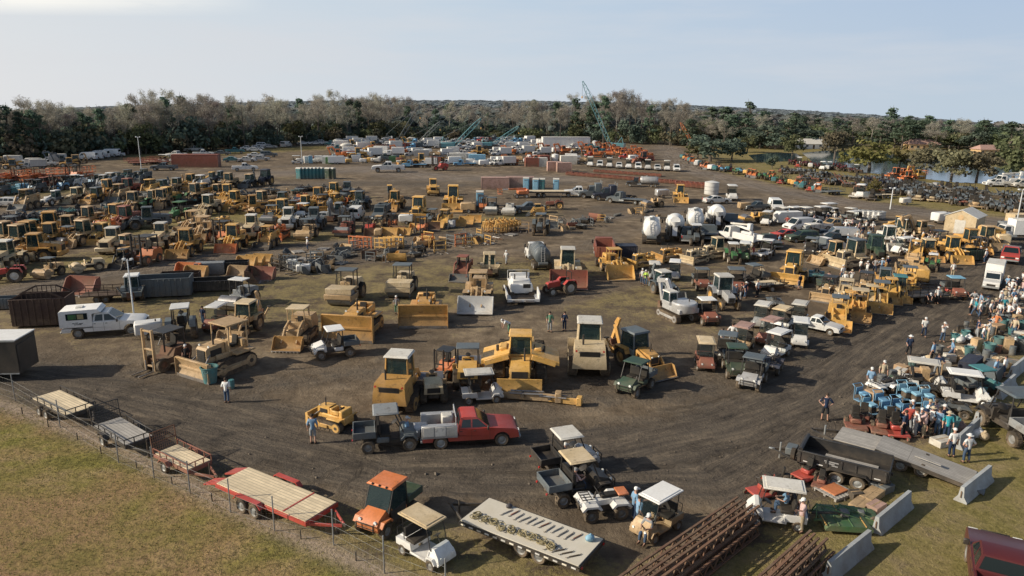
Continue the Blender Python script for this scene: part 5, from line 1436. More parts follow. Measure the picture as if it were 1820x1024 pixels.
STRIP = W_((-120, 668), (0, 718), (110, 758), (220, 803), (330, 858), (420, 905), (530, 955), (640, 1003), (760, 1055))
FIELD = W_((-60, 694), (0, 722), (110, 763), (220, 810), (330, 865), (420, 912), (530, 962), (640, 1010), (740, 1055), (740, 1300), (-300, 1300), (-300, 694))
LANES = [ # pixels, half width, mud, pale
 (W_((-150, 645), (100, 690), (300, 732), (500, 780), (700, 822), (900, 818), (1100, 800), (1300, 762), (1450, 705), (1560, 625), (1680, 550), (1770, 480), (1830, 420)), 3.6, 1.0, 0),
 (W_((620, 830), (850, 850), (1080, 850), (1260, 850), (1360, 800), (1440, 750)), 2.4, 1.0, 0),
 (W_((40, 650), (180, 665), (420, 690), (640, 660)), 2.6, .5, 0),
 (W_((820, 690), (1000, 700), (1200, 690), (1420, 640), (1520, 590)), 3.0, .5, 0),
 (W_((-150, 560), (0, 525), (180, 490), (400, 455), (620, 436), (850, 420), (1000, 395), (1200, 372), (1400, 352)), 3.2, .42, .3),
 (W_((-150, 405), (150, 357), (300, 341), (520, 327), (800, 318)), 3.5, .45, .25),
 (W_((-150, 340), (200, 310), (400, 300), (640, 290)), 3.5, .4, .25),
 (W_((420, 312), (640, 300), (780, 316), (1000, 318)), 8, .3, .7),
 (W_((560, 325), (760, 330), (1000, 325)), 5, .5, .1),
 (W_((1180, 255), (1195, 275), (1230, 303), (1350, 332), (1500, 360), (1650, 380), (1900, 410)), 5.0, .35, .6),
 (W_((640, 600), (860, 560), (1060, 510), (1250, 455), (1450, 420)), 2.4, .35, .1),
 (W_((560, 470), (760, 450), (1000, 445), (1180, 400), (1380, 370)), 2.2, .3, .15),
 (W_((1080, 370), (1250, 372), (1450, 370)), 5, .5, .1),
 (W_((1180, 262), (1120, 285), (1020, 285)), 6, .4, .2),
]
GRASS = [
 (W_((1190, 1060), (1290, 990), (1440, 925), (1560, 868), (1640, 815), (1715, 765), (1755, 705), (1820, 640), (2000, 560), (2000, 1300), (1190, 1300)), 1.4, 1.0),
 (W_((-100, 700), (60, 690), (240, 745), (400, 815), (640, 900), (800, 960), (1100, 1010), (1240, 1010), (1240, 1300), (740, 1300), (640, 1003), (0, 718)), 1.6, .75),
 (W_((380, 820), (640, 880), (1000, 870), (1100, 830), (900, 830), (640, 840)), 1.5, .4),
 (W_((-100, 480), (0, 470), (300, 432), (560, 410), (980, 370), (980, 385), (600, 430), (300, 462), (-100, 535)), 3, .6),
 (W_((-100, 560), (300, 500), (700, 455), (1300, 440), (1300, 600), (900, 560), (700, 600), (300, 610), (-100, 600)), 4, .42),
 (W_((-100, 420), (150, 395), (420, 365), (640, 350), (640, 378), (420, 400), (150, 430), (-100, 470)), 4, .7),
 (W_((-100, 345), (300, 318), (520, 308), (520, 318), (300, 332), (-100, 368)), 4, .5),
 (W_((1240, 300), (1400, 290), (1900, 320), (1900, 402), (1650, 372), (1450, 345)), 5, .9),
 (W_((220, 276), (420, 266), (640, 256), (640, 262), (420, 274), (240, 288)), 5, .9),
 (W_((1190, 240), (1900, 270), (1900, 330), (1300, 296)), 8, .9),
]
def axis(lo, hi, a, b, s, g):
    v = list(np.arange(a, b, s)); d = s; x = v[-1]
    while x < hi: d *= g; x += d; v.append(x)
    d = s; x = v[0]; w = []
    while x > lo: d *= g; x -= d; w.append(x)
    return np.array(w[::-1] + v)
def build_ground():
    xs = axis(-3600, 3600, -44, 44, .42, 1.026); ys = axis(-60, 3600, 20, 100, .45, 1.022)
    X, Y = np.meshgrid(xs, ys); nx, ny = len(xs), len(ys)
    P = np.stack([X.ravel(), Y.ravel()], 1); n = len(P)
    grass = np.zeros(n); mud = np.zeros(n); pale = np.zeros(n); lane = np.zeros((n, 3)); bd = np.full(n, 1e9)
    for poly, e, v in GRASS: grass = np.maximum(grass, soft(P, poly, e * 2) * v)
    for pts, w, m, p in LANES:
        d, sd, run = seg_dist(P, pts); f = fall(d, w, w * .55)
        mud = np.maximum(mud, f * m); pale = np.maximum(pale, f * p); grass *= 1 - .9 * f
        k = d - w < bd; bd[k] = (d - w)[k]; lane[k, 0] = sd[k]; lane[k, 1] = run[k]; lane[k, 2] = f[k]
    field = soft(P, FIELD, 1.2)
    d, _, _ = seg_dist(P, STRIP); strip = fall(d, .5, .3)
    r = np.hypot(P[:, 0], P[:, 1])
    front = W_((-400, 300), (0, 286), (200, 274), (420, 261), (640, 249), (900, 247), (1040, 249), (1190, 256), (1900, 262))
    poly = front + [(2500, 900, 0), (4500, 4500, 0), (-4500, 4500, 0), (-2500, 300, 0)]
    forest = soft(P, poly, 12)
    Z = drop(P[:, 0], P[:, 1])
    rs = np.random.RandomState(3)
    near = np.clip((110 - r) / 60, 0, 1)
    Z += near * (rs.rand(n) - .5) * .05 * np.maximum(mud, .3) + near * .04 * np.sin(lane[:, 0] * 5.2) * lane[:, 2]
    Z -= near * .12 * (np.abs(lane[:, 0]) < 0) 
    me = bpy.data.meshes.new('ground')
    V = np.stack([P[:, 0], P[:, 1], Z], 1)
    i = np.arange(n).reshape(ny, nx); Fc = np.stack([i[:-1, :-1], i[:-1, 1:], i[1:, 1:], i[1:, :-1]], -1).reshape(-1, 4)
    me.vertices.add(n); me.vertices.foreach_set('co', V.ravel().astype(np.float32))
    me.loops.add(Fc.size); me.loops.foreach_set('vertex_index', Fc.ravel().astype(np.int32))
    me.polygons.add(len(Fc)); me.polygons.foreach_set('loop_start', np.arange(0, Fc.size, 4, dtype=np.int32)); me.polygons.foreach_set('loop_total', np.full(len(Fc), 4, dtype=np.int32))
    me.update(); me.validate()
    me.polygons.foreach_set('use_smooth', np.ones(len(Fc), bool))
    def attr(nm, cols):
        a = me.attributes.new(nm, 'FLOAT_COLOR', 'POINT'); c = np.ones((n, 4), np.float32)
        for k, v in enumerate(cols): c[:, k] = v
        a.data.foreach_set('color', c.ravel())
    attr('m1', [grass, mud, pale]); attr('m2', [field, strip, forest, soft(P, W_((-300, 880), (0, 865), (130, 900), (260, 955), (400, 1060), (400, 1300), (-300, 1300)), 5)])
    a = me.attributes.new('lane', 'FLOAT_VECTOR', 'POINT'); a.data.foreach_set('vector', lane.astype(np.float32).ravel())
    o = link(bpy.data.objects.new('ground', me)); tag(o, kind='structure')
    m, nt, b, _ = _new('ground_earth')
    g = N(nt, 'NewGeometry'); pos = g.outputs['Position']
    a1 = N(nt, 'Attribute', attribute_name='m1'); a2 = N(nt, 'Attribute', attribute_name='m2'); al = N(nt, 'Attribute', attribute_name='lane')
    s1 = N(nt, 'SeparateColor'); L(nt, a1.outputs['Color'], s1.inputs[0]); s2 = N(nt, 'SeparateColor'); L(nt, a2.outputs['Color'], s2.inputs[0])
    nbig = noise(nt, pos, .09, 5, .6); nmid = noise(nt, pos, .45, 6, .68); nfine = noise(nt, pos, 3.2, 5, .7); nvf = noise(nt, pos, 16, 3, .7)
    dirt = ramp(nt, nmid, [(.32, (.085, .064, .044)), (.5, (.19, .145, .099)), (.68, (.34, .265, .180))])
    dirt = mix(nt, ramp(nt, nbig, [(.42, (0, 0, 0)), (.60, (.75, .75, .75))]), dirt, (.115, .090, .066))
    gcol = ramp(nt, nfine, [(.28, (.10, .09, .028)), (.5, (.225, .19, .06)), (.72, (.35, .285, .12))])
    gcol = mix(nt, ramp(nt, nmid, [(.42, (0, 0, 0)), (.66, (.8, .8, .8))]), gcol, (.31, .235, .12))
    gf = mth(nt, 'ADD', s1.outputs[0], mth(nt, 'MULTIPLY_ADD', nmid, 1.5, -.75))
    gf = mth(nt, 'ADD', gf, mth(nt, 'MULTIPLY_ADD', nfine, .9, -.45))
    gf = ramp(nt, gf, [(.26, (0, 0, 0)), (.56, (1, 1, 1))])
    col = mix(nt, mth(nt, 'MULTIPLY', gf, .85), dirt, gcol)
    sc = N(nt, 'VectorMath', operation='MULTIPLY'); L(nt, al.outputs['Vector'], sc.inputs[0]); sc.inputs[1].default_value = (1.5, .16, 0)
    st = noise(nt, sc.outputs[0], 1.0, 5, .72)
    stn = mth(nt, 'ADD', mth(nt, 'MULTIPLY', st, .45), mth(nt, 'MULTIPLY', nmid, .55))
    mudc = ramp(nt, stn, [(.36, (.042, .037, .033)), (.5, (.125, .102, .079)), (.63, (.30, .238, .168))])
    mudc = mix(nt, ramp(nt, nmid, [(.46, (0, 0, 0)), (.62, (.62, .62, .62))]), mudc, (.056, .051, .048))
    mf = mth(nt, 'ADD', s1.outputs[1], mth(nt, 'MULTIPLY_ADD', nmid, 1.7, -.76)); mf = mth(nt, 'ADD', mf, mth(nt, 'MULTIPLY_ADD', nbig, 1.2, -.56)); mf = mth(nt, 'ADD', mf, mth(nt, 'MULTIPLY_ADD', st, .35, -.175))
    mf = ramp(nt, mf, [(.30, (0, 0, 0)), (.8, (1, 1, 1))])
    col = mix(nt, mf, col, mudc)
    pf = mth(nt, 'MULTIPLY', s1.outputs[2], ramp(nt, st, [(.4, (0, 0, 0)), (.62, (1, 1, 1))]))
    col = mix(nt, pf, col, (.33, .285, .25))
    fc = ramp(nt, nmid, [(.30, (.135, .135, .032)), (.47, (.235, .212, .058)), (.58, (.30, .242, .10)), (.74, (.36, .282, .16))])
    fbig = ramp(nt, noise(nt, pos, .16, 4, .55), [(.44, (0, 0, 0)), (.6, (.8, .8, .8))])
    fc = mix(nt, fbig, fc, (.34, .215, .125))
    fc = mix(nt, .75, fc, ramp(nt, nfine, [(.30, (.22, .23, .19)), (.5, (.95, .95, .92)), (.7, (1.45, 1.38, 1.2))]), 'MULTIPLY')
    fc = mix(nt, mth(nt, 'MULTIPLY', a2.outputs['Alpha'], ramp(nt, nmid, [(.3, (.3, .3, .3)), (.6, (.85, .85, .85))])), fc, (.30, .18, .105))
    col = mix(nt, s2.outputs[0], col, fc)
    col = mix(nt, mth(nt, 'MULTIPLY', s2.outputs[1], ramp(nt, nfine, [(.3, (.35, .35, .35)), (.6, (1, 1, 1))])), col, (.37, .29, .225))
    col = mix(nt, s2.outputs[2], col, ramp(nt, nbig, [(.35, (.10, .095, .065)), (.65, (.17, .15, .105))]))
    col = mix(nt, .55, col, ramp(nt, nvf, [(.25, (.62, .62, .62)), (.6, (1.12, 1.12, 1.12))]), 'MULTIPLY')
    L(nt, col, b.inputs['Base Color']); b.inputs['Roughness'].default_value = .95; b.inputs['Specular IOR Level'].default_value = .12
    h = mth(nt, 'ADD', mth(nt, 'MULTIPLY', nfine, .5), mth(nt, 'ADD', mth(nt, 'MULTIPLY', nvf, .16), mth(nt, 'MULTIPLY', mth(nt, 'MULTIPLY', st, mf), .9)))
    bp = N(nt, 'Bump'); bp.inputs['Strength'].default_value = .9; bp.inputs['Distance'].default_value = .22; L(nt, h, bp.inputs['Height']); L(nt, bp.outputs[0], b.inputs['Normal'])
    me.materials.append(m)
build_ground()

def sheet(name, pts, z, mat):
    b = B(name); b.poly([(p[0], p[1], z + gz(p[0], p[1])) for p in pts], 'grey'); me = b.mesh(); me.materials.clear(); me.materials.append(mat)
    return tag(link(bpy.data.objects.new(name, me)), kind='structure')
def water_mat():
    m, nt, b, o = _new('pond_water'); b.inputs['Base Color'].default_value = (.03, .06, .075, 1); b.inputs['Roughness'].default_value = .08; b.inputs['Specular IOR Level'].default_value = .6
    g = N(nt, 'NewGeometry'); n = noise(nt, g.outputs['Position'], .7, 3, .6); bp = N(nt, 'Bump'); bp.inputs['Strength'].default_value = .12; L(nt, n, bp.inputs['Height']); L(nt, bp.outputs[0], b.inputs['Normal'])
    return m
WATER = water_mat()
sheet('pond_water', W_((1425, 272), (1470, 268), (1530, 268), (1620, 278), (1720, 290), (1830, 306), (1850, 330), (1765, 327), (1700, 325), (1640, 318), (1575, 311), (1500, 303), (1450, 293)), .06, WATER)
sheet('pond_water', W_((1330, 276), (1380, 271), (1415, 273), (1425, 281), (1400, 287), (1345, 289)), .06, WATER)

SUN_EL, SUN_AZ = math.radians(27.5), math.radians(190)     # direction towards the sun, measured in the x,y plane
sd_ = Vector((math.cos(SUN_EL) * math.cos(SUN_AZ), math.cos(SUN_EL) * math.sin(SUN_AZ), math.sin(SUN_EL)))
sl = bpy.data.lights.new('sun', 'SUN'); sl.energy = 5.0; sl.angle = math.radians(.5); sl.color = (1, .90, .73)
so = link(bpy.data.objects.new('sun', sl)); so.rotation_euler = sd_.to_track_quat('Z', 'Y').to_euler()
Wd = bpy.data.worlds.new('World'); S.world = Wd; Wd.use_nodes = True
nt = Wd.node_tree; nt.nodes.clear()
wo = nt.nodes.new('ShaderNodeOutputWorld'); bg = nt.nodes.new('ShaderNodeBackground'); L(nt, bg.outputs[0], wo.inputs[0])
sk = nt.nodes.new('ShaderNodeTexSky'); sk.sky_type = 'NISHITA'; sk.sun_disc = False; sk.sun_elevation = SUN_EL
sk.sun_rotation = math.radians(90) - SUN_AZ; sk.air_density = 1.0; sk.dust_density = 2.2; sk.ozone_density = 1.5
SKY = .09; bg.inputs[1].default_value = SKY
tc = N(nt, 'TexCoord'); sp = N(nt, 'SeparateXYZ'); L(nt, tc.outputs['Generated'], sp.inputs[0])
lat = N(nt, 'MapRange'); lat.inputs[1].default_value = -.6; lat.inputs[2].default_value = .5; L(nt, sp.outputs[0], lat.inputs[0])
hz = ramp(nt, lat.outputs[0], [(0, (.77, .775, .785)), (.45, (.64, .70, .765)), (1, (.53, .625, .725))])
hi = ramp(nt, lat.outputs[0], [(0, (.71, .75, .785)), (.45, (.54, .655, .77)), (1, (.435, .555, .73))])
elv = N(nt, 'MapRange'); elv.inputs[1].default_value = .0; elv.inputs[2].default_value = .14; L(nt, sp.outputs[2], elv.inputs[0])
hz = mix(nt, elv.outputs[0], hz, hi)
cv = N(nt, 'VectorMath', operation='MULTIPLY'); L(nt, tc.outputs['Generated'], cv.inputs[0]); cv.inputs[1].default_value = (2.2, 2.2, 17)
cl = noise(nt, cv.outputs[0], 1.7, 7, .62)
cmask = mth(nt, 'MULTIPLY', ramp(nt, sp.outputs[0], [(0, (1, 1, 1)), (.0, (1, 1, 1))]), 1.0)
cx = N(nt, 'MapRange'); cx.inputs[1].default_value = -.30; cx.inputs[2].default_value = -.52; L(nt, sp.outputs[0], cx.inputs[0])
cz = N(nt, 'MapRange'); cz.inputs[1].default_value = .112; cz.inputs[2].default_value = .126; L(nt, mth(nt, 'MULTIPLY_ADD', sp.outputs[0], -.06, sp.outputs[2]), cz.inputs[0])
cf = mth(nt, 'MULTIPLY', mth(nt, 'MULTIPLY', cx.outputs[0], cz.outputs[0]), ramp(nt, cl, [(.20, (0, 0, 0)), (.42, (1, 1, 1))]))
hz = mix(nt, mth(nt, 'MULTIPLY', cf, .9), hz, (1.0, .98, .92))
soft_c = mth(nt, 'MULTIPLY', ramp(nt, noise(nt, cv.outputs[0], .9, 5, .6), [(.45, (0, 0, 0)), (.72, (.5, .5, .5))]), 1.0)
hz = mix(nt, soft_c, hz, (.72, .72, .745))
dv = N(nt, 'VectorMath', operation='SCALE'); L(nt, hz, dv.inputs[0]); dv.inputs['Scale'].default_value = 1 / SKY
hf = N(nt, 'MapRange'); hf.inputs[1].default_value = .16; hf.inputs[2].default_value = .45; hf.inputs[3].default_value = .97; hf.inputs[4].default_value = .0; L(nt, sp.outputs[2], hf.inputs[0])
fin = mix(nt, hf.outputs[0], sk.outputs[0], dv.outputs[0])
L(nt, fin, bg.inputs[0])
S.view_settings.view_transform = 'Standard'; S.view_settings.look = 'None'; S.view_settings.exposure = 0; S.view_settings.gamma = 1

def leaf_mat(key, c, var=.5, ro=.8):
    m, nt, b, o = _new(key)
    g = N(nt, 'NewGeometry'); oi = N(nt, 'ObjectInfo')
    r = ramp(nt, g.outputs['Random Per Island'], [(0, tuple(v * (1 - var) for v in c)), (.5, c), (1, tuple(min(1, v * (1 + var) + .012) for v in c))])
    hs = N(nt, 'HueSaturation'); L(nt, r, hs.inputs['Color']); L(nt, mth(nt, 'MULTIPLY_ADD', oi.outputs['Random'], .06, .47), hs.inputs['Hue']); L(nt, mth(nt, 'MULTIPLY_ADD', oi.outputs['Random'], .5, .75), hs.inputs['Value'])
    L(nt, hs.outputs[0], b.inputs['Base Color']); b.inputs['Roughness'].default_value = ro; b.inputs['Specular IOR Level'].default_value = .1
    tl = N(nt, 'BsdfTranslucent'); L(nt, hs.outputs[0], tl.inputs[0]); ms = N(nt, 'MixShader'); ms.inputs[0].default_value = .38; L(nt, b.outputs[0], ms.inputs[1]); L(nt, tl.outputs[0], ms.inputs[2]); L(nt, ms.outputs[0], o.inputs[0])
    MATS[key] = m; return m
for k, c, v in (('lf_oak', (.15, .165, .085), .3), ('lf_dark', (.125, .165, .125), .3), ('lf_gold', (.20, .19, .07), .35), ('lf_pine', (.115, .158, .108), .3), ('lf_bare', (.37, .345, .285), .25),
                ('lf_bare_red', (.36, .32, .28), .25), ('lf_olive', (.19, .172, .11), .3), ('lf_far', (.20, .215, .20), .08), ('lf_far_brown', (.25, .235, .22), .08), ('lf_far_dark', (.15, .18, .17), .1), ('lf_hazy', (.28, .32, .345), .05)): leaf_mat(k, c, v)  # distance haze is painted into these leaf colours; lf_far and lf_hazy palest
PAL['bark'] = ((.13, .11, .095), .9, 0, .2); PAL['bark_pale'] = ((.30, .27, .24), .9, 0, .1)
def cards(b, r, c, rad, n, size, m, up=.3, thin=1.0):
    for i in range(n):
        d = Vector((r.gauss(0, 1), r.gauss(0, 1), r.gauss(0, .8))).normalized(); k = r.random() ** .4
        p = Vector(c) + Vector((d.x * rad[0], d.y * rad[1], d.z * rad[2])) * k
        nrm = (d + Vector((r.gauss(0, .6), r.gauss(0, .6), r.gauss(up, .5)))).normalized()
        e1 = nrm.cross(Vector((r.gauss(0, 1), r.gauss(0, 1), r.gauss(0, 1)))).normalized(); e2 = nrm.cross(e1)
        s = size * r.uniform(.6, 1.35); t = s * thin
        b.add([p - e1 * s * .5, p + e2 * t * .45, p + e1 * s * .5 + e2 * t * .1, p - e2 * t * .45], [[0, 1, 2, 3]], m)
def trunk_part(t, r, h, r0, limbs, spread, m='bark', h0=.4):
    b = t.p('trunk'); P = [Vector((0, 0, -.2))]
    for i in range(1, 5): P.append(Vector((r.gauss(0, .03 * h * i / 4), r.gauss(0, .03 * h * i / 4), h * i / 4)))
    for i in range(4): b.cyl(P[i], P[i + 1], r0 * (1 - i * .2), m, 7, r0 * (1 - (i + 1) * .2))
    ends = []
    for i in range(limbs):
        a = 2 * PI * i / limbs + r.uniform(-.4, .4); s = P[2] + (P[3] - P[2]) * r.random() if h0 < .6 else P[3]
        e = s + Vector((math.cos(a) * spread * r.uniform(.5, 1), math.sin(a) * spread * r.uniform(.5, 1), h * r.uniform(.18, .5)))
        mid = (s + e) / 2 + Vector((0, 0, h * .05)); b.cyl(s, mid, r0 * .38, m, 5, r0 * .26); b.cyl(mid, e, r0 * .26, m, 5, r0 * .1); ends.append(e)
    return P, ends
def oak(sd, H_=9, R_=4.5, m='lf_oak', dens=1.0):
    r = random.Random(sd); t = T(); P, ends = trunk_part(t, r, H_ * .55, .035 * H_, 6, R_ * .7)
    b = t.p('crown'); n = 24
    for i in range(n):
        a = r.uniform(0, 2 * PI); q = r.random() ** .5 * R_ * .8; z = H_ * r.uniform(.26, .84) * (1 - .22 * (q / R_) ** 2)
        if i < len(ends): a, q, z = math.atan2(ends[i].y, ends[i].x), math.hypot(ends[i].x, ends[i].y), ends[i].z
        k = r.uniform(.24, .40) * R_
        cards(b, r, (q * math.cos(a), q * math.sin(a), z), (k, k, k * .62), int(46 * dens), .072 * H_, m)
    return t
def conifer(sd, H_=18, m='lf_pine'):
    r = random.Random(sd); t = T(); trunk_part(t, r, H_ * .86, .017 * H_, 5, H_ * .07, h0=.9)
    b = t.p('crown')
    for i in range(22):
        f = r.uniform(.30, 1.0); a = r.uniform(0, 2 * PI); q = (1.08 - f) * H_ * .26 * r.uniform(.3, 1) + .2; k = H_ * r.uniform(.05, .085)
        cards(b, r, (q * math.cos(a), q * math.sin(a), f * H_), (k * 1.25, k * 1.25, k * .7), 30, .045 * H_, m)
    return t
def bare(sd, H_=16, m='lf_bare', under=True):
    """leafless winter tree: ascending limbs and a haze of fine twigs"""
    r = random.Random(sd); t = T(); b = t.p('trunk'); mt = 'bark_pale' if r.random() < .55 else 'bark'
    top = Vector((r.gauss(0, .5), r.gauss(0, .5), H_ * .92)); b.cyl((0, 0, -.2), top * .5, .017 * H_, mt, 6, .011 * H_); b.cyl(top * .5, top, .011 * H_, mt, 5, .02)
    c = t.p('crown'); tips = [top]
    for i in range(16):
        f = r.uniform(.32, .95); s = top * f; a = r.uniform(0, 2 * PI); l = H_ * .22 * (1.15 - f) + .7
        e = s + Vector((math.cos(a) * l, math.sin(a) * l, l * r.uniform(.7, 1.5))); c.cyl(s, e, .05, mt, 4, .02); tips.append(e)
        for j in range(3):
            a2 = a + r.uniform(-1, 1); s2 = s + (e - s) * r.uniform(.4, .9); e2 = s2 + Vector((math.cos(a2) * l * .5, math.sin(a2) * l * .5, l * r.uniform(.3, .9))); c.cyl(s2, e2, .03, m, 3, .012); tips.append(e2)
    for e in tips: cards(c, r, e, (1.0, 1.0, 1.1), 22, 1.15, m, .2, .085)
    if under:
        for i in range(7): a = r.uniform(0, 2 * PI); cards(c, r, (math.cos(a) * 1.6, math.sin(a) * 1.6, H_ * r.uniform(.08, .3)), (1.5, 1.5, 1.4), 22, .8, 'lf_dark' if r.random() < .8 else 'lf_olive')
    return t
def bush(sd, H_=3, m='lf_dark'):
    r = random.Random(sd); t = T(); b = t.p('stem')
    for i in range(4): b.cyl((0, 0, 0), (r.gauss(0, .3) * H_, r.gauss(0, .3) * H_, H_ * .6), .05, 'bark', 5, .02)
    c = t.p('foliage')
    for i in range(9): cards(c, r, (r.gauss(0, .32) * H_, r.gauss(0, .32) * H_, H_ * r.uniform(.25, .75)), (.33 * H_, .33 * H_, .28 * H_), 34, .15 * H_, m)
    return t
def tree(key, fn, px, py, label, group=None, top=None, sc=None, base=None, name='tree', cat='tree', wide=None):
    x, y, _ = at(px, py); hh = base
    if top is not None:
        hor = HY + (px - 910) * ROLL; want = 19.5 * (py - top) / (py - hor); sc = want / base
    o = thing(name, key, fn, (x, y, gz(x, y)), rnd.uniform(0, 6.28), label, cat, group, sc=sc or 1)
    if wide: o.scale = (o.scale[0] * wide, o.scale[1] * wide, o.scale[2])
    return o
BARE = [(('bare', i), (lambda i=i: bare(i + 20, 16, 'lf_bare_red' if i in (3,) else 'lf_bare'))) for i in range(7)]
OAKS = [(('oak', i), (lambda i=i: oak(i + 50, 9, 4.5, ['lf_oak', 'lf_dark', 'lf_olive', 'lf_oak'][i]))) for i in range(4)]
PINE = [(('pine', i), (lambda i=i: conifer(i + 80, 18))) for i in range(4)]
def lerp_line(L_, x):
    for (a, b), (c, d) in zip(L_, L_[1:]):
        if a <= x <= c: return b + (d - b) * (x - a) / (c - a)
    return L_[-1][1]
BASE = [(-60, 292), (0, 288), (200, 276), (420, 263), (640, 251), (900, 249), (1040, 251), (1190, 258), (1240, 262)]
TOPS = [(-60, 188), (0, 186), (110, 180), (200, 187), (280, 166), (320, 165), (400, 174), (500, 172), (600, 167), (690, 168), (740, 180), (900, 186), (970, 178), (1040, 168), (1100, 163), (1150, 172), (1240, 190)]
n_front = 0
for row, (cnt, back) in enumerate(((72, 0), (66, 3.2), (60, 7.5))):
    for i in range(cnt):
        px = -50 + 1280 * (i + rnd.uniform(.1, .9)) / cnt
        py = lerp_line(BASE, px) - back + rnd.uniform(-1.2, 1.2); tp = lerp_line(TOPS, px) + rnd.uniform(-6, 12) + (2 - row) * 5
        q = rnd.random(); dark = (px < 90 and row == 0) or (740 < px < 900 and q < .5)
        if dark and q < .75: k, f = OAKS[1] if q < .4 else PINE[i % 4]
        elif q < .74: k, f = BARE[i % 7]
        elif q < .86: k, f = PINE[i % 4]
        else: k, f = OAKS[i % 4]
        kind = k[0]; base = {'bare': 16, 'oak': 9, 'pine': 18}[kind]
        if kind == 'oak': tp += 24
        lab = {'bare': 'leafless grey brown tree in the dense forest edge behind the yard', 'oak': 'low dark broadleaf tree in the dense forest edge behind the yard', 'pine': 'tall dark green pine in the dense forest edge behind the yard'}[kind]
        tree(k, f, px, py, lab, {'bare': 'leafless trees of the forest edge', 'oak': 'broadleaf trees of the forest edge', 'pine': 'pines of the forest edge'}[kind], top=tp, base=base); n_front += 1
for i in range(70):      # dark undergrowth along the forest's foot
    px = -50 + 1280 * (i + rnd.random()) / 70; py = lerp_line(BASE, px) + rnd.uniform(-.6, 1.4); hor = HY + (px - 910) * ROLL
    tree(('bush', i % 4), lambda i=i: bush(i % 4 + 5, 3, ['lf_dark', 'lf_dark', 'lf_oak', 'lf_olive'][i % 4]), px, py, 'dark green shrub at the foot of the forest edge', 'shrubs along the forest edge', sc=rnd.uniform(1.2, 2.3) * (1.35 if px < 450 else 1), name='shrub', cat='shrub')
POND = [
 ('oak1', 1262, 287, 236, 1.5, 'dark wide oak beside the road end, left of the pond'), ('oak0', 1240, 282, 246, 1.1, 'small olive oak at the left end of the dark oaks by the road'),
 ('oak1', 1300, 286, 243, 1.0, 'dark leaning oak just left of the small near pond'), ('oak0', 1328, 271, 239, 1.0, 'round headed green oak above the small near pond'),
 ('oak0', 1408, 276, 236, .9, 'grey green oak between the small pond and the large pond'), ('oak1', 1378, 266, 236, 1.1, 'dark oak on the lawn behind the small near pond'),
 ('oak2', 1483, 282, 228, .9, 'pale olive tree at the left shore of the large pond'), ('oakg', 1545, 303, 243, 1.25, 'broad yellow green oak standing in front of the pond'),
 ('oakg', 1499, 296, 266, .8, 'small orange tinted tree at the pond shore'), ('oakg', 1598, 302, 255, .7, 'narrow yellow tree right of the broad pond oak'),
 ('oak2', 1644, 312, 256, 1.0, 'brown tinged tree right of the orange machines by the pond'), ('oak2', 1690, 322, 258, 1.0, 'wide brown tree overhanging the pond'),
 ('oak2', 1735, 324, 263, 1.05, 'second brown tree overhanging the pond near the white truck'), ('oak0', 1800, 318, 232, .8, 'tall green tree at the far right behind the white bucket truck'),
 ('oakg', 1553, 345, 317, .8, 'small yellow green tree in the roadside grass'), ('oak1', 1372, 300, 276, .8, 'dark shrub like tree beside the bank of the near pond'),
 ('pine0', 1329, 258, 180, 1.1, 'tallest dark pine above the trees near the road end'), ('pine1', 1578, 255, 191, 1.1, 'tall pine standing above the woods behind the pond'),
 ('pine2', 1285, 257, 190, 1.5, 'dense dark pine left of the tallest pine'), ('pine3', 1262, 256, 190, 1.4, 'dark pine at the left edge of the right woods'), ('pine1', 1352, 257, 197, 1.5, 'dark pine right of the tallest pine'),
 ('pine0', 1411, 258, 200, 1.5, 'dark pine behind the gap between the ponds'), ('pine2', 1425, 256, 206, 1.4, 'dark pine right of the gap between the ponds'),
 ('pine3', 1645, 256, 205, 1.6, 'dark bushy pine behind the pink roofed house'), ('pine0', 1680, 262, 212, 1.6, 'dark bushy pine right of the pink roofed house'), ('pine1', 1745, 266, 212, 1.6, 'dark pine behind the brown pond trees'), ('pine2', 1790, 275, 216, 1.7, 'dark pine at the far right of the woods'), ('pine3', 1610, 256, 205, 1.3, 'dark pine left of the pink roofed house'),
]
KF = {'oak0': OAKS[0], 'oak1': OAKS[1], 'oak2': OAKS[2], 'oakg': (('oak', 'g'), lambda: oak(57, 9, 4.5, 'lf_gold', .9)), 'pine0': PINE[0], 'pine1': PINE[1], 'pine2': PINE[2], 'pine3': PINE[3]}
for kd, px, py, tp, wd, lab in POND:
    k, f = KF[kd]; tree(k, f, px, py, lab, None, top=tp - (4 if 'oak' in kd else 0), base=18 if 'pine' in kd else 9, wide=wd * (1.15 if 'oak' in kd else 1.2))
for i in range(165):
    px = 1195 + 680 * (i + rnd.uniform(.1, .9)) / 165 if i % 2 else 1215 + rnd.uniform(0, 660); py = 246 + rnd.uniform(0, 18) + max(0, px - 1500) * .03; q = rnd.random()
    if q < .34: k, f = OAKS[i % 4]
    elif q < .52: k, f = BARE[i % 7]
    else: k, f = PINE[i % 4]
    kind = k[0]; lim = 196 + (px - 1200) * .035; tp = lim + rnd.uniform(0, 16) + (8 if kind == 'oak' else 0)
    tree(k, f, px, py, {'bare': 'leafless tree in the mixed woods behind the pond', 'oak': 'broadleaf tree in the mixed woods behind the pond', 'pine': 'green pine in the mixed woods behind the pond'}[kind], {'bare': 'leafless trees behind the pond', 'oak': 'broadleaf trees behind the pond', 'pine': 'pines behind the pond'}[kind], top=tp, base={'bare': 16, 'oak': 9, 'pine': 18}[kind], wide={'oak': 1.5, 'pine': 2.0, 'bare': 1.5}[kind])

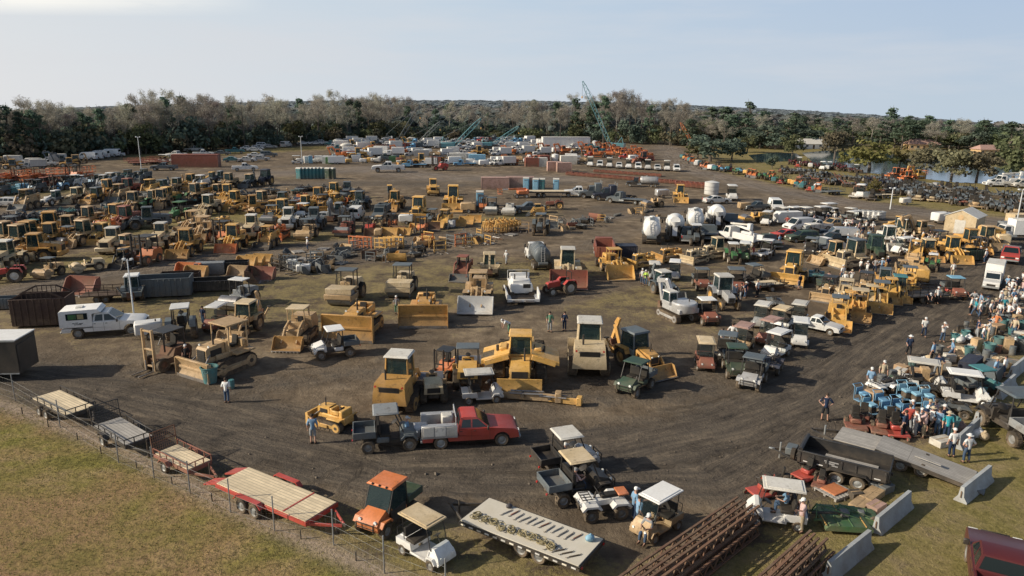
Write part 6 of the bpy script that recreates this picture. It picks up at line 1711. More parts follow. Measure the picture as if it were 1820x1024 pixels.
def far_forest():
    """the woods that run on to the horizon: one mass nobody could count"""
    rs = np.random.RandomState(5); tm = []
    for k in range(6):
        n = 46; d = rs.randn(n, 3); d /= np.linalg.norm(d, axis=1)[:, None]; d[:, 2] = np.abs(d[:, 2]); p = d * (rs.rand(n, 1) ** .35) * np.array([1, 1, 1.0])
        nr = d + rs.randn(n, 3) * .35 + [0, 0, .5]; nr /= np.linalg.norm(nr, axis=1)[:, None]; e1 = np.cross(nr, rs.randn(n, 3)); e1 /= np.linalg.norm(e1, axis=1)[:, None]; e2 = np.cross(nr, e1)
        s = .42 * rs.uniform(.6, 1.3, (n, 1)); tm.append(np.stack([p - e1 * s, p + e2 * s * .8, p + e1 * s, p - e2 * s * .8], 1))
    V, MI = [], []
    front = W_((-700, 296), (-60, 285), (200, 270), (420, 258), (640, 246.5), (900, 244.5), (1040, 246), (1190, 252), (1400, 246), (1900, 258), (2500, 270))
    poly = np.array([p[:2] for p in front] + [[2600, 1400], [3400, 3400], [-3400, 3400], [-2600, 800]])
    N_ = 0
    while N_ < 6200:
        r = 240 + (3300 - 240) * rs.rand() ** 1.75; az = rs.uniform(-.70, .70); x, y = r * math.sin(az), r * math.cos(az)
        if not inside(np.array([[x, y]]), poly)[0]: continue
        if abs(az) > .02 and .02 < az < .8 and r < 300: pass
        big = 1 + r / 900; hgt = rs.uniform(6, 10.5) if r > 500 else rs.uniform(7, 12.5); w = rs.uniform(2.6, 4.6) * big
        pat = math.sin(x * .004 + 1) + math.sin(y * .006 + x * .003) + rs.randn() * .8
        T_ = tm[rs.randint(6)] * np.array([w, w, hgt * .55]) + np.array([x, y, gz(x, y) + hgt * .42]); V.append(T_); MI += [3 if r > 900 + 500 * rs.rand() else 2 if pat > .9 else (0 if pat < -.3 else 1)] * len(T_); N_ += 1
    V = np.concatenate(V).reshape(-1, 3); nf = len(V) // 4
    me = bpy.data.meshes.new('far_woods'); me.vertices.add(len(V)); me.vertices.foreach_set('co', V.ravel().astype(np.float32))
    me.loops.add(nf * 4); me.loops.foreach_set('vertex_index', np.arange(nf * 4, dtype=np.int32)); me.polygons.add(nf)
    me.polygons.foreach_set('loop_start', np.arange(0, nf * 4, 4, dtype=np.int32)); me.polygons.foreach_set('loop_total', np.full(nf, 4, np.int32)); me.update()
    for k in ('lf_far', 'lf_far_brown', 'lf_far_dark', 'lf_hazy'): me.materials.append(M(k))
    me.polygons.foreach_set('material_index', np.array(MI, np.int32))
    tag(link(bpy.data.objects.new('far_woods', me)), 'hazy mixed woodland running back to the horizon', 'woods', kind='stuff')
far_forest()

def grass_field():
    """short grass blades on the field outside the fence and on the verges"""
    rs = np.random.RandomState(9); out = []
    polys = [np.array([p[:2] for p in FIELD]), np.array([p[:2] for p in GRASS[0][0]]), np.array([p[:2] for p in GRASS[1][0]])]
    for poly, n, hh in ((polys[0], 34000, .075), (polys[1], 12000, .05), (polys[2], 9000, .07)):
        P = np.stack([rs.uniform(-34, 34, n * 6), rs.uniform(19, 62, n * 6)], 1); P = P[inside(P, poly)][:n]
        a = rs.rand(len(P)) * 6.28; h = hh * rs.uniform(.4, 1.5, len(P)); w = .02 * rs.uniform(.6, 1.6, len(P)); ln = rs.randn(len(P), 2) * .06
        z = np.full(len(P), -.01); e = np.stack([np.cos(a) * w, np.sin(a) * w], 1)
        out.append(np.stack([np.column_stack([P - e, z]), np.column_stack([P + e, z]), np.column_stack([P + ln, h])], 1))
    V = np.concatenate(out).reshape(-1, 3); nf = len(V) // 3
    me = bpy.data.meshes.new('grass'); me.vertices.add(len(V)); me.vertices.foreach_set('co', V.ravel().astype(np.float32)); me.loops.add(nf * 3); me.loops.foreach_set('vertex_index', np.arange(nf * 3, dtype=np.int32))
    me.polygons.add(nf); me.polygons.foreach_set('loop_start', np.arange(0, nf * 3, 3, dtype=np.int32)); me.polygons.foreach_set('loop_total', np.full(nf, 3, np.int32)); me.update()
    me.materials.append(leaf_mat('lf_grass', (.25, .212, .09), .25)); tag(link(bpy.data.objects.new('grass', me)), 'short olive and straw coloured grass beside the wire fence', 'grass', kind='stuff')
grass_field()
def clods():
    rs = np.random.RandomState(12); P = []
    for pts, w, n in ((LANES[0][0], 4.5, 900), (LANES[1][0], 3.5, 350), (LANES[3][0], 4, 300), (LANES[4][0], 4, 600)):
        A = np.array([p[:2] for p in pts]); k = rs.randint(0, len(A) - 1, n); t = rs.rand(n, 1); q = A[k] + (A[k + 1] - A[k]) * t + rs.randn(n, 2) * w * .55; P.append(q)
    P = np.concatenate(P); P = P[(P[:, 1] > 20) & (P[:, 1] < 110) & (np.abs(P[:, 0]) < 60)]; n = len(P); s = .024 * rs.lognormal(0, .55, (n, 1, 1))
    O = np.array([[1, 0, 0], [0, 1, 0], [-1, 0, 0], [0, -1, 0], [0, 0, .7], [0, 0, -.7]]); V = O[None] * s * rs.uniform(.6, 1.4, (n, 6, 1)); V[:, :, :2] += P[:, None]; V[:, :, 2] += .02
    F = np.array([[0, 1, 4], [1, 2, 4], [2, 3, 4], [3, 0, 4]]); F = (F[None] + np.arange(n)[:, None, None] * 6).reshape(-1, 3)
    me = bpy.data.meshes.new('dirt_clods'); me.from_pydata(V.reshape(-1, 3).tolist(), [], F.tolist()); PAL['earth'] = ((.17, .138, .105), .95, 0, 0); me.materials.append(M('earth'))
    tag(link(bpy.data.objects.new('dirt_clods', me)), 'loose clods of dark earth along the churned lanes', 'earth', kind='stuff')
clods()

def wire_fence():
    root = tag(link(bpy.data.objects.new('wire_fence', None)), 'wire fence on thin grey posts between the trailers and the field', 'fence')
    ps = W_((-60, 682), (27, 712), (107, 760), (119, 778), (211, 823), (274, 850), (338, 877), (410, 911), (488, 944), (593, 969), (683, 1019), (792, 1062))
    ps = [p for i, p in enumerate(ps) if i not in (3,)]
    for p in ps:
        b = B('post'); b.cyl((p[0], p[1], -.2), (p[0], p[1], 1.75), .032, 'grey', 8); b.sphere((p[0], p[1], 1.77), .042, 'grey', 8, 4); link(bpy.data.objects.new('post', b.mesh()), root)
    b = B('wire_mesh')
    for a, c in zip(ps, ps[1:]):
        a, c = Vector(a), Vector(c); l = (c - a).length
        for z in (.1, .55, 1.0, 1.4): b.cyl(a + Vector((0, 0, z)), c + Vector((0, 0, z)), .005, 'grey', 3)
        for i in range(int(l / .28)): p = a + (c - a) * (i * .28 / l); b.cyl(p + Vector((0, 0, .08)), p + Vector((0, 0, 1.4)), .0022, 'grey', 3)
    link(bpy.data.objects.new('wire_mesh', b.mesh()), root)
    st = [(40, 736), (86, 759), (138, 782), (180, 807), (243, 832), (306, 861), (377, 891), (455, 923), (535, 958), (633, 997)]
    for i, p in enumerate(st):
        x, y, _ = at(*p); b = B('stake'); b.box((0, 0, .2), (.05, .05, .5), 'black', .008); o = link(bpy.data.objects.new('stake', b.mesh()))
        o.location = (x, y, 0); tag(o, 'short black stake in the bare strip outside the wire fence', 'stake', 'short stakes along the bare strip')
wire_fence()
ORD = ['first', 'second', 'third', 'fourth', 'fifth', 'sixth', 'seventh', 'eighth', 'ninth', 'tenth', 'eleventh', 'twelfth', 'thirteenth', 'fourteenth', 'fifteenth', 'sixteenth', 'seventeenth', 'eighteenth', 'nineteenth', 'twentieth']
TEN = {2: 'twenty', 3: 'thirty', 4: 'forty', 5: 'fifty', 6: 'sixty', 7: 'seventy'}
def ordw(i):
    if i < 20: return ORD[i]
    n = i + 1; a, b = divmod(n, 10)
    return (TEN[a][:-1] + 'ieth') if b == 0 else TEN[a] + ' ' + ORD[b - 1]
CW = {'gold': 'golden yellow', 'offwhite': 'off white', 'ltblue': 'light blue', 'slate': 'dark grey', 'dkgreen': 'dark green', 'brick': 'dull red', 'plastic': 'white', 'galv': 'grey', 'carton': 'brown', 'silver': 'light grey', 'rust': 'rusty', 'salmon': 'pinkish'}
KD = {  # code: builder, object name, noun, category
 'WL': (wheel_loader, 'wheel_loader', 'wheel loader', 'loader'), 'DZ': (dozer, 'bulldozer', 'bulldozer', 'bulldozer'), 'TL': (track_loader, 'track_loader', 'crawler loader', 'loader'),
 'RO': (roller, 'road_roller', 'road roller', 'roller'), 'GR': (grader, 'motor_grader', 'motor grader', 'grader'), 'EX': (excavator, 'excavator', 'excavator', 'excavator'), 'BH': (backhoe, 'backhoe_loader', 'backhoe loader', 'backhoe'),
 'SS': (skid_steer, 'skid_steer', 'skid steer', 'skid steer'), 'FT': (farm_tractor, 'farm_tractor', 'farm tractor', 'tractor'), 'TH': (telehandler, 'telehandler', 'telehandler', 'telehandler'), 'FK': (forklift, 'forklift', 'forklift', 'forklift'),
 'SL': (scissor_lift, 'scissor_lift', 'scissor lift', 'lift'), 'BL': (boom_lift, 'boom_lift', 'boom lift', 'lift'), 'PV': (paver, 'paver', 'paver', 'paver'), 'GC': (golf_cart, 'golf_cart', 'golf cart', 'golf cart'), 'CC': (cargo_cart, 'utility_cart', 'utility cart', 'utility cart'),
 'QB': (quad_bike, 'quad_bike', 'quad bike', 'quad bike'), 'PU': (pickup, 'pickup_truck', 'pickup truck', 'pickup'), 'SE': (sedan, 'car', 'car', 'car'), 'VN': (van, 'van', 'van', 'van'), 'BT': (big_truck, 'truck', 'truck', 'truck'), 'TR': (trailer, 'trailer', 'trailer', 'trailer'),
 'BX': (box_trailer, 'box_trailer', 'box trailer', 'trailer'), 'OT': (office_trailer, 'long_trailer', 'long box trailer', 'trailer'), 'CO': (container, 'container', 'shipping container', 'container'), 'DU': (dumpster, 'dumpster', 'dumpster', 'dumpster'), 'PP': (porta, 'portable_toilet', 'portable toilet', 'toilet'),
 'TK': (tank, 'storage_tank', 'storage tank', 'tank'), 'SC': (scraper, 'scraper_tractor', 'earthmoving tractor', 'earthmover'), 'LB': (loose_bucket, 'loader_bucket', 'loose loader bucket', 'bucket'), 'FF': (fork_frame, 'fork_frame', 'fork frame', 'fork frame'), 'GP': (grapple, 'grapple_rake', 'grapple rake', 'grapple'),
 'AU': (auger, 'auger', 'auger', 'auger'), 'GE': (generator, 'pressure_washer', 'pressure washer', 'washer'), 'MO': (mower, 'mower', 'riding mower', 'mower'), 'CR': (crate, 'carton', 'carton', 'carton'), 'PA': (pallet, 'pallet', 'pallet', 'pallet'), 'SK': (sack, 'sack', 'sack', 'sack'),
 'DC': (drum_can, 'steel_drum', 'steel drum', 'drum'), 'BT2': (bin_tub, 'tub', 'tub', 'tub'), 'TA': (table, 'folding_table', 'folding table', 'table'), 'RC': (cutter, 'rotary_cutter', 'rotary cutter', 'cutter'), 'IM': (implement, 'disc_harrow', 'disc harrow', 'harrow'),
 'TS': (tyre_stack, 'tyre_stack', 'stack of tyres', 'tyres'), 'BP': (boom_part, 'boom', 'loose boom', 'boom'), 'CM': (compressor, 'air_compressor', 'towed compressor', 'compressor'), 'TO': (tote, 'liquid_tote', 'caged liquid tote', 'tote'), 'CN': (crane, 'crane', 'lattice boom crane', 'crane'), 'FR': (flat_rack, 'rack_trailer', 'rack trailer', 'trailer'),
}
EXTRA = {'bed': '', 'service': 'service ', 'camper': 'camper ', 'tank': 'tank ', 'mixer': 'mixer ', 'dump': 'dump ', 'box': 'box ', 'semi': 'semi ', 'bucket': 'bucket ', 'flat': 'flatbed ', 'van': 'vacuum '}
def desc(code, kw):
    c = kw.get('c'); n = KD[code][2]
    if code in ('PU', 'BT'): n = EXTRA[kw.get('back', 'bed' if code == 'PU' else 'tank')] + n
    if code in ('DZ', 'RO', 'WL'): n += {'cab': ' with cab', 'none': ' without roof'}.get(kw.get('top'), '') if code != 'WL' else (' with open canopy' if kw.get('top') == 'rops' else '')
    w = CW.get(c, c) if c else {'WL': 'yellow', 'DZ': 'yellow', 'TL': 'yellow', 'RO': 'yellow', 'GR': 'yellow', 'EX': 'yellow', 'BH': 'yellow', 'SS': 'white', 'FT': 'green', 'TH': 'yellow', 'FK': 'orange', 'SL': 'orange', 'BL': 'orange', 'GC': 'white', 'CC': 'black', 'PU': 'white', 'SE': 'white', 'VN': 'white', 'BT': 'white', 'TR': 'black', 'PP': 'teal', 'CR': 'brown', 'SK': 'white', 'GE': 'blue', 'MO': 'red', 'TS': 'black', 'PA': 'wooden', 'TA': 'white', 'IM': 'dark grey', 'TO': 'white', 'CO': 'pinkish', 'DU': 'brown', 'GP': 'dark grey', 'AU': 'dark grey', 'LB': 'yellow', 'FF': 'yellow', 'DC': 'blue'}.get(code, '')
    return (w + ' ' + n).strip()
def put(code, px, py, hd, label, group=None, sc=1.0, far=None, xy=None, z=0, tilt=(0, 0), cat=None, name=None, **kw):
    fn, nm, noun, ct = KD[code]
    x, y = xy if xy else at(px, py)[:2]
    if far is None: far = py < 346
    return thing(name or nm, (code, tuple(sorted(kw.items()))), lambda: fn(**kw), (x, y, z + gz(x, y)), math.radians(hd), label, cat or ct, group, far=far, sc=sc, tilt=tilt)
def R(where, group, items, sc=1.0, far=None):
    """a row: (code, px, py, heading, {colours}); labelled by its place from the left"""
    items = sorted(items, key=lambda i: i[1])
    for i, it in enumerate(items):
        code, px, py, hd = it[:4]; kw = dict(it[4]) if len(it) > 4 else {}
        s = kw.pop('sc', 1.0) * sc; z = kw.pop('z', 0)
        d = desc(code, kw); lab = f"{d}, {ordw(i)} from left in the {where}"
        if len(lab.split()) > 16: lab = lab.replace(' in the ', ', ', 1)
        if len(lab.split()) > 16: lab = lab.replace(d, d.split(' with')[0].replace('golden ', ''), 1)
        put(code, px, py, hd, lab, group, s, far, z=z, **kw)
def RR(where, group, pts, n, mix_, hd, jx=.8, jy=1.0, sc=1.0, far=True, seed=1, sj=.1):
    r = random.Random(seed); out = []; Lp = list(pts)
    for i in range(n):
        f = (i + .5 + r.uniform(-.3, .3) * jx) / n * (len(Lp) - 1); k = min(len(Lp) - 2, int(f)); g = f - k
        px = Lp[k][0] + (Lp[k + 1][0] - Lp[k][0]) * g; py = Lp[k][1] + (Lp[k + 1][1] - Lp[k][1]) * g + r.uniform(-1, 1) * jy
        w = r.random() * sum(m[0] for m in mix_)
        for m in mix_:
            w -= m[0]
            if w <= 0: break
        kw = dict(m[2]); kw['sc'] = m[3] * r.uniform(1 - sj, 1 + sj) if len(m) > 3 else r.uniform(1 - sj, 1 + sj)
        out.append((m[1], px, py, hd + r.uniform(-14, 14), kw))
    R(where, group, out, sc, far)
def anchor(px, py, z, lx, ly, hd):
    x, y, _ = at(px, py, z); a = math.radians(hd)
    return (x - lx * math.cos(a) + ly * math.sin(a), y - lx * math.sin(a) - ly * math.cos(a))

put('TR', 0, 700, -34, 'flat pale plank trailer with black rails, farthest left along the fence', xy=(-28.0, 42.4), Lb=4.4, w=1.75, ramp='', rail=True, fend=False, dz=.72)
put('TR', 0, 760, -38, 'black utility trailer with grey plank deck and raised black mesh gate', xy=(-22.3, 38.6), Lb=3.95, w=1.6, deck='woodgrey', axles=1, dz=.68)
put('TR', 0, 820, -34.5, 'small red utility trailer with pale deck and raised rusty mesh gate', xy=(-17.6, 35.7), Lb=3.15, w=1.4, fc='brick', rampc='rust', axles=1, dz=.6, fend=True)
put('TR', 0, 900, -31.6, 'long red equipment trailer with pale plank deck and two fenders', xy=(-11.4, 31.9), Lb=6.3, w=2.05, fc='red', ramp='down', rail=False, dove=1, dz=.75, rad=.37)
put('TR', 0, 950, 147.3, 'white decked flat trailer with black striped sides carrying coiled chains', xy=(.95, 28.85), Lb=6.1, w=2.4, deck='chalk', ramp='', rail=False, over=True, markers=True, dz=.85, rad=.37)
r_ = random.Random(4); a_ = math.radians(147.3); cx_, cy_ = .95, 28.85
def on_deck(lx, ly): return (cx_ + lx * math.cos(a_) - ly * math.sin(a_), cy_ + lx * math.sin(a_) + ly * math.cos(a_))
for i in range(9):
    x, y = on_deck(2.6 - i * .5, .62 + r_.uniform(-.06, .06))
    thing('chain_coil', ('chain', i % 4), lambda i=i: chain_heap(i % 4), (x, y, .905), r_.uniform(0, 6.3), f"straw coloured coil of chain on the white deck, {ordw(i)} from its jack end", 'chain', 'coils of chain along the near edge of the white trailer deck', sc=.95)
for i in range(12):
    x, y = on_deck(1.6 - i * .33, -.62 + r_.uniform(-.14, .14)); c = ['grey', 'brick', 'silver', 'galv', 'grey'][i % 5]
    thing('load_binder', ('binder', c), lambda c=c: binder(c), (x, y, .905), r_.uniform(-.12, .12) + a_ + 1.3, f"small {'red' if c == 'brick' else 'dark'} load binder on the white deck, {ordw(i)} along the far edge", 'tool', 'load binders along the far edge of the white trailer deck', sc=.95)
for i in range(4):
    x, y = on_deck(-1.5 - i * .36, .7 + r_.uniform(-.06, .06)); thing('load_binder', ('binder', 'engine'), lambda: binder('engine'), (x, y, .905), a_ + .9, f"dark load binder near the open end of the white deck, {ordw(i)} past the chains", 'tool', 'load binders past the chain coils', sc=.95)
tb = at(1020, 975, .9); thing('tarp_bundle', 'tarp', lambda: sack('ltblue'), (*on_deck(-2.6, -.7), .88), .4, 'folded pale blue bundle at the far right corner of the white deck', 'bundle', sc=.55)
thing('strap_bundle', 'strap', lambda: sack('navy'), (*on_deck(1.75, -.95), .88), .4, 'small dark bundle at the far edge of the white deck', 'bundle', sc=.4)

put('CC', 690, 928, 243, 'orange utility cart with enclosed cab and three roof lamps', sc=1.12, c='orange', roof='orange', bed='dkgreen', glass=True, hood='orange')
put('GC', 757, 990, -40, 'white golf cart with cream roof beside the wire fence, nearest the camera', sc=1.05, roof='cream')
put('CC', 1008, 835, 20, 'utility cart with off white roof, rear one of the pair on the dirt', sc=1.15, c='silver', bed='black')
put('CC', 1026, 882, 20, 'utility cart with cream roof and grey cargo bed, front one of the pair', sc=1.18, c='black', roof='cream', bed='slate')
put('QB', 1070, 915, 193, 'white quad bike with orange rack beside the utility carts', sc=1.2, c='white')
put('GC', 1166, 945, 222, 'golf cart with white roof between the two blue shirted men and rusty joists', sc=1.05, roof='white', c='tan')
put('GC', 1378, 928, 165, 'white golf cart with white roof beside the rusty joists and red mowers', sc=1.08, roof='offwhite')
for hd, px, py, lx, z, lab, sh, hc, pz in (
    (20, 1026, 882, -.25, .42, 'person in pink shirt seated in the front utility cart', 'cloth_pink', 'cloth_grey', 'sit'),
    (20, 1008, 835, -.25, .42, 'person in grey shirt seated in the rear utility cart', 'cloth_grey', 'cloth_white', 'sit'),
    (165, 1378, 928, -.42, .36, 'driver in pale blue shirt and white cap seated in white golf cart', 'cloth_blue', 'cloth_white', 'sit')):
    x, y, _ = at(px, py); a = math.radians(hd); person(x + lx * math.cos(a) - .28 * math.sin(a) * -1, y + lx * math.sin(a) - .28 * math.cos(a), z, a, lab, pz, sh, 'denim', 'cap', hc)
def P_(px, py, hd, label, pose='stand', shirt='cloth_white', tr='denim', hat='cap', hc='cloth_white', shorts=False, group=None, sc=1.0, z=0):
    x, y, _ = at(px, py); return person(x, y, z, math.radians(hd), label, pose, shirt, tr, hat, hc, shorts, group, sc)
P_(1127, 925, 20, 'man in purple blue shirt and white cap standing behind another by the golf cart', 'stand', 'cloth_blue', 'cloth_navy')
P_(1133, 940, 15, 'man in blue shirt and jeans reaching toward the white golf cart roof', 'point', 'cloth_blue', 'denim', 'hair')
P_(1150, 962, 230, 'seated person in grey blue shirt and white cap at golf cart front', 'sit', 'cloth_grey', 'denim', z=.05)
P_(1422, 945, 200, 'man in pink shirt and white cap leaning at the rear of white golf cart', 'point', 'cloth_pink', 'khaki')
P_(1465, 747, 250, 'man in navy shirt and dark shorts standing alone on the dirt', 'hips', 'cloth_navy', 'cloth_black', 'hair', shorts=True, sc=1.05)
P_(404, 716, 90, 'person in white shirt and dark jeans standing alone near the left trailers', 'stand', 'cloth_white', 'denim', 'hair')
P_(557, 788, 100, 'man in light blue shirt and shorts beside the small yellow bulldozer', 'stand', 'cloth_blue', 'cloth_grey', 'hair', shorts=True, sc=1.05)

thing('dump_trailer', 'dumptrailer', lambda: dump_trailer(), (18.0, 35.8, 0), math.radians(148), 'black dump trailer with white side reflectors and tandem wheels', 'trailer', sc=1.02).scale.z = .86
xy_ = anchor(1563, 785, 1.05, 1.6, 0, 143); thing('tilt_trailer', 'tilttrailer', tilt_trailer, (*xy_, 0), math.radians(143), 'grey plank tilt deck trailer behind the black dump trailer', 'trailer')
BAR = [((1470, 1030), (1537, 975), 'nearest concrete barrier beside the rusty joists'), ((1555, 948), (1618, 895), 'concrete barrier beside the green rotary cutter'), ((1706, 893), (1755, 853), 'concrete barrier beside the tilt deck trailer tail'),
       ((1700, 798), (1725, 775), 'concrete barrier beside the two men at the goods'), ((1733, 756), (1763, 728), 'concrete barrier left of the dark cart on the grass'), ((1773, 709), (1800, 685), 'second farthest concrete barrier of the right hand line'), ((1795, 672), (1822, 650), 'farthest concrete barrier of the right hand line')]
for a, b, lab in BAR:
    A, C = Vector(at(*a)), Vector(at(*b)); d = (C - A).normalized(); c = A + d * 1.85
    thing('concrete_barrier', 'barrier', barrier, (c.x, c.y, 0), math.atan2(d.y, d.x), lab, 'barrier', 'concrete barriers lining the goods')
PAL['rustlt'] = ((.22, .10, .055), .85, 0, .4)
def joists(cx, cy, hd, n, Lj, wid, lab, sd):
    r = random.Random(sd); a = math.radians(hd)
    for lev in range(2):
        for i in range(n - lev * 2):
            o = -wid / 2 + wid * (i + .5 + lev) / n; s = r.uniform(-.3, .3); c = 'rust' if r.random() < .7 else 'rustlt'
            thing('steel_joist', ('joist', Lj, c), lambda c=c: joist(Lj, c), (cx + s * math.cos(a) - o * math.sin(a), cy + s * math.sin(a) + o * math.cos(a), .04 + lev * .68), a + r.uniform(-.012, .012), lab, 'joist', lab.replace('rusty lattice steel joist', 'joists'))
joists(7.75, 27.4, 44, 7, 9.5, 1.95, 'rusty lattice steel joist in the larger stack at the bottom of the yard', 1)
joists(11.3, 25.95, 45, 6, 6.0, 1.5, 'rusty lattice steel joist in the smaller stack beside the nearest barrier', 2)
put('MO', 1352, 880, 200, 'red mower behind the white golf cart roof', sc=.9, c='red'); put('MO', 1376, 862, 160, 'red mower between golf cart and dirt track', sc=.85, c='red'); put('MO', 1430, 850, 215, 'red mower alone left of the dump trailer wheels', sc=.85, c='red')
put('MO', 1458, 866, 240, 'low dull red attachment on the ground beside the red mower', sc=.7, c='brick')
put('PA', 1482, 876, 30, 'wooden pallet carrying an orange board', sc=1.25, c='woodgrey', load='orange')
put('CR', 1548, 886, 40, 'long tan carton lying behind the concrete barrier', d=(1.5, .7, .35), c='tan'); put('CR', 1530, 900, 42, 'tan carton nearest the green rotary cutter', d=(1.4, .7, .3), c='tan'); put('CR', 1570, 872, 30, 'grey carton beside the tan cartons', d=(.8, .7, .4), c='slate'); put('CR', 1556, 908, 35, 'pinkish box tight against the concrete barrier', d=(.9, .6, .4), c='salmon')
put('CR', 1520, 886, 10, 'small dark engine crate beside the pallet', d=(.6, .5, .4), c='engine'); put('SK', 1552, 868, 0, 'dark sack behind the tan cartons', sc=.8, c='slate')
put('RC', 1490, 932, 175, 'green rotary cutter lying beside the concrete barrier', sc=1.0); put('RC', 1522, 926, 165, 'second green cutter tight against the concrete barrier', sc=.75)
put('PU', 0, 0, 62, 'dark maroon pickup truck on the grass at bottom right', sc=1.1, c='maroon', xy=at(1788, 985, 1.9)[:2])
put('CC', 1797, 775, 92, 'dark utility cart with cargo bed on the grass right of the barriers', sc=1.5, c='black', roof='slate', bed='grey')
P_(1690, 812, 90, 'man in pale shirt and dark trousers, left one of two by the barrier', 'stand', 'cloth_white', 'cloth_navy'); P_(1716, 822, 100, 'man in white shirt with hat, right one of two by the barrier', 'hips', 'cloth_white', 'denim', 'hat')
put('SK', 1738, 778, 0, 'white sack beside the concrete barrier near the dark cart', sc=1.0); put('SK', 1748, 782, 40, 'cream sack right of the white sack by the barrier', sc=.9, c='cream')

R('rows of blue pressure washers', 'blue pressure washers set out in rows', [('GE', 1533, 718, 110), ('GE', 1567, 730, 100), ('GE', 1598, 740, 100), ('GE', 1608, 712, 95, {'c': 'ltblue'}), ('GE', 1626, 718, 95, {'c': 'ltblue'}), ('GE', 1648, 722, 95, {'c': 'ltblue'}), ('GE', 1578, 745, 100), ('GE', 1650, 745, 80), ('GE', 1616, 750, 100), ('GE', 1545, 738, 105, {'c': 'ltblue'})], sc=1.15)
R('line of red mowers by the tilt trailer', 'red mowers behind the tilt trailer', [('MO', 1520, 762, 255, {'c': 'brick'}), ('MO', 1534, 756, 250, {'c': 'brick'}), ('MO', 1566, 770, 250, {'c': 'brick'}), ('MO', 1582, 764, 255, {'c': 'brick'}), ('MO', 1592, 774, 260, {'c': 'red'})], sc=1.05)
put('CR', 1552, 716, 20, 'brown carton among the blue pressure washers', d=(1.0, .8, .9), c='carton')
put('GC', 1712, 716, -20, 'white buggy without roof beside the barriers', sc=1.15, roof='white'); put('GC', 1640, 694, -25, 'white buggy behind the pressure washers', sc=1.15, roof='offwhite')
R('group of black tyred buggies', 'dark small vehicles behind the pressure washers', [('QB', 1568, 700, 200, {'c': 'white', 'rack': 'black'}), ('QB', 1592, 694, 190, {'c': 'slate', 'rack': 'black'}), ('QB', 1668, 706, 170, {'c': 'black', 'rack': 'black'}), ('QB', 1610, 690, 180, {'c': 'dkgreen', 'rack': 'black'}), ('CC', 1740, 700, 10, {'c': 'teal', 'roof': 'teal'}), ('QB', 1690, 738, 160, {'c': 'slate', 'rack': 'black'})])
def crowd(where, group, spots, sc=1.0, seed=3):
    r = random.Random(seed); spots = sorted(spots)
    SH = [('cloth_white', 'white'), ('cloth_white', 'white'), ('cloth_grey', 'grey'), ('cloth_blue', 'blue'), ('cloth_navy', 'navy'), ('cloth_grey', 'grey'), ('cloth_tan', 'tan'), ('cloth_red', 'red'), ('cloth_white', 'white'), ('cloth_black', 'black'), ('cloth_pink', 'pink'), ('cloth_green', 'green')]
    for i, s in enumerate(spots):
        sh, w = SH[r.randrange(12)]
        if len(s) > 2: sh, w = [q for q in SH + [('cloth_orange', 'orange'), ('cloth_teal', 'teal'), ('hivis', 'yellow green')] if q[1] == s[2]][0]
        pose = r.choice(['stand', 'stand', 'walk', 'hips', 'point', 'stand', 'lift', 'bend'] if r.random() < .5 else ['stand', 'hips', 'walk'])
        P_(s[0], s[1], r.uniform(0, 360), f"person in {w} shirt, {ordw(i)} from left, {where}", pose, sh, r.choice(['denim', 'denim', 'cloth_navy', 'khaki', 'cloth_black', 'cloth_grey']), r.choice(['cap', 'cap', 'hat', 'hair']), r.choice(['cloth_white', 'cloth_white', 'cloth_tan', 'cloth_navy']), r.random() < .2, group, sc * r.uniform(.95, 1.07))
crowd('group behind the tilt trailer', 'people behind the tilt trailer', [(1624, 776, 'white'), (1632, 772, 'white'), (1640, 778, 'pink'), (1612, 768), (1652, 770, 'white'), (1664, 776, 'blue'), (1672, 770), (1646, 760, 'white'), (1680, 782, 'teal'), (1618, 758), (1604, 780, 'navy'), (1658, 758)])
put('SK', 1690, 760, 0, 'white round sack on the goods left of the barriers', sc=1.3); put('BT2', 1684, 772, 0, 'teal tub near the white round sack', sc=1.4); put('SK', 1706, 768, 30, 'pinkish sack beside the barrier end', sc=1.1, c='salmon'); put('CR', 1674, 790, 20, 'flat pale carton near the men behind the tilt trailer', d=(1.2, .8, .4), c='offwhite')
rj = random.Random(21)
def heap(where, group, poly, n, mix_, seed, sc=1.0):
    r = random.Random(seed); pts = []; xs = [p[0] for p in poly]; ys = [p[1] for p in poly]; A = [(p[0], p[1]) for p in poly]
    while len(pts) < n:
        q = np.array([[r.uniform(min(xs), max(xs)), r.uniform(min(ys), max(ys))]])
        if inside(q, A)[0]: pts.append(q[0])
    it = []
    for p in pts:
        c, kw, s = r.choice(mix_); it.append((c, float(p[0]), float(p[1]), r.uniform(0, 360), dict(kw, sc=s * r.uniform(.8, 1.25))))
    R(where, group, it, sc)
GOODS = [('CR', {'c': 'carton'}, 1.2), ('CR', {'c': 'tan', 'd': (.6, .5, .9)}, 1.1), ('CR', {'c': 'offwhite', 'd': (.7, .6, .5)}, 1.1), ('SK', {}, 1.0), ('CR', {'c': 'brick', 'd': (.6, .5, .5)}, 1.0), ('CR', {'c': 'slate', 'd': (.7, .5, .5)}, 1.0), ('BT2', {'c': 'slate'}, 1.0), ('SK', {'c': 'cream'}, .9), ('DC', {'c': 'slate'}, .9), ('GE', {'c': 'black'}, .9), ('CR', {'c': 'tan', 'd': (1.0, .6, .4)}, 1.0), ('BT2', {'c': 'teal'}, .9), ('PA', {'c': 'wood'}, .9)]
heap('goods heaped inside the barriers', 'boxed goods heaped inside the barriers', [(1665, 625), (1730, 570), (1830, 560), (1830, 640), (1760, 668), (1700, 670)], 74, GOODS, 3)
heap('goods beside the box truck crowd', 'goods beside the box truck crowd', [(1745, 545), (1830, 505), (1830, 585), (1750, 585)], 26, GOODS, 7)
